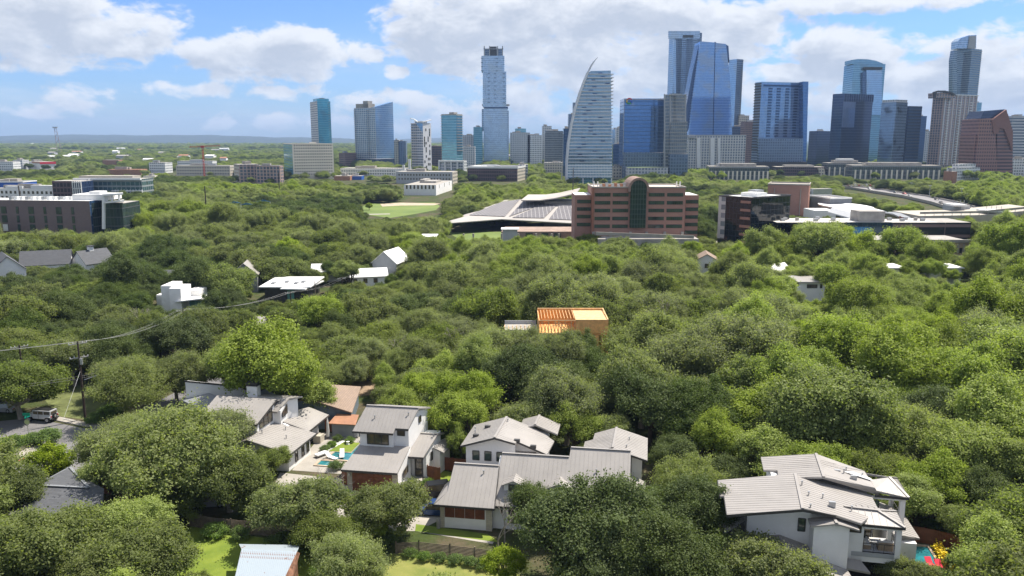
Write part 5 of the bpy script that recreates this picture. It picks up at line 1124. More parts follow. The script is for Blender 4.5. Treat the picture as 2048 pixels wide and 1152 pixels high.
low('office_block', 'pale hospital-like block with a dark domed cap right of the stacked tower', 1020, 1060, 265, 329, FA['pale']); low('office_block', 'blue-topped block with flat cap right of the stacked tower', 1030, 1052, 257, 328, FA['sky_t']); low('apartment_block', 'white mid-rise with round cap left of the sail tower', 1055, 1084, 270, 329, FA['white']); low('apartment_block', 'thin pale green high-rise far left of the sail tower', 1084.5, 1103, 252, 328, FA['pale'])
low('apartment_block', 'grey glass apartment slab directly left of the sail tower', 1090, 1127, 262, 334, FA['grid']); low('office_block', 'red and white low building below the grey apartment slab', 1089, 1133, 325, 346, FA['beige'])
low('office_block', 'dark blue tower tucked behind the left edge of the sail tower', 1127, 1141, 257, 352, FA['goog_d']); low('office_block', 'taller dark tower just behind the sail tower', 1137, 1157, 228, 340, FA['tall']); low('office_block', 'topmost dark sliver tower behind the sail tower', 1146, 1160, 205, 336, FA['tall'])
low('office_block', 'small blue block right of the sail tower base', 1224, 1240, 259, 331, FA['tall_l']); low('church', 'pale stone tower with a stepped spire right of the sail tower', 1232, 1247, 256, 334, FA['pale']); low('office_block', 'dark blue slab between the sail tower and the logo tower', 1226, 1250, 288, 345, FA['goog_d']); low('office_block', 'small beige block at the foot of the gap right of the sail tower', 1225, 1246, 333, 358, FA['beige'])
# long dark office and others in front
t = low('office_building', 'long dark maroon low office with white roof edge below the stacked tower', 935, 1052, 337, 363, FA['maroon'], xc=1035, yaw=12, mr=FA['beige']); t.parapet(M['white'], 2.0); t.crown(t, M['white'], t.zt + 2, u0=.05, u1=.5, v0=.1, v1=.8)
low('office_building', 'beige annex with grey concrete frame right of the maroon office', 1037, 1056, 329, 359, FA['pale'])
t = low('school_building', 'long beige two-storey building with blank upper wall behind the dark oaks', 792, 915, 344, 368, M['stucco_g'], xc=905, yaw=7, mr=FA['beige']); t.wins(0, 18, [4, 8.], 1.4, 1.6, gl)
t = low('school_building', 'white building with a row of narrow dark windows beside the park', 808, 904, 370, 391, M['stucco'], xc=872, yaw=6, mr=M['stucco']); t.wins(0, 8, [5.0], 1.3, 3.0, gl); t.wins(1, 3, [5.0], 1.3, 3.0, gl)
low('power_station', 'white stepped plant with two pale chimneys behind the beige school', 790, 830, 340, 352, M['white']); 
for x, h in ((818, 318), (806, 330)):
    Dd = 960; p = Vector((kx(x) * Dd, Dd, 0)); tag(MB(p).tube([p, p + Vector((0, 0, zat(h, Dd)))], [1.9, 1.5], 12).build('chimney_stack', M['white']), 'pale %s chimney stack of the stepped plant' % ('taller' if h == 318 else 'shorter'), 'chimney')
tq = low('shop', 'low brick hall with terracotta wall left of a blue tarpaulin roof', 668, 700, 352, 361, M['orange']); low('market_roof', 'blue tarpaulin-like roof between trees below the red and white block', 697, 723, 352, 360, M['blue'])
# ---- the sail tower
D = 790; PL = [(1134.8, 367), (1135.7, 323), (1138.7, 287), (1144.8, 250), (1152.4, 217), (1161.5, 187), (1170.6, 162), (1178, 144)]
r = thing('sail_tower', 'white banded tower shaped like a sail with a curved spire', 'tower', (kx(1180) * D, D + 15, 0)); c = r.location; FOOT.append([(kx(1132) * D, D), (kx(1226) * D, D), (kx(1226) * D, D + 40), (kx(1132) * D, D + 40)])
ext('facade', [(1135.2, 328)] + PL[1:] + [(1182.8, 142), (1221.7, 141), (1224, 328)], D, 34, FA['sail'], r, c)
ext('podium_facade', [(1134.8, 356), (1135.3, 328), (1224, 328), (1224.5, 356)], D - 1, 36, FA['sail_lo'], r, c)
ext('base_glass', [(1136, 367), (1136, 356), (1224, 356), (1224, 367)], D + 2, 30, FA['sky_t'], r, c)
for x in (1136, 1152, 1166, 1186, 1206, 1223): MB(c).bar(AT(x, 368, D), AT(x, 356, D), 1.2).build('column', M['white'], r)
def xl_at(z):
    for (a, b), (a2, b2) in zip(PL, PL[1:]):
        za, zb = zat(b, D), zat(b2, D)
        if za <= z <= zb: return kx(a) * D + (kx(a2) - kx(a)) * D * (z - za) / (zb - za)
    return kx(1182) * D
rs = random.Random(8); z = zat(325, D); k = 0
while z < zat(148, D):
    xa, xb = xl_at(z), kx(1222.5) * D; sp = xa + (xb - xa) * rs.uniform(.15, .75); hgt = .7
    mb = MB(c); mb.box(xa - .3, D - 1.3, z, xb, D - .02, z + hgt); mb.box(xb, D - 1.3, z, xb + .9, D + 30, z + hgt); mb.build('floor_band', M['bowie_w'] if 'bowie_w' in M else FA['bowie_w'], r)
    MB(c).box(sp, D - .5, z + hgt + .02, min(sp + 4, xb), D - .03, z + 1.9).build('dark_panel', FA['taper_d'], r); z += 3.2; k += 1
path = [AT(a, b, D) for a, b in PL + [(1185.8, 129), (1191.5, 120), (1196.5, 115)]]
for dy in (-1.0, 16.): mb = MB(c); mb.tube([p + Vector((-.6, dy, 0)) for p in path], [.9] * 7 + [.8, .6, .45, .25], 6); mb.build('curved_fin', FA['bowie_w'], r)
mb = MB(c)
for i in range(len(path) - 1): mb.poly([path[i] + Vector((-.6, -1, 0)), path[i + 1] + Vector((-.6, -1, 0)), path[i + 1] + Vector((-.6, 16, 0)), path[i] + Vector((-.6, 16, 0))])
mb.build('sail_skin', FA['sail'], r)
# ---- logo tower
t = Tower('office_tower', 'deep blue glass office block with a small round coloured logo at its top left', 'tower', 1247.5, None, 1328, 197, 900, 0, FA['goog'], roofm=M['conc_d']); t.rows(0, 0, 1, t.zt - 1.2, t.zt, 9, M['stucco_g'], 1.2, .9, 'parapet'); t.fins(0, 2, zat(310, 900), t.zt, M['stucco_g'], .5, .6)
Tower('', '', '', 1302, None, 1328, 212, 898, 0, FA['goog_d'], base=t, z0=zat(308, 898)); Tower('', '', '', 1249, None, 1334, 305, 888, 0, FA['tall'], base=t)
lp = AT(1259, 202, 898); cx, cy = lp.x, lp.z
for (a0, a1, col) in ((150, 210, (.8, .5, .02)), (30, 150, (.6, .03, .02)), (210, 310, (.03, .35, .06)), (310, 360, (.05, .18, .7))):
    mb = MB(t.c); st = 6; P_ = [Vector((cx + 2.8 * math.cos(R(a0 + (a1 - a0) * q / st)), 898.6, cy + 2.8 * math.sin(R(a0 + (a1 - a0) * q / st)))) for q in range(st + 1)]
    for p, q in zip(P_, P_[1:]): mb.bar(p, q, .4, 1.5, (0, 1, 0) if False else (0, 0, 1))
    mb.build('logo', pmat('logo_colour', col, .5), t.root)
MB(t.c).box(cx, 897.4, cy - .5, cx + 3.0, 898.5, cy + .5).build('logo', pmat('logo_colour', (.05, .18, .7), .5), t.root)
t = Tower('low_glass_hall', 'low pale glass hall with planted roof in front of the logo tower', 'building', 1256, None, 1336, 335, 860, 0, FA['pale'], roofm=M['lawn_far'])
t = Tower('apartment_tower', 'beige framed grey glass tower with rounded corners right of the logo tower', 'tower', 1329, 1340, 1371, 190, 870, 62, FA['grid'], FA['grid'])
for x in (1329.5, 1341, 1371.5): ext('corner_frame', [(x - 1, 346), (x + 1, 346), (x + 1, 188), (x - 1, 188)], 867, 2.5, M['stucco_g'], t.root, t.c)
for (y, a, b) in ((189, 1329, 1372), (243, 1340, 1374), (308, 1340, 1376)): ext('cornice', [(a, y + 1.6), (b, y + 1.6), (b, y), (a, y)], 866, 4, M['stucco_g'], t.root, t.c)
t.crown(t, FA['grid'], zat(186, 870), .2)
t2 = Tower('', '', '', 1340, None, 1374, 243, 865, 0, FA['grid'], base=t); t3 = Tower('', '', '', 1340, None, 1376, 308, 860, 0, FA['tall'], base=t)
# ---- tallest pair
t = Tower('residential_tower', 'tallest tower, slate blue with a pale screened top and a dark notch', 'tower', 1336, 1347, 1401, 63, 1500, 72, FA['tall_l'], FA['tall']); ext('top_screen', [(1337, 77), (1400, 77), (1400, 62), (1337, 62)], 1496, 3, FA['indep'], t.root, t.c); ext('top_notch', [(1366, 75), (1387, 75), (1387, 70), (1366, 70)], 1494, 2.5, M['trim'], t.root, t.c)
ext('glass_panel', [(1347, 190), (1352, 190), (1352, 79), (1347, 79)], 1495, 3, FA['tall_l'], t.root, t.c)
for x in (1356, 1377): 
    for k in range(34): z = zat(200, 1500) + k * 3.4; MB(t.c).box(kx(x) * 1500, 1496.5, z, kx(x + 9) * 1500, 1499, z + 1).build('balcony', FA['tall_l'], t.root)
D = 1250; r = thing('office_tower', 'tapering sky blue glass tower like a folded sail beside the tallest tower', 'tower', (kx(1425) * D, D + 20, 0)); c = r.location; FOOT.append([(kx(1372) * D, D), (kx(1468) * D, D), (kx(1468) * D, D + 45), (kx(1372) * D, D + 45)])
ext('facade', [(1374, 300), (1376.5, 270), (1384, 200), (1391, 150), (1400.5, 82.5), (1429.5, 85), (1424.5, 300)], D, 38, FA['taper'], r, c)
ext('facade', [(1426.5, 300), (1431, 85.5), (1452, 88), (1459.5, 150), (1463, 220), (1465, 300)], D + 1, 36, FA['taper'], r, c)
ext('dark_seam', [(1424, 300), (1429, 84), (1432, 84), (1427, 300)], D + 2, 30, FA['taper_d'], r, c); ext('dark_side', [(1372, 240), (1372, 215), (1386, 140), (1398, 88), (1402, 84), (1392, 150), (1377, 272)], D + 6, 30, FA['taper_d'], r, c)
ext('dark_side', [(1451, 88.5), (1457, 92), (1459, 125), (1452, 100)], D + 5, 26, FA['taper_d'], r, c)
t = Tower('residential_tower', 'paler glass tower half hidden behind the tapering tower', 'tower', 1455, 1471, 1483.5, 118, 1420, 58, FA['tall_l'], FA['tall']); t.rows(1, .7, 1., 30, t.zt, 3.6, M['concrete'], 1.2, .5, 'balcony')
t = Tower('apartment_block', 'white gridded apartment block with pale vertical strips below the tapering tower', 'building', 1376, None, 1491, 272, 1000, 0, FA['apt_w']); 
for x0, x1 in ((1394, 1401), (1421, 1429), (1436, 1441)): ext('pale_strip', [(x0, 336), (x1, 336), (x1, 276), (x0, 276)], 998, 2, M['white'], t.root, t.c)
t.parapet(M['stucco_g'], 1.4); ext('roof_frame', [(1376, 276), (1391, 276), (1391, 271), (1376, 271)], 997, 6, M['stucco_g'], t.root, t.c)
low('office_tower', 'brown brick tower between the white gridded block and the slotted tower', 1487, 1517, 243, 333, FA['brownb'], 'tower'); low('office_tower', 'beige stone tower top behind the brown brick tower', 1478, 1497, 231, 330, FA['beige'], 'tower'); low('office_block', 'dark blue low glass block behind the white gridded block', 1460, 1490, 253, 331, FA['goog_d'])
# ---- slotted tower
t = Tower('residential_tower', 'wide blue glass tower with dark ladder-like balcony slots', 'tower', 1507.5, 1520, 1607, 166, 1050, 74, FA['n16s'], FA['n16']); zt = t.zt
for u in (.17, .36, .56, .76):
    for k in range(18): z = zat(272, 1050) + k * 3.5; MB(t.c).bar(t.at(1, u, z, .3), t.at(1, u + .08, z, .3), .8, 1.9).build('balcony', FA['taper_d'], t.root)
t.rows(1, .05, .95, zt - 3, zt, 6, FA['taper_d'], .6, 2.2, 'dark_slot'); t.rows(0, 0, 1, 30, zt, 3.5, M['trim'], 1., 1.4, 'balcony'); t.crown(t, FA['tall_l'], zat(163.5, 1050), 0, 'roof_screen')
ext('side_wing', [(1606, 330), (1606, 163), (1617, 163), (1612.5, 330)], 1052, 24, FA['goog'], t.root, t.c); ext('podium', [(1517, 330), (1517, 277), (1606, 277), (1606, 330)], 1046, 20, FA['tall'], t.root, t.c); ext('dark_plinth', [(1512, 338), (1512, 324), (1614, 324), (1614, 338)], 1040, 30, M['trim'], t.root, t.c)
low('office_block', 'dark navy block right of the slotted tower', 1617, 1662, 262, 336, FA['navy'], xc=1634, yaw=60, mr=FA['navy'])
t = Tower('residential_tower', 'light blue tower with a curved top rising behind the dark navy tower', 'tower', 1703, None, 1766, 128, 1400, 0, FA['light']); ext('curved_top', [(1703, 128.2), (1703, 120), (1716, 118), (1735, 118.5), (1752, 121.5), (1766, 127), (1766, 128.2)], 1399, 28, FA['light'], t.root, t.c)
ext('front_bay', [(1733, 230), (1733, 140), (1764, 140), (1764, 230)], 1394, 8, FA['tall_l'], t.root, t.c); ext('bay_cap', [(1729, 139), (1729, 134), (1765, 134), (1765, 139)], 1393, 8, M['trim'], t.root, t.c); ext('dark_bay', [(1725, 300), (1725, 145), (1732, 142), (1732, 300)], 1395, 6, FA['goog_d'], t.root, t.c)
t = Tower('office_tower', 'dark navy gridded tower with a bright glass stripe', 'tower', 1662.5, 1684, 1743, 187, 1120, 60, FA['navy'], FA['navy']); t.fins(1, 14, zat(202, 1120), t.zt, FA['taper_d'], .8, .7); 
mb = MB(t.c); q = [t.at(1, u, z, .25) for u, z in ((0, 60), (.42, 60), (.42, zat(203, 1120)), (0, zat(203, 1120)))]; mb.poly(q); mb.build('bright_glass', FA['navy2'], t.root)
t = Tower('office_tower', 'mirrored tower with curved glass corner reflecting its neighbours', 'tower', 1760, 1788, 1812, 204, 1080, 58, FA['mirror'], FA['mirror']); t.crown(t, FA['pale'], zat(199, 1080), 0.02, 'screen')
t = Tower('office_tower', 'dark banded glass tower just right of the mirrored one', 'tower', 1806, 1815, 1841, 212, 1110, 66, FA['navy'], FA['goog_d']); t.rows(1, 0, 1, 20, t.zt, 4.2, M['trim'], .5, .5)
low('office_tower', 'plain dark slab tower, lower and right of the banded glass tower', 1838, 1851, 232, 336, FA['taper_d'], 'tower'); low('office_block', 'grey sliver block left of the brown and white apartments', 1849, 1864, 262, 332, FA['pale'])
# ---- tall condo at right and brown apartments
t = Tower('condo_tower', 'tall slender condo tower with a pale glass lantern on top, at far right', 'tower', 1903, 1937, 1957, 97, 1350, 58, FA['austo'], FA['austo']); t.rows(1, 0, 1, 60, t.zt, 3.5, M['concrete'], 1.2, .6, 'balcony')
ext('lantern', [(1915, 97), (1916, 82), (1922, 76), (1938, 70.5), (1953, 70), (1952, 97)], 1352, 20, FA['indep'], t.root, t.c); ext('lantern_core', [(1936, 97), (1940, 72), (1952, 71.5), (1951, 97)], 1350, 1.6, M['stucco_g'], t.root, t.c); ext('shoulder', [(1905, 185), (1905.5, 120), (1909, 100), (1914, 100), (1914, 185)], 1348, 12, FA['austo'], t.root, t.c)
low('office_tower', 'thin blue glass sliver tower behind the slender condo tower', 1946, 1960, 205, 331, FA['light'], 'tower')
t = Tower('apartment_tower', 'brown and white apartment tower with an arched roof', 'tower', 1862, 1884, 1951, 188, 1080, 62, FA['resb'], FA['resb']); n_ = 9
t.fins(1, n_, 10, t.zt, FA['bowie_w'], .9, .9, .04, .98); t.rows(1, 0, 1, t.zt - .5, t.zt, 3, M['white'], 1.4, 1.2, 'cornice')
ext('arched_roof', [(1869, 196), (1867, 184), (1876, 181), (1890, 181), (1903, 184), (1913, 190), (1910, 191), (1900, 186.5), (1888, 184), (1874, 184.5), (1872, 196)], 1074, 3, M['trim'], t.root, t.c)
ext('arched_top', [(1867, 196), (1867, 186), (1890, 184), (1903, 187), (1911, 196)], 1077, 14, FA['resb'], t.root, t.c)
for k in range(24):
    z = 14 + k * 3.4
    for u in (.12, .45, .78): MB(t.c).bar(t.at(1, u, z, .7), t.at(1, u + .06, z, .7), 1.4, 1.1).build('balcony', M['white'], t.root)
# ---- pink granite pyramid office
D = 905; r = thing('granite_tower', 'pink granite stepped office with a dark sloping glass roof at the right edge', 'tower', (kx(1985) * D, D + 20, 0)); c = r.location; FOOT.append([(kx(1942) * D, D), (kx(2028) * D, D), (kx(2028) * D, D + 45), (kx(1942) * D, D + 45)])
ext('facade', [(1949, 353), (1957, 266), (1960, 238), (1990, 236), (1995, 353)], D, 36, FA['pink'], r, c); ext('facade', [(1994, 353), (1994, 262), (2010, 222), (2016, 228), (2026, 262), (2025, 353)], D + 1, 36, FA['pinkb'], r, c); ext('facade', [(1944, 353), (1950, 270), (1958, 268), (1952, 353)], D + 3, 30, FA['pink'], r, c)
ext('stone_gable', [(1984, 240), (2013, 219), (2026, 268), (2024, 300), (2009, 258), (2000, 256), (1996, 268), (1988, 268)], D - 1.5, 3, pmat('pink_granite', (.25, .125, .10), .7), r, c); ext('sloping_roof', [(1961, 237), (1968, 222), (2010, 218.5), (1990, 236)], D + 4, 30, FA['navy'], r, c)
low('office_block', 'grey banded office cut by the right edge of the photo', 2022, 2060, 232, 345, FA['greyb']); low('office_block', 'low white balcony block right of the granite office', 2018, 2065, 318, 352, FA['white'])
# ---- bay-fronted civic blocks
def bays(label, xl, xr, yt, yb, n, yaw=6, xc=None, name='civic_building'):
    t = low(name, label, xl, xr, yt, yb, FA['cityhall'], xc=xc or xr - 8, yaw=yaw); t.fins(0, n, 0, t.zt - 5, FA['tan'], .9, 1.6, .04, .98, 'stone_pier'); t.rows(0, 0, 1, t.zt - 1.5, t.zt, 4, M['metal_d'], 1.6, 1.0, 'cornice'); t.crown(t, M['conc_d'], t.zt + 3, .2); return t
bays('low glass office with tan stone piers left of the wedge-roofed hall', 1418, 1546, 333, 360, 14)
bays('long curved-looking glass office with tan stone piers below the navy towers', 1704, 1890, 331, 359, 17); t = bays('glass office with tan piers and white roof terraces left part of the long office', 1656, 1742, 326, 352, 8, 4); t.crown(t, M['white'], t.zt + 5, .3, 'roof_lantern')
t = low('civic_hall', 'dark wedge-shaped hall with a pale slanted stone strip', 1552, 1664, 334, 352, FA['maroon'], xc=1650, yaw=6); ext('stone_strip', [(1640, 352), (1637, 336), (1648, 336), (1652, 352)], t.D - 3, 3, FA['beige'], t.root, t.c); t.crown(t, M['conc_d'], t.zt + 2, .2)
t = low('office_building', 'white terraced office with stepped balconies right of the long glass office', 1893, 1960, 336, 361, FA['white'], xc=1912, yaw=60); t.crown(t, FA['white'], t.zt + 4, .15, 'upper_floor'); low('office_block', 'narrow tan brick shaft in front of the white terraced office', 1904, 1914, 343, 366, M['orange'])
# ================================================================== middle distance
def wbox(root, c, P, z0, z1, mat, name): return MB(c).prism([(p[0], p[1]) for p in P], z0, z1).build(name, mat, root)
# ---- brick office with the arched glass bay
D = 306; YF = D
br = brickmat('red_brown_brick', (.40, .215, .165), (.35, .185, .14), (.32, .21, .17), .6, .2, .015); brick_s = brickmat('orange_brick', (.34, .14, .08), (.30, .12, .07), (.24, .12, .09), .6, .2, .015)
r = thing('brick_office', 'red brown brick office with a tall arched dark glass bay in its middle', 'office', (kx(1279) * D, D + 14, 0)); c = r.location
X = lambda px, d=D: kx(px) * d
FOOT.append([(X(1145), D - 3), (X(1412), D - 3), (X(1412), D + 30), (X(1145), D + 30)])
zt = zat(376, D); zs = zat(390, D + 4)
wbox(r, c, [(X(1188), D), (X(1375), D), (X(1375), D + 22), (X(1188), D + 22)], 0, zt, br, 'main_wall')
wbox(r, c, [(X(1153), D + 4), (X(1188) - .01, D + 4), (X(1188) - .01, D + 20), (X(1153), D + 20)], 0, zs, br, 'side_wall'); wbox(r, c, [(X(1375) + .01, D + 3), (X(1406), D + 3), (X(1406), D + 20), (X(1375) + .01, D + 20)], 0, zs, br, 'side_wall')
wbox(r, c, [(X(1186.5), D - .4), (X(1190), D - .4), (X(1190), D + 6), (X(1186.5), D + 6)], zat(470, D), zt + .1, brick_s, 'corner_pier')
MB(c).poly([(X(1189), D + .3, zt + .02), (X(1374), D + .3, zt + .02), (X(1374), D + 21.6, zt + .02), (X(1189), D + 21.6, zt + .02)]).build('roof', pmat('cream_roof', (.62, .55, .48), .9), r)
mb = MB(c); e = .5
for a, b in (((X(1188), D), (X(1262), D)), ((X(1296), D), (X(1375), D)), ((X(1375), D), (X(1375), D + 22)), ((X(1188), D), (X(1188), D + 22)), ((X(1188), D + 22), (X(1375), D + 22))): mb.bar((*a, zt + e / 2 + .02), (*b, zt + e / 2 + .02), .5, e)
mb.build('parapet', M['concrete'], r)
MB(c).poly([(X(1153.5), D + 4.3, zs + .02), (X(1187), D + 4.3, zs + .02), (X(1187), D + 19.7, zs + .02), (X(1153.5), D + 19.7, zs + .02)]).poly([(X(1376), D + 3.3, zs + .02), (X(1405), D + 3.3, zs + .02), (X(1405), D + 19.7, zs + .02), (X(1376), D + 19.7, zs + .02)]).build('roof', M['white'], r)
def strip(x0, x1, yc, d):
    za, zb = zat(yc + 3.6, d), zat(yc - 3.6, d); w_ = MB(c).box(X(x0, d), d - .12, za, X(x1, d), d - .02, zb).build('window', M['trim'], r); n = 8; xa, xb = X(x0, d), X(x1, d)
    for k in range(n): MB(c).box(xa + (xb - xa) * k / n + .06, d - .18, za + .12, xa + (xb - xa) * (k + 1) / n - .06, d - .13, zb - .12).build('pane', M['glass_g'], w_)
for yc in (389.5, 405.5, 421, 437, 452.5):
    for x0, x1 in ((1192, 1223.5), (1228, 1260), (1301, 1333), (1338, 1370.5)): strip(x0, x1, yc, D)
for yc in (403, 418, 433, 449): strip(1156, 1184, yc, D + 4)
for yc in (403.5, 418.5, 434, 449, 464.5, 480): strip(1376.5, 1402, yc, D + 3)
# arched bay
cxa, rad = X(1279), (X(1295) - X(1263)) / 2; z_sp = zat(377, D - 1); arc = [(cxa + rad * math.cos(R(a)), z_sp + rad * 1.05 * math.sin(R(a))) for a in range(0, 181, 15)]
mb = MB(c); zb = zat(455, D); ring = [(cxa + rad, zb)] + arc + [(cxa - rad, zb)]; F_ = [Vector((x, D - 1.6, z)) for x, z in ring]; mb.poly(F_[::-1]); 
for a, b in zip(F_, F_[1:]): mb.poly([a, b, b + Vector((0, 3, 0)), a + Vector((0, 3, 0))])
arcg = facade('arch_bay_glass', (.012, .028, .022), (.06, .08, .07), 1.05, 1.9, .12, .08, .5, .12, .08); mb.build('arched_bay', arcg, r)
mb = MB(c); ro = rad + .9; O = [(cxa + ro, zat(383, D))] + [(cxa + ro * math.cos(R(a)), z_sp + ro * 1.05 * math.sin(R(a))) for a in range(0, 181, 15)] + [(cxa - ro, zat(383, D))]; I = [(cxa + rad + .05, zat(383, D))] + [(cxa + (rad + .05) * math.cos(R(a)), z_sp + (rad + .05) * 1.05 * math.sin(R(a))) for a in range(0, 181, 15)] + [(cxa - rad - .05, zat(383, D))]
for k in range(len(O) - 1):
    o1, o2, i1, i2 = [Vector((p[0], D - 2., p[1])) for p in (O[k], O[k + 1], I[k], I[k + 1])]; bk = Vector((0, 15, 0)); mb.poly([i1, o1, o2, i2]); mb.poly([o1, o1 + bk, o2 + bk, o2]); mb.poly([i2, i2 + bk, i1 + bk, i1])
mb.build('arched_hood', pmat('arch_stone', (.30, .20, .16), .8), r)
MB(c).poly([Vector((p[0], D + 12.9, p[1])) for p in O][::-1]).build('hood_back', br, r)
wbox(r, c, [(X(1195), D - 9), (X(1395), D - 9), (X(1395), D - .2), (X(1195), D - .2)], 0, zat(478, D - 9), M['conc_d'], 'terrace_base'); mb = MB(c)
for x in (1190, 1225, 1265, 1298, 1335, 1371): mb.box(X(x) - .5, D - 1.2, 0, X(x) + .5, D - .4, zat(463, D))
mb.build('buttress', M['concrete'], r); MB(c).bar((X(1190), D - 8.9, zat(467, D - 9)), (X(1385), D - 8.9, zat(474, D - 9)), .5, 1.2).build('terrace_parapet', M['concrete'], r)
for k, x in enumerate((1192, 1200, 1362, 1369)): MB(c).tube([(X(x), D + 5, zt), (X(x), D + 5, zt + 2.2)], .25, 8).build('roof_antenna', M['white'], r)
for k in range(9): x = 1203 + k * 6; MB(c).box(X(x), D + 4, zt, X(x) + 1.2, D + 5.2, zt + 1.1 + .3 * (k % 3)).build('roof_unit', M['orange'] if k % 2 else M['steel'], r)
# ---- solar roofed hall
D = 335; r = thing('event_hall', 'large hall with a low hipped metal roof covered in solar panels', 'hall', (kx(1040) * D, D + 25, 0)); c = r.location
FOOT.append([(kx(885) * 320, 318), (X(1160, 318), 318), (X(1160, 390), 400), (X(930, 400), 400)])
def zp(x, y, z): return G(x, y, z)
L0, L1, L2, L3 = zp(886, 447, 5.5), zp(1043, 399, 12.5), zp(1125, 408, 11.4), zp(1003, 438, 5.8)
R3 = zp(1160, 447, 5.5); R4 = zp(1165, 411, 10.8)
hallm = pmat('hall_metal', (.40, .37, .34), .8, .0, .05, .1); mb = MB(c); mb.slab([L0, L1, L3], .4); mb.slab([L3, L1, L2], .4); mb.slab([L3, L2, R4, R3], .4); mb.slab([L0, L1, zp(1165, 404, 9), zp(1000, 400, 6)], .3)
mb.build('roof', hallm, r)
pan = bpy.data.materials.new('solar_panels'); pan.use_nodes = True; t = NT(pan.node_tree); b = t.n['Principled BSDF']; uv = t.new('ShaderNodeUVMap').outputs[0]; bt = t.new('ShaderNodeTexBrick'); t.put(bt.inputs['Vector'], uv); bt.offset = 0; bt.inputs['Scale'].default_value = 1; bt.inputs['Brick Width'].default_value = 1.9; bt.inputs['Row Height'].default_value = 1.2; bt.inputs['Mortar Size'].default_value = .12
bt.inputs['Color1'].default_value = (.11, .105, .115, 1); bt.inputs['Color2'].default_value = (.14, .13, .14, 1); bt.inputs['Mortar'].default_value = (.36, .35, .34, 1); t.put(b.inputs['Base Color'], bt.outputs[0]); b.inputs['Roughness'].default_value = .7; b.inputs['Specular IOR Level'].default_value = .15
def on(px, py, P3):      # point of the roof plane seen at that pixel, lifted a hand above it
    d = ray(px, py); n = (P3[1] - P3[0]).cross(P3[2] - P3[0]); tt = n.dot(P3[0] - Vector((0, 0, H))) / n.dot(d); return Vector((0, 0, H)) + d * tt + Vector((0, 0, .3))
PA = (L3, L1, L2); PC = (L3, L2, R3)
def panel(q, P3): MB(c).slab([on(a, b, P3) for a, b in q], .1).build('solar_array', pan, r)
panel([(938, 431), (1003, 405), (1040, 399.5), (1010, 434)], (L0, L1, L3))
panel([(1018, 434), (1046, 403), (1080, 406), (1060, 419)], PA); panel([(1025, 436), (1062, 420), (1082, 407), (1114, 411), (1088, 437)], PC) ; panel([(1098, 439), (1119, 412), (1150, 413), (1150, 441)], PC)
wbox(r, c, [(X(1002, 330), 331), (X(1150, 330), 331), (X(1150, 345), 350), (X(1010, 350), 350)], 0, 5.6, pmat('brick_hall_wall', (.33, .24, .19), .9, 0, .15, .3), 'wall')
for x in (925, 945, 1003, 1037, 1073, 1105, 1120): MB(c).tube([(X(x, 324), 324, 0), (X(x, 324), 324, 5.6)], .4, 8).build('column', M['concrete'], r)
for x in (1022, 1052, 1084, 1110): MB(c).box(X(x, 330), 330.8, .2, X(x + 14, 330), 330.95, 5.).build('glass_door', M['glass_g'], r)
rr_ = thing('event_hall', 'curved-edge roof wing rising behind the solar roofed hall', 'hall', (X(1100, 400), 400, 0)); cc = rr_.location; mb = MB(cc); ps = [(1042, 400), (1080, 400), (1110, 396), (1140, 389), (1153, 386)]; fr = [AT(a, b, 400) for a, b in ps]
mb2 = [p + Vector((4, 26, 1)) for p in fr]
for k in range(len(fr) - 1): mb.slab([fr[k], fr[k + 1], mb2[k + 1], mb2[k]], .5)
mb.build('roof', pmat('beige_metal', (.45, .41, .36), .6, .1, .05, .1), rr_); wbox(rr_, cc, [(X(1090, 405), 405), (X(1150, 405), 405), (X(1150, 405), 425), (X(1090, 405), 425)], 0, AT(1100, 403, 405).z, M['conc_d'], 'wall'); FOOT.append([(X(1040, 398), 398), (X(1160, 398), 398), (X(1160, 430), 430), (X(1040, 430), 430)])
# ---- black glass cube
D = 335; t = Tower('black_office', 'black glass cube office with brown brick bands on its left corner', 'office', 1437, 1502, 1579, 397, 318, 52, facade('black_glass_grid', (.008, .012, .013), (.02, .022, .025), 1.8, 2.3, .05, .05, .5, .1, .05), facade('black_glass_grid_b', (.006, .011, .013), (.02, .024, .026), 2.6, 2.5, .05, .06, .6, .1, .05)); t.parapet(M['trim'], .5)
MB(t.c).poly([(p.x, p.y, t.zt + .05) for p in t.foot]).build('roof_membrane', M['white'], t.root); t.crown(t, M['white'], t.zt + 1.6, u0=.3, u1=.8, v0=.3, v1=.55, name='roof_unit'); t.crown(t, M['steel'], t.zt + 2.2, u0=.15, u1=.4, v0=.6, v1=.8, name='roof_unit')
for k in range(6): z = 2.4 + k * 3.25; MB(t.c).bar(t.at(0, .68, z, .12), t.at(0, .98, z, .12), .3, 1.0).build('brick_band', br, t.root)
mb = MB(t.c); mb.poly([t.at(0, 0, 3, .2), t.at(0, .22, 3, .2), t.at(0, .22, t.zt, .2), t.at(0, 0, t.zt, .2)]); mb.build('white_panel_and_reflection', FA['pale'], t.root)  # pale sheet stands in for the bright reflection on the black glass
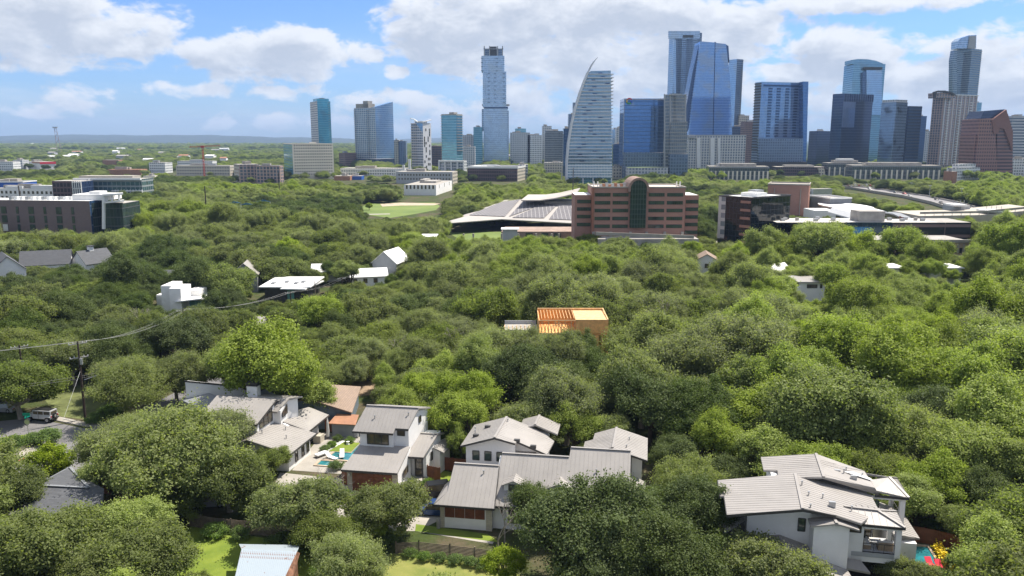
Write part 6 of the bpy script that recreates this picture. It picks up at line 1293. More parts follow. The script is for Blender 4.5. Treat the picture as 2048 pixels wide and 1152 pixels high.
# ---- theatre
t = low('theatre', 'windowless brown brick stage tower right of the black cube', 1535, 1636, 371, 432, br, xc=1617, yaw=22, mr=brick_s, cat='theatre'); t.parapet(M['concrete'], .7)
for u in (.17, .81): MB(t.c).bar(t.at(0, u, 0, .3), t.at(0, u, t.zt - 2, .3), .35).build('downpipe', M['concrete'], t.root)
t = Tower('theatre_annex', 'pale green annex against the right side of the brown stage tower', 'theatre', 1616, 1626, 1664, 378, 520, 70, FA['pale'], pmat('pale_green_wall', (.42, .45, .34), .8)); t = Tower('theatre_annex', 'slate grey metal box hall right of the pale green annex', 'theatre', 1656, 1660, 1703, 398, 480, 80, M['metal_d'], pmat('slate_metal', (.14, .155, .175), .6)); t.parapet(M['white'], .8)
t = Tower('theatre_annex', 'low white wing in front of the brown stage tower', 'theatre', 1628, None, 1672, 421, 440, 0, M['stucco'], roofm=M['white']); D = 470
rr_ = thing('theatre_canopy', 'white oval canopy roof right of the slate grey box hall', 'canopy', (X(1718, D), D, 0)); mb = MB(rr_.location); n = 24; zc = zat(411, D)
mb.slab([(X(1700 + 44 * math.cos(2 * math.pi * k / n), D), D + 26 * math.sin(2 * math.pi * k / n), zc) for k in range(n)], .8); mb.build('roof', M['white'], rr_)
for a in range(0, 360, 45): MB(rr_.location).tube([(X(1700 + 38 * math.cos(R(a)), D), D + 22 * math.sin(R(a)), 0), (X(1700 + 38 * math.cos(R(a)), D), D + 22 * math.sin(R(a)), zc - .8)], .35, 6).build('column', M['concrete'], rr_)
FOOT.append([(X(1655, D), D - 30), (X(1750, D), D - 30), (X(1750, D), D + 30), (X(1655, D), D + 30)])
# ---- long black office with the convention arch
D = 322; t = Tower('long_office', 'long low black glass office with white roof and central blue glass entrance', 'office', 1592, None, 1941, 445, D, 0, facade('black_band_glass', (.018, .022, .028), (.12, .085, .08), 60, 4.2, .005, .28, .3, .35, .06)); r, c = t.root, t.c; zt = t.zt
MB(c).poly([(X(1592), D, zt + .03), (X(1941), D, zt + .03), (X(1930), D + 17.8, zt + .03), (X(1592), D + 17.8, zt + .03)]).build('roof_membrane', pmat('ivory_membrane', (.56, .53, .49), .9), r)
MB(c).box(X(1739), D - 2, 0, X(1836), D - .02, zt + .2).build('entrance_glass', facade('entrance_dark_glass', (.02, .04, .06), (.02, .03, .035), 2, 3, .05, .05, .5, .4, .05), r); MB(c).box(X(1749), D - 2.3, 0, X(1791), D - 2.05, zt - 1.5).build('blue_glass', facade('blue_entrance', (.02, .10, .22), (.02, .08, .16), 2, 3, .05, .05, .3, .5, .05), r)
MB(c).box(X(1592), D - .12, zt - .5, X(1738), D - .02, zt).box(X(1837), D - .12, zt - .5, X(1941), D - .02, zt).build('roof_edge', M['trim'], r)
for y in range(3): MB(c).tube([(X(1650 + 130 * y), D + 8, zt), (X(1650 + 130 * y), D + 8, zt + 1.2)], .8, 8).build('roof_unit', M['conc_d'], r)
MB(c).box(X(1775), D + 3, zt, X(1830), D + 12, zt + 4.2).build('plant_room', M['conc_d'], r)
for x, y in ((1610, 5), (1622, 9), (1680, 4), (1700, 12), (1722, 6), (1850, 8), (1868, 4), (1890, 10), (1915, 5)): MB(c).box(X(x), D + y, zt + .03, X(x) + 1.6, D + y + 1.4, zt + 1.2).build('roof_unit', M['steel'], r)
# arched canopy behind
ca = thing('arched_hall', 'white vaulted roof swooping up behind the long black office', 'hall', (X(1770, 345), 345, 0)); c = ca.location; ps = [(1708, 438), (1718, 429), (1730, 423), (1748, 420), (1770, 422), (1790, 430), (1805, 438)]; fr = [AT(a, b, 340) for a, b in ps]; FOOT.append([(X(1700, 336), 336), (X(1850, 336), 336), (X(1850, 400), 400), (X(1700, 400), 400)])
mb = MB(c)
for k in range(len(fr) - 1): mb.slab([fr[k], fr[k + 1], fr[k + 1] + Vector((-2, 24, 1)), fr[k] + Vector((-2, 24, 1))], .5)
mb.build('vault', M['white'], ca, True); mb = MB(c); ps2 = [(1728, 441), (1745, 429), (1765, 425), (1785, 427), (1808, 437)]; f2 = [AT(a, b, 337) for a, b in ps2]
for k in range(len(f2) - 1): mb.slab([f2[k], f2[k + 1], f2[k + 1] + Vector((8, 10, -.6)), f2[k] + Vector((8, 10, -.6))], .4)
mb.build('front_vault', M['metal_d'], ca); mb = MB(c)
for (a, b) in (((1742, 446), (1760, 434)), ((1760, 434), (1762, 446)), ((1799, 433), (1812, 440)), ((1812, 440), (1819, 448)), ((1800, 434), (1801, 446))): mb.bar(AT(*a, 333), AT(*b, 333), .5)
mb.build('steel_frame', M['cedar'], ca)
wbox(ca, c, [(fr[0].x + 3, 341), (fr[-1].x - 3, 341), (fr[-1].x - 3, 362), (fr[0].x + 3, 362)], 0, fr[1].z - 3.2, M['conc_d'], 'wall')
# ---- car park deck in front
D = 298; t = Tower('parking_deck', 'beige concrete parking deck in front of the long black office', 'car park', 1700, None, 1940, 482, D, 0, pmat('peach_concrete', (.46, .34, .24), .9, 0, .08, .1)); r, c = t.root, t.c; t.rows(0, 0, 1, t.zt, t.zt + .3, 3, M['concrete'], .6, 1.1, 'parapet')
for k in range(10): x = 1828 + k * 11.2; MB(c).box(X(x), D - .1, t.zt - 4.6, X(x + 5), D - .02, t.zt - 2.6).build('opening', M['black'], r)
for k in range(10): x = 1834 + k * 11.2; MB(c).box(X(x), D - .5, t.zt - 4.6, X(x + 2.5), D - .02, t.zt - 1.0).build('pier', M['concrete'], r)
t.rows(0, 0, 1, t.zt - 6.0, t.zt - 5.8, 4, M['concrete'], 1.2, 1.3, 'ledge')
ramp = thing('parking_ramp', 'long pale parking ramp rising toward the right edge behind the black office', 'car park', (X(2000, 350), 350, 0)); c = ramp.location; D = 350; FOOT.append([(X(1830, D), D), (X(2120, D), D), (X(2120, D), D + 50), (X(1830, D), D + 50)])
mb = MB(c); a, b = AT(1840, 432, D), AT(1960, 430, D); e1 = AT(2090, 418, D)
mb.prism([(a.x, D, a.z), (b.x, D, b.z), (e1.x, D, e1.z), (e1.x, D + 26, e1.z), (b.x, D + 26, b.z), (a.x, D + 26, a.z)], 0, cap=True); mb.build('deck', pmat('ramp_concrete', (.44, .40, .34), .9, 0, .1, .1), ramp)
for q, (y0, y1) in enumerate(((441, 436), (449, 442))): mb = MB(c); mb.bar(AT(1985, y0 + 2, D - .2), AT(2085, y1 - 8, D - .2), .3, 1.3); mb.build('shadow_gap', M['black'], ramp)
for k in range(12): x = 1850 + k * 18; p = AT(x, 431 - max(0, (x - 1960) * .09), D); MB(c).tube([p, p + Vector((0, 0, 1.3))], .12, 5).build('rail_post', M['steel'], ramp)
mb = MB(c); mb.bar(AT(1840, 426, D), AT(1960, 424, D), .15, .9); mb.bar(AT(1960, 424, D), AT(2090, 412, D), .15, .9); mb.build('railing', M['concrete'], ramp)
for lab, x, y in (('small square stair tower with white cap on the parking deck', 1930, 408), ('wide flat-capped stair tower with roof lamps nearer the right edge', 2003, 420)):
    D2 = 372 if x == 1930 else 352; t = Tower('stair_tower', lab, 'stair tower', x - 9, None, x + 9, y + 4, D2, 0, M['stucco_g']); zt = t.zt; w2 = 13 if x == 1930 else 17
    MB(t.c).box(X(x - w2, D2), D2 - 2, zt, X(x + w2, D2), D2 + 7, zt + .8).build('cap', M['white'], t.root)
    for k in range(4): px_ = x - w2 + 2 + k * (2 * w2 - 4) / 3; MB(t.c).tube([(X(px_, D2), D2, zt + .8), (X(px_, D2), D2, zt + 2.6)], .1, 5).build('roof_lamp', M['steel'], t.root)
# ---- left: brown office with white frame
D = 350; brk = brickmat('dark_brown_brick', (.20, .145, .135), (.165, .125, .12), (.17, .14, .13), .6, .2, .015)
t = Tower('brick_office', 'dark brown brick office with a white rooftop frame and glass corner', 'office', -260, 181, 215, 402, 330, 8, brk, FA['goog_d'].copy()); r, c = t.root, t.c; zt = t.zt
MB(c).poly([(p.x, p.y, zt + .04) for p in t.foot]).build('roof_membrane', M['white'], r)
for k, (u) in enumerate([.985 - .061 * q for q in range(13)][1:]):
    wide = k % 2; 
    for s_ in range(4):
        z = 1.5 + s_ * 3.7; w_ = MB(c).bar(t.at(0, u - (.012 if wide else .006), z + 1.6, .06), t.at(0, u + (.012 if wide else .006), z + 1.6, .06), .12, 3.0).build('window', M['trim'], r)
        q0, q1 = u - (.011 if wide else .005), u + (.011 if wide else .005); MB(c).bar(t.at(0, q0, z + 1.6, .14), t.at(0, q1, z + 1.6, .14), .05, 2.8).build('pane', M['white'] if rs.random() < .12 else M['glass_g'], w_)
g1 = facade('corner_glass', (.03, .05, .05), (.05, .055, .055), 1.4, 3.7, .08, .1, .5, .35, .06)
mb = MB(c); mb.poly([t.at(1, 0.1, 0, .1), t.at(1, 1, 0, .1), t.at(1, 1, zt - 1, .1), t.at(1, .1, zt - 1, .1)]); mb.build('corner_glass', g1, r)
t2 = Tower('', '', '', 207, None, 246, 407, 334, 0, g1, base=t)
def q3(x, y): return AT(x / 5.2375, 340 + y / 5.236, 329)
wbox(r, c, [(X(133, 334), 334), (X(205, 334), 334), (X(205, 334), 346), (X(133, 334), 346)], zt, zat(389, 334), M['stucco'], 'roof_hall'); wbox(r, c, [(X(168, 336), 336), (X(190, 336), 336), (X(190, 336), 342), (X(168, 336), 342)], zat(389, 334), zat(383, 336), M['white'], 'roof_unit')
mb = MB(c); mb.bar(AT(207.5, 389, 328), AT(207.5, 458, 328), 1.0); mb.build('white_column', M['white'], r); MB(c).slab([AT(205, 388.5, 327), AT(246, 386, 327), AT(246, 385, 340), AT(205, 387, 340)], .7).build('white_canopy', M['white'], r); MB(c).slab([AT(209, 404, 326), AT(248, 400, 326), AT(248, 399, 340), AT(209, 402, 340)], .6).build('white_canopy', M['white'], r)
for x in (214, 224, 238): MB(c).bar(AT(x, 388, 329), AT(x, 402, 329), .5).build('white_post', M['white'], r)
for k in range(12): x = 4 + k * 11; MB(c).box(X(x, 336), 336, zt, X(x + 6, 336), 339, zt + 1.3).build('roof_unit', M['white'] if k % 3 else M['steel'], r)
# ---- further left things
t = Tower('glass_office', 'teal glass office with white roof and framed square windows behind the brown one', 'office', 150, None, 284, 358, 560, 0, facade('muted_teal_glass', (.045, .10, .12), (.20, .22, .22), 3.2, 3.6, .12, .3, .4, .5), roofm=M['concrete']); t.rows(0, 0, 1, t.zt, t.zt + .5, 3, M['white'], 2.0, 1.4, 'roof_slab'); t.crown(t, M['concrete'], t.zt + 2, u0=.05, u1=.85, v0=.1, v1=.8, name='upper_roof'); t.rows(0, .55, 1, t.zt / 2, t.zt / 2 + 1, 3, M['white'], 1.2, .8, 'ledge')
MB(t.c).bar(t.at(0, .25, 0, .8), t.at(0, .25, t.zt, .8), 8, 1.2).build('grey_panel', M['stucco_g'], t.root); t2 = Tower('', '', '', 105, None, 161, 362, 545, 0, FA['maroon'], base=t); wf = Tower('', '', '', 146, None, 163, 363, 540, 0, FA['navy'], base=t); wf.fins(0, 5, 0, wf.zt, M['white'], .6, .5, name='white_frame'); wf.rows(0, 0, 1, 3, wf.zt, 4, M['white'], .6, .5, 'white_frame')
t.fins(0, 10, 0, t.zt * .55, M['white'], .8, .5, .6, 1., 'white_frame')
t = low('retail_hall', 'flat hall with a bright blue upper wall at the left edge', -40, 46, 365, 398, M['blue']); t.parapet(M['white'], .8)
t = low('apartment_block', 'long white stepped apartment terrace in front of the blue hall', -40, 146, 378, 408, M['stucco'], xc=130, yaw=10); t.wins(0, 18, [3, 6.6], 1.6, 1.9, M['glass']); t.crown(t, M['white'], t.zt + 2.2, u0=.6, u1=.95, v0=.1, v1=.6, name='stair_head'); t.crown(t, M['white'], t.zt + 1.5, u0=.3, u1=.5, v0=.1, v1=.6, name='stair_head')
low('apartment_block', 'white gridded apartment block at the far left edge', -20, 26, 323, 342, FA['white']); low('apartment_block', 'grey gabled apartment block right of the far left white one', 26, 45, 320, 340, FA['pale'])
t = low('warehouse', 'white warehouse with a bright red upper band', 50, 112, 324, 340, M['stucco'], xc=80, yaw=40); t.rows(1, 0, 1, t.zt - 1.5, t.zt, 9, M['red'], .6, 3.2, 'red_band'); t.rows(0, .5, 1, t.zt - 1, t.zt, 9, M['orange'], .6, 2.0, 'red_band')
low('apartment_block', 'long white and glass apartment block right of the red crane base', 298, 345, 325, 346, FA['white'], xc=330, yaw=10); low('apartment_block', 'pale block with blue windows behind the red crane', 355, 425, 322, 340, FA['white']); low('apartment_block', 'long tan apartment terrace behind the red crane', 352, 470, 331, 352, FA['beige'], xc=460, yaw=6)
low('apartment_block', 'brown and beige apartment block left of the tan tower', 468, 520, 329, 366, FA['beige'], xc=478, yaw=60, mr=FA['resb']); low('apartment_block', 'dark balconied apartment block just left of the tan tower', 512, 567, 331, 367, FA['resb'], xc=560, yaw=10)
low('house', 'brick building with orange roof alone amid trees at left', 205, 237, 320, 331, M['orange'], cat='house'); low('shop', 'low beige box building right of the teal glass office', 286, 310, 352, 362, M['tan'] if 'tan' in M else FA['tan']); low('shop', 'long red-roofed low hall above the teal glass office', 215, 282, 339, 350, M['orange'], roofm=M['orange'])
# ---- houses in the wooded middle ground
def gable(label, o, yaw, L, W, hw, hr, rm, wm=None, seam=False, winds=True, name='house'):
    """ridge along local x, gables at both ends"""
    r = thing(name, label, 'house', (o.x, o.y, 0), yaw); foot_of((o.x, o.y), yaw, [(-L / 2, -W / 2), (L / 2, -W / 2), (L / 2, W / 2), (-L / 2, W / 2)])
    mb = MB(); mb.prism([(-L / 2, -W / 2, hw), (L / 2, -W / 2, hw), (L / 2, 0, hr), (L / 2, W / 2, hw), (-L / 2, W / 2, hw), (-L / 2, 0, hr)], 0, cap=False); mb.build('wall', wm or M['stucco'], r); e = .4; s_ = (hr - hw) / (W / 2)
    pl = [([(-L / 2 - e, -W / 2 - e, hw - s_ * e + .1), (L / 2 + e, -W / 2 - e, hw - s_ * e + .1), (L / 2 + e, 0, hr + .12), (-L / 2 - e, 0, hr + .12)], (0, 1, s_)), ([(-L / 2 - e, 0, hr + .12), (L / 2 + e, 0, hr + .12), (L / 2 + e, W / 2 + e, hw - s_ * e + .1), (-L / 2 - e, W / 2 + e, hw - s_ * e + .1)], (0, 1, -s_))]
    roof(r, pl, rm, .15, seams=seam)
    if winds:
        window(r, (-L / 2 - .01, .6), (-L / 2 - .01, -.6), 2.6, 3.9); window(r, (L / 2 + .01, -.6), (L / 2 + .01, .6), 2.6, 3.9)
        for k in range(int(L / 3)): window(r, (-L / 2 + 1 + 3 * k, -W / 2 - .01), (-L / 2 + 2.1 + 3 * k, -W / 2 - .01), 1.2, 2.5)
    return r
slate = M['shingle_g']
gable('white gabled house with dark roof cut by the left edge', G(12, 541, 4), 128, 13, 9, 5.0, 9.0, slate); gable('white gabled house with long dark roof and a row of side windows', G(95, 532, 4), 22, 13.5, 8, 5.2, 8.9, slate)
cu = gable('grey-roofed house with a small white cupola', G(186, 528, 4), 60, 9.5, 8, 5, 8.6, slate); k_ = MB(); k_.box(-1.1, -.7, 8.2, .3, .7, 9.8); cq = k_.build('cupola', M['white'], cu); MB().prism([(-1.4, -1), (.6, -1), (.6, 1), (-1.4, 1)], 9.8, 9.95).build('cupola_roof', M['trim'], cq)
gable('dark-roofed house deep in the trees right of the cupola house', G(310, 560, 3), 10, 13, 8, 3.2, 5.8, slate); gable('pale steep-gabled house end just left of the white flat pavilion', G(494, 552, 4), 100, 10, 7, 5.4, 8.4, M['metal'], M['metal_d']); gable('grey gabled house with one leaning roof right of the bright pecan', G(783, 530, 4), 75, 11, 8, 5.6, 9, M['white'], M['stucco_g'])
gable('white-roofed bungalow half hidden right of the flat pavilion', G(665, 540, 3), 10, 12, 8, 3.2, 5, M['white']); gable('white-roofed bungalow between the bright pecan and the leaning gable', G(735, 550, 3), 15, 11, 7, 3.2, 5, M['white']); gable('small tan-roofed house below the red brick office', G(1412, 523, 4), 80, 9, 7, 5, 7, M['shingle_b']); gable('low grey and tan house peeking behind the mid-left oaks', G(490, 640, 3), 10, 13, 6, 2.6, 3.6, M['metal'], M['limestone'])
gable('pale blue roof glimpsed beside the small white house', G(1548, 547, 3), 30, 8, 6, 4, 6, M['white']); gable('little white house low in the trees below the small white house', G(1745, 615, 2), 5, 7, 5, 3, 4.4, M['metal']); gable('white bungalow behind the elms left of the timber frame', G(980, 605, 3), 12, 10, 7, 3, 4.6, M['white']); gable('pale house beyond the elms right of the timber frame', G(1215, 585, 3), 60, 8, 6, 4, 6, M['white'])
def flat(label, xl, xr, yt, Dd, dep, mat, name='house', cat='house', over=.6, roofm=None, h0=0):
    x0, x1 = X(xl, Dd), X(xr, Dd); z = zat(yt, Dd); r = thing(name, label, cat, ((x0 + x1) / 2, Dd + dep / 2, 0)); c = r.location; MB(c).prism([(x0, Dd), (x1, Dd), (x1, Dd + dep), (x0, Dd + dep)], h0, z - .3).build('wall', mat, r)
    MB(c).box(x0 - over, Dd - over, z - .3, x1 + over, Dd + dep + over, z).build('roof', roofm or M['white'], r); FOOT.append([(x0, Dd), (x1, Dd), (x1, Dd + dep), (x0, Dd + dep)]); return r, c
# white cubic house
r, c = flat('white cubic house with a tall blank block and a thin projecting roof', 322, 388, 597, 196, 8, M['stucco'], over=1.0); MB(c).box(X(305, 196), 194, 0, X(326, 196), 201, zat(569, 196)).build('tall_block', M['white'], r); MB(c).box(X(326, 196) + .02, 192.6, 0, X(350, 196), 199, zat(572, 196)).build('tall_block', M['stucco'], r); MB(c).box(X(352, 199), 199, zat(597, 196), X(377, 199), 204, zat(581, 199)).build('roof_terrace', M['stucco'], r); MB(c).slab([AT(350, 603, 192), AT(402, 597, 192), AT(407, 593, 200), AT(352, 596, 200)], .25).build('canopy', M['white'], r)
MB(c).box(X(352, 195), 195.7, 0, X(386, 195), 195.9, zat(601, 196)).build('glass_wall', M['teal'], r); MB(c).box(X(283, 196), 197, 0, X(305, 196), 203, zat(590, 197)).build('low_wing', M['stucco'], r)
# flat pavilion
r, c = flat('flat-roofed pavilion with white membrane roof and dark walls', 512, 600, 572, 212, 14, M['trim'], over=1.2); MB(c).slab([AT(560, 577, 209), AT(610, 578, 209), AT(648, 561, 225), AT(600, 560, 228)], .3).build('roof', M['white'], r); MB(c).box(X(557, 211), 211.7, 0, X(571, 211), 211.9, zat(574, 211)).build('teal_panel', M['teal'], r)
for k, x in enumerate((528, 552, 575, 586)): MB(c).box(X(x, 216), 215 + 2 * (k % 2), zat(572, 212), X(x + 7, 216), 217 + 2 * (k % 2), zat(572, 212) + .35).build('skylight', M['metal_d'], r)
# small white house right
r, c = flat('small white two-storey house with flat grey roof and ribbon window in the woods', 1618, 1671, 563, 212, 9, M['stucco'], roofm=M['metal']); window(r, (X(1634, 212) - c.x, 211.98 - c.y), (X(1655, 212) - c.x, 211.98 - c.y), zat(576, 212), zat(569, 212), 4); window(r, (X(1661, 212) - c.x, 211.98 - c.y), (X(1665, 212) - c.x, 211.98 - c.y), zat(576, 212), zat(568, 212)); MB(c).box(X(1596, 213), 211, 0, X(1618, 213) - .05, 219, zat(573, 212)).build('low_wing', M['stucco'], r)
flat('white flat roof strip left part glimpsed through the far right trees', 1780, 1832, 535, 238, 8, M['stucco']); flat('white flat roofed house with pale columns through the far right trees', 1885, 1950, 535, 238, 8, M['stucco']); flat('pale low roof in the trees left of the solar roofed hall', 838, 866, 473, 300, 8, M['stucco']); flat('white and brown kiosk in front of the solar roofed hall', 1005, 1035, 458, 296, 5, M['stucco_g'])
# ---- timber frame house under construction
D = 148; r = thing('timber_house', 'unfinished timber framed house with orange sheathing boards', 'house', (X(1150, D), D + 4, 0)); c = r.location; FOOT.append([(X(1000, D), D - 1), (X(1230, D), D - 1), (X(1230, D), D + 14), (X(1000, D), D + 14)])
z1, z2, zf = zat(640, D), zat(668, D), zat(667, D)
xa, xm, xb = X(1080, D), X(1157, D), X(1225, D); dp = 9
zw = zat(641, D); zlow = zat(690, D)
mb = MB(c); mb.box(xm, D, zf, xb, D + .15, zw); mb.box(X(1183, D), D, zf - 2.6, X(1206, D), D + .15, zf - .3); mb.build('front_sheathing', M['osb'], r)
mb = MB(c); mb.box(xa, D + dp, 0, xb, D + dp + .15, zw + .3); mb.box(xb - .15, D + .2, 0, xb, D + dp, zw); mb.box(xa, D + .2, zf, xa + .15, D + dp, zw); mb.build('back_sheathing', M['osb'], r)
MB(c).box(xa, D + .2, zf - .35, xb, D + dp, zf - .05).build('floor_deck', M['osb'], r); MB(c).box(xm, D + .3, zw - .05, xb - .2, D + dp - .1, zw + .1).build('roof_deck', M['lumber'], r)
MB(c).bar((xa, D + dp, zw + .4), (xb, D + dp, zw + .4), .25, .2).bar((xb - .1, D, zw + .15), (xb - .1, D + dp, zw + .45), .2, .2).bar((xm, D, zw + .1), (xb, D, zw + .1), .2, .15).build('top_plate', M['lumber'], r)
k = xa
while k < xm:
    MB(c).bar((k, D + .1, zf), (k, D + .1, zw - (0 if int(k * 2) % 3 else 1)), .09, .14).build('stud', M['lumber'], r); MB(c).bar((k, D + 1.5, zw), (k, D + dp - .2, zw + .1), .08, .2).build('joist', M['lumber'], r); k += .62
for a, b in (((xa + 3.2, zw - .4), (xa + 5.2, zf)), ((xa + 3.8, zw - .4), (xa + 6, zf))): MB(c).bar((a[0], D + .3, a[1]), (b[0], D + .3, b[1]), .1, .14).build('brace', M['lumber'], r)
MB(c).bar((xa, D + .05, zw), (xm, D + .05, zw), .15, .12).bar((xa, D + .05, zf), (xm, D + .05, zf), .15, .2).bar((xa + 2.4, D - .1, zw - 1), (xa + 4.6, D - .1, zw - 1), .12).build('girder', M['lumber'], r)
k = xa
while k < xb: MB(c).bar((k, D + .1, 0), (k, D + .1, zf - .3), .09, .14).build('stud', M['lumber'], r); k += 1.1
w2 = X(1008, D); mb = MB(c); mb.box(w2, D + 3, zf - .2, xa - .2, D + 8, zf); mb.build('side_deck', M['conc_d'], r); MB(c).box(w2, D + 8, 0, xa - .3, D + 8.15, zf + .7).build('side_sheathing', M['stucco_g'], r)
k = w2
while k < xa - .5: MB(c).bar((k, D + 3, zf + .1), (k, D + 6.5, zf + .1), .09, .16).build('joist', M['lumber'], r); k += .8
for (x, y, w_, yw_) in ((985, 700, 2.2, 0), (1030, 705, 2.0, 10), (1100, 735, 3, 5)):
    p = G(x, y, 0); s_ = thing('lumber_stack', 'stack of fresh yellow lumber %s' % {985: 'left of the unfinished house, left pile', 1030: 'left of the unfinished house, right pile', 1100: 'in front of the unfinished house'}[x], 'lumber', p, yw_); FOOT.append([(p.x - 2, p.y - 2), (p.x + 2, p.y - 2), (p.x + 2, p.y + 2), (p.x - 2, p.y + 2)])
    for q in range(4): MB().box(-w_, -.6, .1 + q * .3, w_, .6, .35 + q * .3).build('bundle', M['lumber'], s_)
# white balcony house glimpsed and rubble
flat('pale flat-roofed site cabin behind the dark junipers', 1232, 1266, 752, 130, 4, M['conc_d'], over=.3); flat('low brown-roofed hut left of the dark junipers near the site', 968, 1016, 752, 132, 5, M['stucco_g'], roofm=M['orange'], over=.4)
# blue tarp roof under the junipers
D = 104; tp_ = thing('tarp_roof', 'torn bright blue tarp stretched over a frame under the dark junipers', 'tarp', (X(1430, D), D, 0)); c = tp_.location; rg = random.Random(2); mb = MB(c); nx, ny = 22, 8; g = {}
for i in range(nx + 1):
    for j in range(ny + 1): g[i, j] = Vector((X(1365, D) + (X(1530, D) - X(1365, D)) * i / nx, D - 3 + 7 * j / ny, 4.2 + 1.1 * math.sin(i * .9) * .4 + rg.uniform(-.25, .25) - .25 * abs(j - ny / 2)))
for i in range(nx):
    for j in range(ny):
        if rg.random() < .12: continue
        mb.poly([g[i, j], g[i + 1, j], g[i + 1, j + 1], g[i, j + 1]]); mb.poly([q - Vector((0, 0, .04)) for q in (g[i, j + 1], g[i + 1, j + 1], g[i + 1, j], g[i, j])])
mb.build('tarp', M['tarp'], tp_)
for x in (1372, 1420, 1470, 1522):
    for y in (-2.5, 3.5): MB(c).bar((X(x, D), D + y, 0), (X(x, D), D + y, 5.2), .12).build('post', M['wood_d'], tp_)
p = G(755, 700, 0); tb = thing('tarp_heap', 'blue tarpaulin heap on bare dirt beyond the brown shingled house', 'tarp', p); mb = MB()
for i in range(7):
    for j in range(3): q = [(-2.4 + i * .7, -1 + j * .7), (-1.7 + i * .7, -1 + j * .7), (-1.7 + i * .7, -.3 + j * .7), (-2.4 + i * .7, -.3 + j * .7)]; h = 1.3 - .4 * abs(j - 1); mb.prism(q, 0, h + .15 * math.sin(i * 2.1 + j))
mb.build('folds', M['tarp'], tb); FOOT.append([(p.x - 3, p.y - 3), (p.x + 3, p.y - 3), (p.x + 3, p.y + 3), (p.x - 3, p.y + 3)])
# ================================================================== vehicles, poles, cables, signs, shrubs
def paint(name, col): return pmat(name, col, .3, .3, .02, .5, spec=.6)
PA_ = {'white': paint('white_car_paint', (.62, .63, .64)), 'blue': paint('blue_car_paint', (.015, .05, .16)), 'black': paint('black_car_paint', (.015, .016, .02)), 'grey': paint('grey_car_paint', (.20, .21, .22)), 'red': paint('red_car_paint', (.32, .02, .02)), 'silver': paint('silver_car_paint', (.42, .43, .45))}
tailm = pmat('tail_lamp_red', (.4, .01, .01), .3); headm = pmat('headlamp_glass', (.7, .7, .7), .1)
def wheel(parent, x, y, r, wd=.24):
    w_ = MB(); s = 1 if y > 0 else -1; w_.tube([(x, y - wd / 2, r), (x, y + wd / 2, r)], r, 16); t_ = w_.build('wheel', M['black'], parent)
    MB().tube([(x, y + s * (wd / 2 + .005), r), (x, y + s * (wd / 2 + .02), r)], r * .6, 10).build('rim', M['steel'], t_)
def car(name, label, cat, pos, yaw, col, group=None, L=4.6, W=1.84, Hh=1.5, suv=False):
    t_ = thing(name, label, cat, pos, yaw, group); m = PA_[col]; r = .34
    def sect(prof, w0, w1, z0):   # profile in x,z extruded in y, narrowing upward
        pass
    b = MB(); hb = .82 if suv else .74; x0, x1 = -L / 2, L / 2
    low = [(x0, .32), (x0 + .05, .18), (x1 - .05, .18), (x1, .32), (x1, .6), (x1 - .15, hb - .06), (x1 - 1.15, hb + .06), (x0 + (.1 if suv else .7), hb + .08), (x0 + .03, hb - .05)]
    def ex(P, w, mat, nm, par, z=0, wt=None):
        mb = MB(); wt = wt or w; zs = [p[1] for p in P]; zl, zh = min(zs), max(zs)
        f = lambda p, s: Vector((p[0], s * (w + (wt - w) * (p[1] - zl) / (zh - zl)) / 2, p[1]))
        A_ = [f(p, -1) for p in P]; B_ = [f(p, 1) for p in P]; mb.poly(A_); mb.poly(B_[::-1])
        for i in range(len(P)): j = (i + 1) % len(P); mb.poly([A_[j], A_[i], B_[i], B_[j]])
        return mb.build(nm, mat, par, bevel=.04)
    body = ex(low, W, m, 'body', t_)
    rf = x0 + (.15 if suv else .75); cab = [(rf, hb + .05), (x1 - 1.15, hb + .05), (x1 - 1.75, Hh - .05), (rf + .3, Hh - .05)]
    ex(cab, W - .12, M['glass'], 'window_band', t_, wt=W - .42); ex([(rf + .3, Hh - .06), (x1 - 1.72, Hh - .06), (x1 - 1.85, Hh), (rf + .42, Hh)], W - .4, m, 'roof', t_, wt=W - .48)
    for x in (x0 + .85, x1 - .85):
        for y in (-W / 2 + .1, W / 2 - .1): wheel(t_, x, y, r, .22)
    for y in (-.62, .62):
        MB().box(x1 - .06, y - .18, .56, x1 + .01, y + .18, .68).build('headlight', headm, t_); MB().box(x0 - .01, y - .16, .62, x0 + .06, y + .16, .76).build('tail_light', tailm, t_)
    return t_
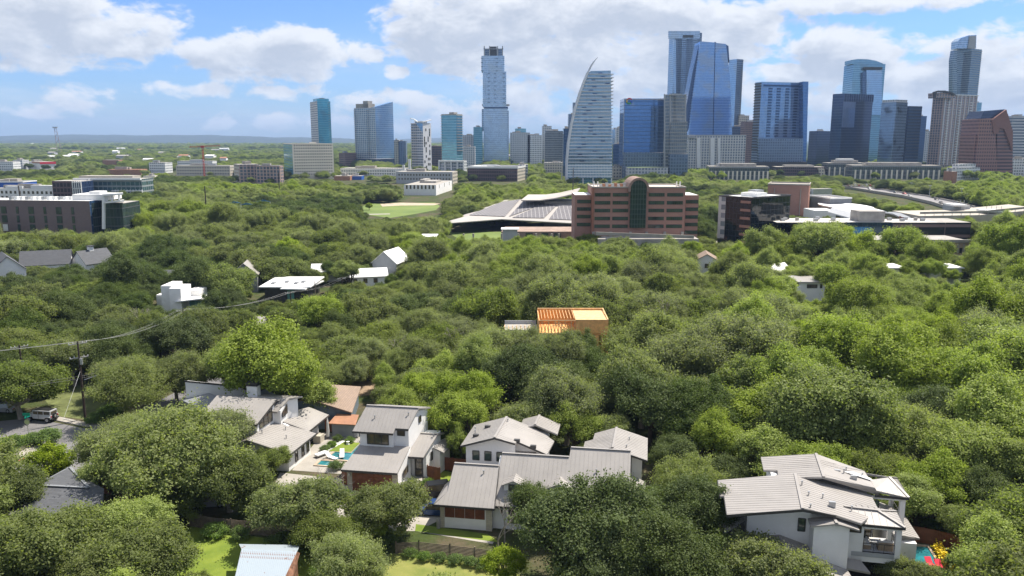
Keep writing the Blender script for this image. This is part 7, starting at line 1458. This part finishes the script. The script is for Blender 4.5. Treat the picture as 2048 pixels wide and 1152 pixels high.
def offroader(label, pos, yaw):
    t_ = thing('parked_car', label, 'off-road car', pos, yaw); w = PA_['white']; L, W = 4.7, 1.6
    MB().box(-2.2, -.78, .55, 1.0, .78, 1.18).box(1.0, -.68, .6, 2.1, .68, 1.16).build('body', w, t_, bevel=.05)
    MB().prism([(-2.15, -.74), (.95, -.74), (.95, .74), (-2.15, .74)], 1.18, 1.86).build('cabin', w, t_, bevel=.04); MB().box(-1.9, -.6, 1.86, .75, .6, 1.92).build('soft_top', M['black'], t_, bevel=.03)
    for s in (-1, 1):
        for a, b in ((.1, .85), (-.85, 0), (-2.0, -1.0)): MB().box(a, s * .755, 1.25, b, s * .765, 1.74).build('window', M['glass'], t_)
        for a, b in ((1.0, 2.15), (-2.2, -1.1)):
            MB().bar((a, s * .9, .95), (b, s * .9, .95), .22, .12).build('wheel_arch', w, t_, bevel=.03)
        MB().box(-.05, s * .785, .6, .0, s * .79, 1.8).build('door_seam', M['trim'], t_)
    MB().box(-2.18, -.6, 1.25, -2.16, .6, 1.72).build('rear_window', M['glass'], t_); MB().box(.96, -.65, 1.22, .99, .65, 1.78).build('windscreen', M['glass'], t_)
    for x in (1.55, -1.6):
        for y in (-.82, .82): wheel(t_, x, y, .44, .28)
    sp = MB().tube([(-2.2, .1, 1.02), (-2.48, .1, 1.02)], .4, 16).build('spare_wheel', M['black'], t_); MB().tube([(-2.48, .1, 1.02), (-2.5, .1, 1.02)], .22, 10).build('rim', M['steel'], sp)
    for s in (-1, 1): MB().box(-2.24, s * .7 - .08, .85, -2.2, s * .7 + .08, 1.1).build('tail_light', tailm, t_); MB().tube([(2.1, s * .5, .95), (2.14, s * .5, .95)], .12, 10).build('headlight', headm, t_)
    MB().box(-2.4, -.75, .5, -2.2, .75, .68).box(2.1, -.75, .5, 2.3, .75, .7).build('bumper', M['trim'], t_, bevel=.03)
offroader('white boxy off-roader with black roof parked at the street corner', G(85, 841), 170)
car('parked_car', 'pale parked car half hidden under the oak at the left edge', 'car', G(8, 822), 172, 'silver')
car('parked_car', 'black sport utility car on the drive beside the shuttered house, farther one', 'car', G(866, 992, .02), 196, 'black', suv=True, Hh=1.75, L=4.8); car('parked_car', 'dark blue hatchback on the drive beside the shuttered house, nearer one', 'car', G(870, 1026, .02), 172, 'blue')
for k, (x, y, col, yw, lab) in enumerate([(375, 990, 'grey', 10, 'grey car half hidden under the oaks left of the mown lawn'), (418, 1010, 'silver', 8, 'silver car half hidden under the oaks nearer the slat fence'), (665, 742, 'black', 100, 'black car parked by the bare dirt yard'), (515, 651, 'blue', 30, 'blue car parked on the shaded street in the trees'), (700, 746, 'white', 10, 'white car parked on the bare dirt yard')]): car('parked_car', lab, 'car', G(x, y), yw, col)
# far road with traffic
def road(name, P, wd, z, mat=M['asphalt'], walls=True):
    L_, R_ = [], []
    for i, p in enumerate(P):
        a = Vector(P[max(0, i - 1)]); b = Vector(P[min(len(P) - 1, i + 1)]); d = (b - a).normalized(); n = Vector((-d.y, d.x, 0)); L_.append(Vector(p) + n * wd / 2); R_.append(Vector(p) - n * wd / 2)
    mb = MB()
    for i in range(len(P) - 1): mb.poly([R_[i], R_[i + 1], L_[i + 1], L_[i]])
    kind(mb.build(name, mat), 'structure'); FOOT.append([(p.x, p.y) for p in R_] + [(p.x, p.y) for p in reversed(L_)])
    return L_, R_
rp = [G(a, b, 1.2) for a, b in ((1650, 372), (1720, 376), (1770, 384), (1830, 393), (1890, 406), (1935, 419), (1990, 436))]
greyroad = pmat('worn_road', (.23, .22, .22), .9, 0, .08, .05); Lr, Rr = road('river_road', rp, 17, 1.2, greyroad)
for nm, S_, hh in (('bridge_parapet', Rr, 1.0), ('bridge_parapet', Lr, 1.0)):
    w_ = thing(nm, 'pale concrete parapet along the %s edge of the river road' % ('near' if S_ is Rr else 'far'), 'parapet', S_[2]); mb = MB(S_[2])
    for i in range(len(S_) - 1): mb.bar(S_[i] + Vector((0, 0, .1)), S_[i + 1] + Vector((0, 0, .1)), .5, 1.9)
    mb.build('rail', M['concrete'], w_)
mb = MB(rp[1]); 
for i in range(3): mb.bar(rp[i] - Vector((0, 0, .7)), rp[i + 1] - Vector((0, 0, .7)), 15, .9)
tag(mb.build('road_bridge', M['conc_d']), 'concrete deck of the river road bridge behind the theatre', 'bridge')
rs = random.Random(4); order = 'nearest second third fourth fifth sixth seventh eighth ninth tenth eleventh twelfth'.split()
for k, (f, col, side) in enumerate([(5.55, 'grey', 1), (5.2, 'white', -1), (4.75, 'black', 1), (4.1, 'black', -1), (3.55, 'black', 1), (3.0, 'silver', -1), (2.5, 'red', 1), (2.2, 'black', 1), (1.6, 'silver', -1), (1.2, 'white', 1), (.8, 'blue', -1)]):
    i = int(f); p = rp[i].lerp(rp[i + 1], f - i); d = (rp[i + 1] - rp[i]).normalized(); n = Vector((-d.y, d.x, 0)); p = p + n * 3.8 * side
    car('car', '%s car on the river road, %s from the parking ramp' % (col, order[k] if k else 'nearest'), 'car', p, math.degrees(math.atan2(d.y, d.x)), col, 'cars on the river road')
for k in range(8):
    D = 545; x = 1862 + k * 9 if k < 4 else 1892 + (k - 4) * 8; y = 425 if k < 4 else 429
    car('car', 'car parked under trees by the park lawn, number %s from the left, %s' % (['one', 'two', 'three', 'four', 'five', 'six', 'seven', 'eight'][k], 'upper row' if k < 4 else 'lower row'), 'car', G(x, y), 60, ['white', 'silver', 'grey', 'white', 'blue', 'white', 'black', 'silver'][k], 'cars parked beyond the vaulted roof')
for k in range(9): x = 1688 + k * 7.5; car('car', '%s vehicle in the jam at the far bridge end, %s counting rightwards' % (['white', 'red', 'silver'][k % 3], order[k] if k else 'first'), 'car', G(x, 371 + (k % 3) * 1.2, 1.2), 70, ['white', 'red', 'silver'][k % 3], 'cars at the far end of the bridge')
# ---- utility poles with cables
def pole(label, px, pyb, pyt, arms=1, D=None, lamp=False, name='utility_pole', mat=None, rad=.16, armw=1.3, tilt=0.):
    b = G(px, pyb) if D is None else Vector((kx(px) * D, D, 0)); h = zat(pyt, b.y); r = thing(name, label, 'utility pole', b, 0, None); c = b; FOOT.append([(b.x - .4, b.y - .4), (b.x + .4, b.y - .4), (b.x + .4, b.y + .4), (b.x - .4, b.y + .4)])
    MB(c).tube([b, b + Vector((tilt, 0, h))], [rad * 1.3, rad * .8], 8).build('shaft', mat or M['pole'], r); pts = []
    for k in range(arms):
        z = h - .35 - 2.2 * k; cr = MB(c).bar(b + Vector((-armw * .75, -armw * .65, z)), b + Vector((armw * .75, armw * .65, z)), .12, .14).build('crossarm', M['conc_d'], r)
        for s in (-1, -.55, .55, 1): q = b + Vector((armw * .72 * s, armw * .62 * s, z + .08)); MB(c).tube([q, q + Vector((0, 0, .22))], [.06, .04], 6).build('insulator', M['white'], cr); pts.append(q + Vector((0, 0, .24))) if k == 0 else None
    if arms: z = h - 3.6; MB(c).tube([b + Vector((.32, -.1, z)), b + Vector((.32, -.1, z + .9))], .22, 8).build('transformer', M['steel'], r)
    return b, h, pts
pA = pole('tall dark utility pole with two crossarms beside the white off-roader', 171, 840, 683, 2); pB = pole('utility pole half hidden in the oaks at the far left', 50, 790, 690, 1); pC = pole('dark utility pole in front of the bright pecan tree', 372, 700, 618, 1)
pD = pole('dark utility pole right of the flat white pavilion front', 583, 628, 583, 1); pE = pole('thin dark pole right of the flat pavilion', 685, 592, 555, 1); pF = pole('bare pale timber pole in front of the flat pavilion', 632, 620, 562, 0, mat=M['wood_d'], rad=.13)
pG = pole('small utility pole before the grey leaning gable house', 845, 545, 512, 1); pH = pole('utility pole with white transformer on the ridge left of the solar hall', 900, 520, 492, 1); pI = pole('tall bare dark pole in front of the brown brick office', 55, 477, 372, 0, rad=.3, tilt=-1.5); pJ = pole('tall bare dark pole in front of the distant oaks at left', 415, 455, 372, 0, rad=.3); pK = pole('tall bare dark pole left of the park lawn', 560, 405, 345, 0, rad=.35); pL_ = pole('tall black mast standing behind the solar roofed hall', 1145, 445, 336, 0, rad=.28, mat=M['trim'])
pM = pole('grey transmission mast left of the red brick office', 1123, 378, 345, 0, rad=.3, mat=M['steel'])
cabs = []; on_ = ['leftmost', 'second', 'third', 'rightmost']
def cable(a, b, sag=1.0, rad=.022, lab=''):
    rad *= .32
    a, b = Vector(a), Vector(b); P_ = [a.lerp(b, t / 10) - Vector((0, 0, sag * 4 * (t / 10) * (1 - t / 10))) for t in range(11)]; cabs.append((P_, rad, lab))
off = Vector((-95, 78, 14.5))
for k in range(4):
    cable(pA[2][k], Vector((-112, 104, 12.6)) + Vector((k * .4, k * .3, 0)), .8, .035, on_[k] + ' crossarm cable running left from the pole by the off-roader'); cable(pA[2][k], pC[2][k], 1.4, .035, on_[k] + ' crossarm cable from the off-roader pole to the pecan pole'); cable(pC[2][k], pD[2][k], 1.2, .035, on_[k] + ' crossarm cable from the pecan pole to the white pavilion')
    if k % 2: q_ = 'left' if k == 1 else 'right'; cable(pD[2][k], pE[2][k], 1, .04, q_ + ' hand cable passing just right of the white flat pavilion'); cable(pE[2][k], pG[2][k], 1, .045, q_ + ' hand cable strung toward the leaning gable house'); cable(pG[2][k], pH[2][k], .8, .05, q_ + ' hand cable rising from the leaning gable house to the ridge pole')
cable(pH[2][0], G(985, 490, 9), .8, .05, 'single cable running from the ridge pole toward the solar roofed hall'); z = pA[1] - 5.5
for dz in (0, .35): cable(pA[0] + Vector((0, 0, z - dz)), (-110, 100, 6.8 - dz), .7, .04, ('lower' if dz else 'upper') + ' of two low cables running left above the off-roader'); cable(pA[0] + Vector((0, 0, z - dz)), pC[0] + Vector((0, 0, pC[1] - 4 - dz)), 1.6, .03, ('lower' if dz else 'upper') + ' of two low cables from the off-roader pole to the pecan')
cable(pI[0] + Vector((0, 0, 19)), Vector((kx(250) * 420, 420, 17)), 1.5, .05, 'long faint cable crossing before the dark brown brick office')
for i, (P_, rad, lab) in enumerate(cabs):
    c0 = P_[0]; x0, y0, _ = proj(P_[0]); x1, y1, _ = proj(P_[-1]); ob = MB(c0).tube(P_, rad * 1.2, 4).build('power_cable', M['cable']); tag(ob, lab, 'cable', 'overhead power cables')
lm = thing('street_light', 'street light on a long bracket beside the tall dark utility pole', 'street light', pA[0] + Vector((.3, .3, 0))); h = pA[1] - 6.2; MB(lm.location).tube([lm.location + Vector((0, 0, h)), lm.location + Vector((3.2, 1.2, h + 1))], .05, 6).build('bracket', M['steel'], lm); MB(lm.location).tube([lm.location + Vector((3.2, 1.2, h + 1)), lm.location + Vector((4.1, 1.5, h + 1))], [.12, .2], 8).build('lamp_head', M['white'], lm)
gw = thing('guy_wire', 'white guy wire guard leaning beside the tall dark utility pole', 'guy wire', G(147, 842)); MB(gw.location).tube([gw.location, G(127, 838, 2.6)], .06, 6).build('guard', M['white'], gw); MB(gw.location).tube([G(127, 838, 2.6), pA[0] + Vector((0, 0, 8))], .02, 4).build('wire', M['steel'], gw)
# street sign: green name blade over the back of a stop sign
sg = thing('street_sign', 'green street name blade above the pale back of a stop sign', 'sign', G(57, 868)); sp_ = sg.location; MB(sp_).tube([sp_, sp_ + Vector((0, 0, 3.2))], .04, 6).build('post', M['steel'], sg)
green = pmat('sign_green', (.0, .23, .17), .5)
MB(sp_).bar(sp_ + Vector((-.55, -.03, 3.05)), sp_ + Vector((.55, -.03, 3.05)), .03, .42).bar(sp_ + Vector((0, -.5, 2.7)), sp_ + Vector((.2, .5, 2.7)), .03, .3).build('name_blade', green, sg)
mb = MB(sp_); mb.poly([sp_ + Vector((.42 * math.cos(R(22.5 + 45 * k)), -.05, 1.9 + .42 * math.sin(R(22.5 + 45 * k)))) for k in range(8)][::-1]); mb.poly([sp_ + Vector((.42 * math.cos(R(22.5 + 45 * k)), -.03, 1.9 + .42 * math.sin(R(22.5 + 45 * k)))) for k in range(8)]); mb.build('sign_back', M['steel'], sg)
# garden walls at the corner
gw2 = thing('garden_wall', 'low stone garden wall above the kerb at the street corner', 'wall', G(30, 908)); mb = MB(gw2.location); P_ = [G(-20, 938, .15), G(10, 919, .15), G(62, 889, .15), G(70, 884, .15)]
for a, b in zip(P_, P_[1:]): mb.bar(a + Vector((0, 0, .3)), b + Vector((0, 0, .3)), .35, .6)
mb.build('wall_face', M['limestone'], gw2)
# ---- far steel: red tower crane, lattice mast
def lattice(mb, a, b, w_, n, rad, up=Vector((0, 0, 1))):
    a, b = Vector(a), Vector(b); d = (b - a).normalized(); s = d.cross(Vector((0, 1, 0)) if abs(d.y) < .9 else Vector((1, 0, 0))).normalized(); u = s.cross(d)
    cs = [s * w_ / 2 + u * w_ / 2, -s * w_ / 2 + u * w_ / 2, -s * w_ / 2 - u * w_ / 2, s * w_ / 2 - u * w_ / 2]
    for c_ in cs: mb.bar(a + c_, b + c_, rad)
    for k in range(n):
        p, q = a.lerp(b, k / n), a.lerp(b, (k + 1) / n)
        for i in range(4): mb.bar(p + cs[i], q + cs[(i + 1) % 4], rad * .8)
red = pmat('crane_red', (.45, .06, .04), .6); D = 900; base = Vector((kx(404) * D, D, 0)); cr = thing('tower_crane', 'red tower crane with a long horizontal jib far off at left', 'crane', base)
mb = MB(base); lattice(mb, base, base + Vector((0, 0, zat(291, D))), 1.3, 12, .22); mb.build('mast', red, cr); mb = MB(base); lattice(mb, AT(379, 294, D), AT(440, 291, D), 1.2, 16, .28); mb.build('jib', red, cr); MB(base).box(base.x - 1.5, D - 1.5, zat(296, D), base.x + 1.5, D + 1.5, zat(292, D)).build('cab', red, cr)
FOOT.append([(base.x - 4, D - 4), (base.x + 4, D - 4), (base.x + 4, D + 4), (base.x - 4, D + 4)])
D = 2300; base = Vector((kx(117) * D, D, 0)); lt = thing('radio_mast', 'grey and red lattice radio mast on the horizon at far left', 'mast', base); ht = zat(254, D); mb = MB(base); top = base + Vector((-6, 0, ht))
for sx in (-1, 1):
    mb.bar(base + Vector((sx * 7, 0, 0)), top + Vector((sx * 2.5, 0, 0)), .9)
for k in range(9): a = k / 9; b = (k + 1) / 9; wa, wb = 7 - 4.5 * a, 7 - 4.5 * b; sgn = 1 if k % 2 else -1; mb.bar(base.lerp(top, a) + Vector((sgn * wa, 0, 0)), base.lerp(top, b) + Vector((-sgn * wb, 0, 0)), .7)
mb.build('lattice', pmat('mast_grey_red', (.32, .24, .24), .7), lt); MB(base).box(top.x - 6, D - 3, ht - 3, top.x + 6, D + 3, ht + .5).build('platform', M['steel'], lt)
# red construction boom lying above the dark oaks
D = 640; cb_ = thing('crane_boom', 'long red lattice boom lying low behind the dark oaks left of the park', 'crane boom', AT(620, 378, D)); mb = MB(cb_.location); lattice(mb, AT(572, 381, D), AT(655, 370, D), 1.6, 14, .3); mb.build('boom', red, cb_)
# footbridge arch and lamps
D = 900; ar = thing('arch_bridge', 'pale arched footbridge span left of the sail tower foot', 'bridge', (kx(1100) * D, D, 0)); P_ = [AT(1072 + 4.2 * k, 366 - 13 * math.sin(math.pi * (k + .5) / 13) ** .8, D) for k in range(12)]; mb = MB(ar.location); mb.tube(P_, .7, 6); mb.build('arch', M['white'], ar); mb = MB(ar.location); mb.bar(AT(1070, 363, D), AT(1125, 361, D), 3, 1.2); mb.build('deck', M['conc_d'], ar)
for k, (x, y0, y1, lab) in enumerate([(622, 407, 390, 'left of two pale lamp posts beside the park'), (640, 409, 391, 'right of two pale lamp posts beside the park'), (1858, 398, 371, 'lamp post left of the yellow crowned tree by the river road'), (1822, 383, 366, 'lamp post nearest the curve of the river road'), (1921, 404, 377, 'lamp post midway along the river road'), (1962, 411, 384, 'lamp post at the right end of the river road'), (1061, 352, 326, 'tall mast by the maroon office'), (1070, 352, 332, 'shorter mast by the maroon office')]):
    b = G(x, y0); tt = thing('street_lamp', lab, 'street lamp', b); h = zat(y1, b.y); MB(b).tube([b, b + Vector((0, 0, h))], [.28, .16], 6).build('post', M['steel'], tt); MB(b).bar(b + Vector((-1.2, 0, h)), b + Vector((1.2, 0, h)), .3, .25).build('lamp_head', M['white'], tt)
# striped chimneys / palms skipped: small aircraft-like blue awnings by the park
for k, (x, y) in enumerate([(472, 437), (530, 433), (497, 441)]):
    p = G(x, y, 0); a_ = thing('shade_sail', ['leftmost pale blue shade sail among the distant oaks', 'rightmost pale blue shade sail among the distant oaks', 'lowest pale blue shade sail among the distant oaks'][k], 'shade sail', p, 0, 'blue shade sails'); MB().slab([(-4, -1, 8.5), (0, -2, 9.8), (4, -1, 8.6), (0, 2, 9.2)], .12).build('fabric', pmat('pale_blue_fabric', (.12, .32, .6), .7), a_)
    for s in (-1, 1): MB().tube([(s * 3.6, -.9, 0), (s * 3.6, -.9, 8.5)], .12, 5).build('post', M['white'], a_)
# small far roofs among the trees
rs = random.Random(21); SP = []
cols = [('white-roofed', M['white'], M['stucco']), ('beige-walled', M['concrete'], FA['tan']), ('red-roofed', M['orange'], M['stucco']), ('grey-roofed', M['metal'], M['stucco_g'])]
FARH = []
for k in range(30):
    x = rs.uniform(0, 620) if k < 24 else rs.uniform(830, 1130); y = rs.uniform(291, 330) if k < 24 else rs.uniform(290, 330); cl = cols[rs.choice((0, 0, 1, 2, 3, 3))]; Dd = ydist(y); w_ = rs.uniform(8, 17) * (1 + Dd / 4000); X0 = kx(x) * Dd; dp = rs.uniform(8, 16); h = rs.uniform(6, 11) + Dd * .002
    if any(inside(X0, Dd, Q) for Q in FOOT): continue
    r_ = thing('house', '', 'house', (X0, Dd, 0)); MB().prism([(-w_ / 2, -dp / 2), (w_ / 2, -dp / 2), (w_ / 2, dp / 2), (-w_ / 2, dp / 2)], 0, h).build('wall', cl[2], r_); MB().slab([(-w_ / 2 - .5, -dp / 2 - .5, h), (w_ / 2 + .5, -dp / 2 - .5, h), (w_ / 2 + .5, 0, h + 2), (-w_ / 2 - .5, 0, h + 2)], .3).slab([(-w_ / 2 - .5, 0, h + 2), (w_ / 2 + .5, 0, h + 2), (w_ / 2 + .5, dp / 2 + .5, h), (-w_ / 2 - .5, dp / 2 + .5, h)], .3).build('roof', cl[1], r_)
    FOOT.append([(X0 - w_ / 2, Dd - dp / 2 - 14), (X0 + w_ / 2, Dd - dp / 2 - 14), (X0 + w_ / 2, Dd + dp / 2), (X0 - w_ / 2, Dd + dp / 2)]); FARH.append(dict(o=r_, k=cl[0], x=X0, y=Dd, z=h, cat='house', grp='far houses among the trees'))
# bare and dead wood
def bare(label, base, h, seed, mat=M['bark_p'], spread=.45, name='bare_tree'):
    rg = random.Random(seed); mb = MB(base)
    def br(p, d, L, r_, n):
        q = p + d * L; mb.tube([p, p.lerp(q, .5) + Vector((rg.uniform(-.04, .04), rg.uniform(-.04, .04), 0)) * L, q], [r_, r_ * .8, r_ * .6], 5)
        if n:
            for _ in range(rg.choice((2, 3))): br(q, (d + Vector((rg.gauss(0, spread), rg.gauss(0, spread), rg.uniform(-.1, .35)))).normalized(), L * rg.uniform(.6, .8), r_ * .6, n - 1)
    br(Vector(base), Vector((rg.uniform(-.1, .1), 0, 1)).normalized(), h * .33, h * .02, 5); tag(mb.build(name, mat), label, 'tree')
bare('bare pale forked dead tree standing left of the dark utility pole', G(295, 700), 9.5, 4, spread=.3); bare('bare grey leafless shrub tangle right of the dry lawn', G(995, 1120), 6.5, 5); bare('bare grey leafless shrub just behind the first tangle', G(1010, 1085), 5.5, 9)
bare('leafless twiggy tree above the blue tarpaulin heap', G(845, 760), 9, 12, spread=.55); bare('pale bare limbs among the oaks before the drive', G(665, 1060), 7, 15, spread=.5); bare('bare crown among the mid green trees behind the large house', G(1560, 850), 13, 22, M['bark'], .5)
bare('large grey tree with many leafless limbs left of the timber house', G(905, 745), 9.5, 31, spread=.6); bare('grey half dead tree beyond the garage house roof', G(800, 745), 8.5, 37, spread=.6); bare('bare limbed grey tree right of the timber house', G(1320, 720), 12, 41, spread=.5)
# shrubs
SHR = [(95, 872, 60), (30, 885, 60), (60, 878, 45), (10, 905, 50), (25, 893, 34), (650, 896, 24), (664, 888, 20), (676, 876, 20), (718, 852, 30), (855, 965, 26), (868, 975, 22), (850, 978, 18), (672, 930, 34), (700, 880, 20), (820, 1105, 30), (850, 1112, 34), (880, 1114, 30), (910, 1118, 32), (940, 1122, 34), (965, 1126, 40), (1960, 1120, 60), (1900, 1075, 46), (1860, 1048, 40), (1905, 1130, 46), (1880, 1150, 50), (1840, 1150, 40), (430, 1060, 50), (480, 1066, 44), (560, 1082, 60), (620, 1090, 60), (690, 1102, 50), (740, 1112, 40), (645, 1150, 60), (190, 838, 36), (215, 826, 50), (240, 815, 50), (620, 1020, 40), (690, 990, 34), (710, 1000, 30), (1395, 1000, 60), (1420, 1040, 60), (1340, 970, 60), (1220, 900, 50), (905, 905, 50), (880, 900, 40), (770, 1075, 50)]
def plant_shrubs():
    n0 = len(TREES)
    for i, (x, y, w_) in enumerate(SHR): tree_at('shrub', x, y, w_)
    for t_ in TREES[n0:]: t_['o'].location.z = 0
# ================================================================== planting, air, labels
fern = None
rest = fill_trees()
plant_shrubs()
# yellow crowned trees by the park and the river road
for (x, y, w_) in ((738, 412, 16), (1853, 362, 17), (1898, 365, 10), (490, 433, 9)): tree_at('lime', x, y, w_)
woods(rest)
name_trees(); name_trees(FARH, lambda t: '%s far house' % t['k'])
hz = MB(); hz.box(-15000, -250, -1.0, 15000, 16000, 420); hz = hz.build('haze', bpy.data.materials.new('haze')); hz['kind'] = 'stuff'
hm_ = hz.data.materials[0]; hm_.use_nodes = True; t = NT(hm_.node_tree); t.n.clear(); pv = t.new('ShaderNodeVolumePrincipled'); pv.inputs['Color'].default_value = (.42, .60, .92, 1); pv.inputs['Density'].default_value = HAZE; pv.inputs['Anisotropy'].default_value = .0
ou = t.new('ShaderNodeOutputMaterial'); t.l.new(pv.outputs[0], ou.inputs['Volume'])
bpy.context.view_layer.update()
print('objects', len(bpy.data.objects), 'trees', len(TREES))
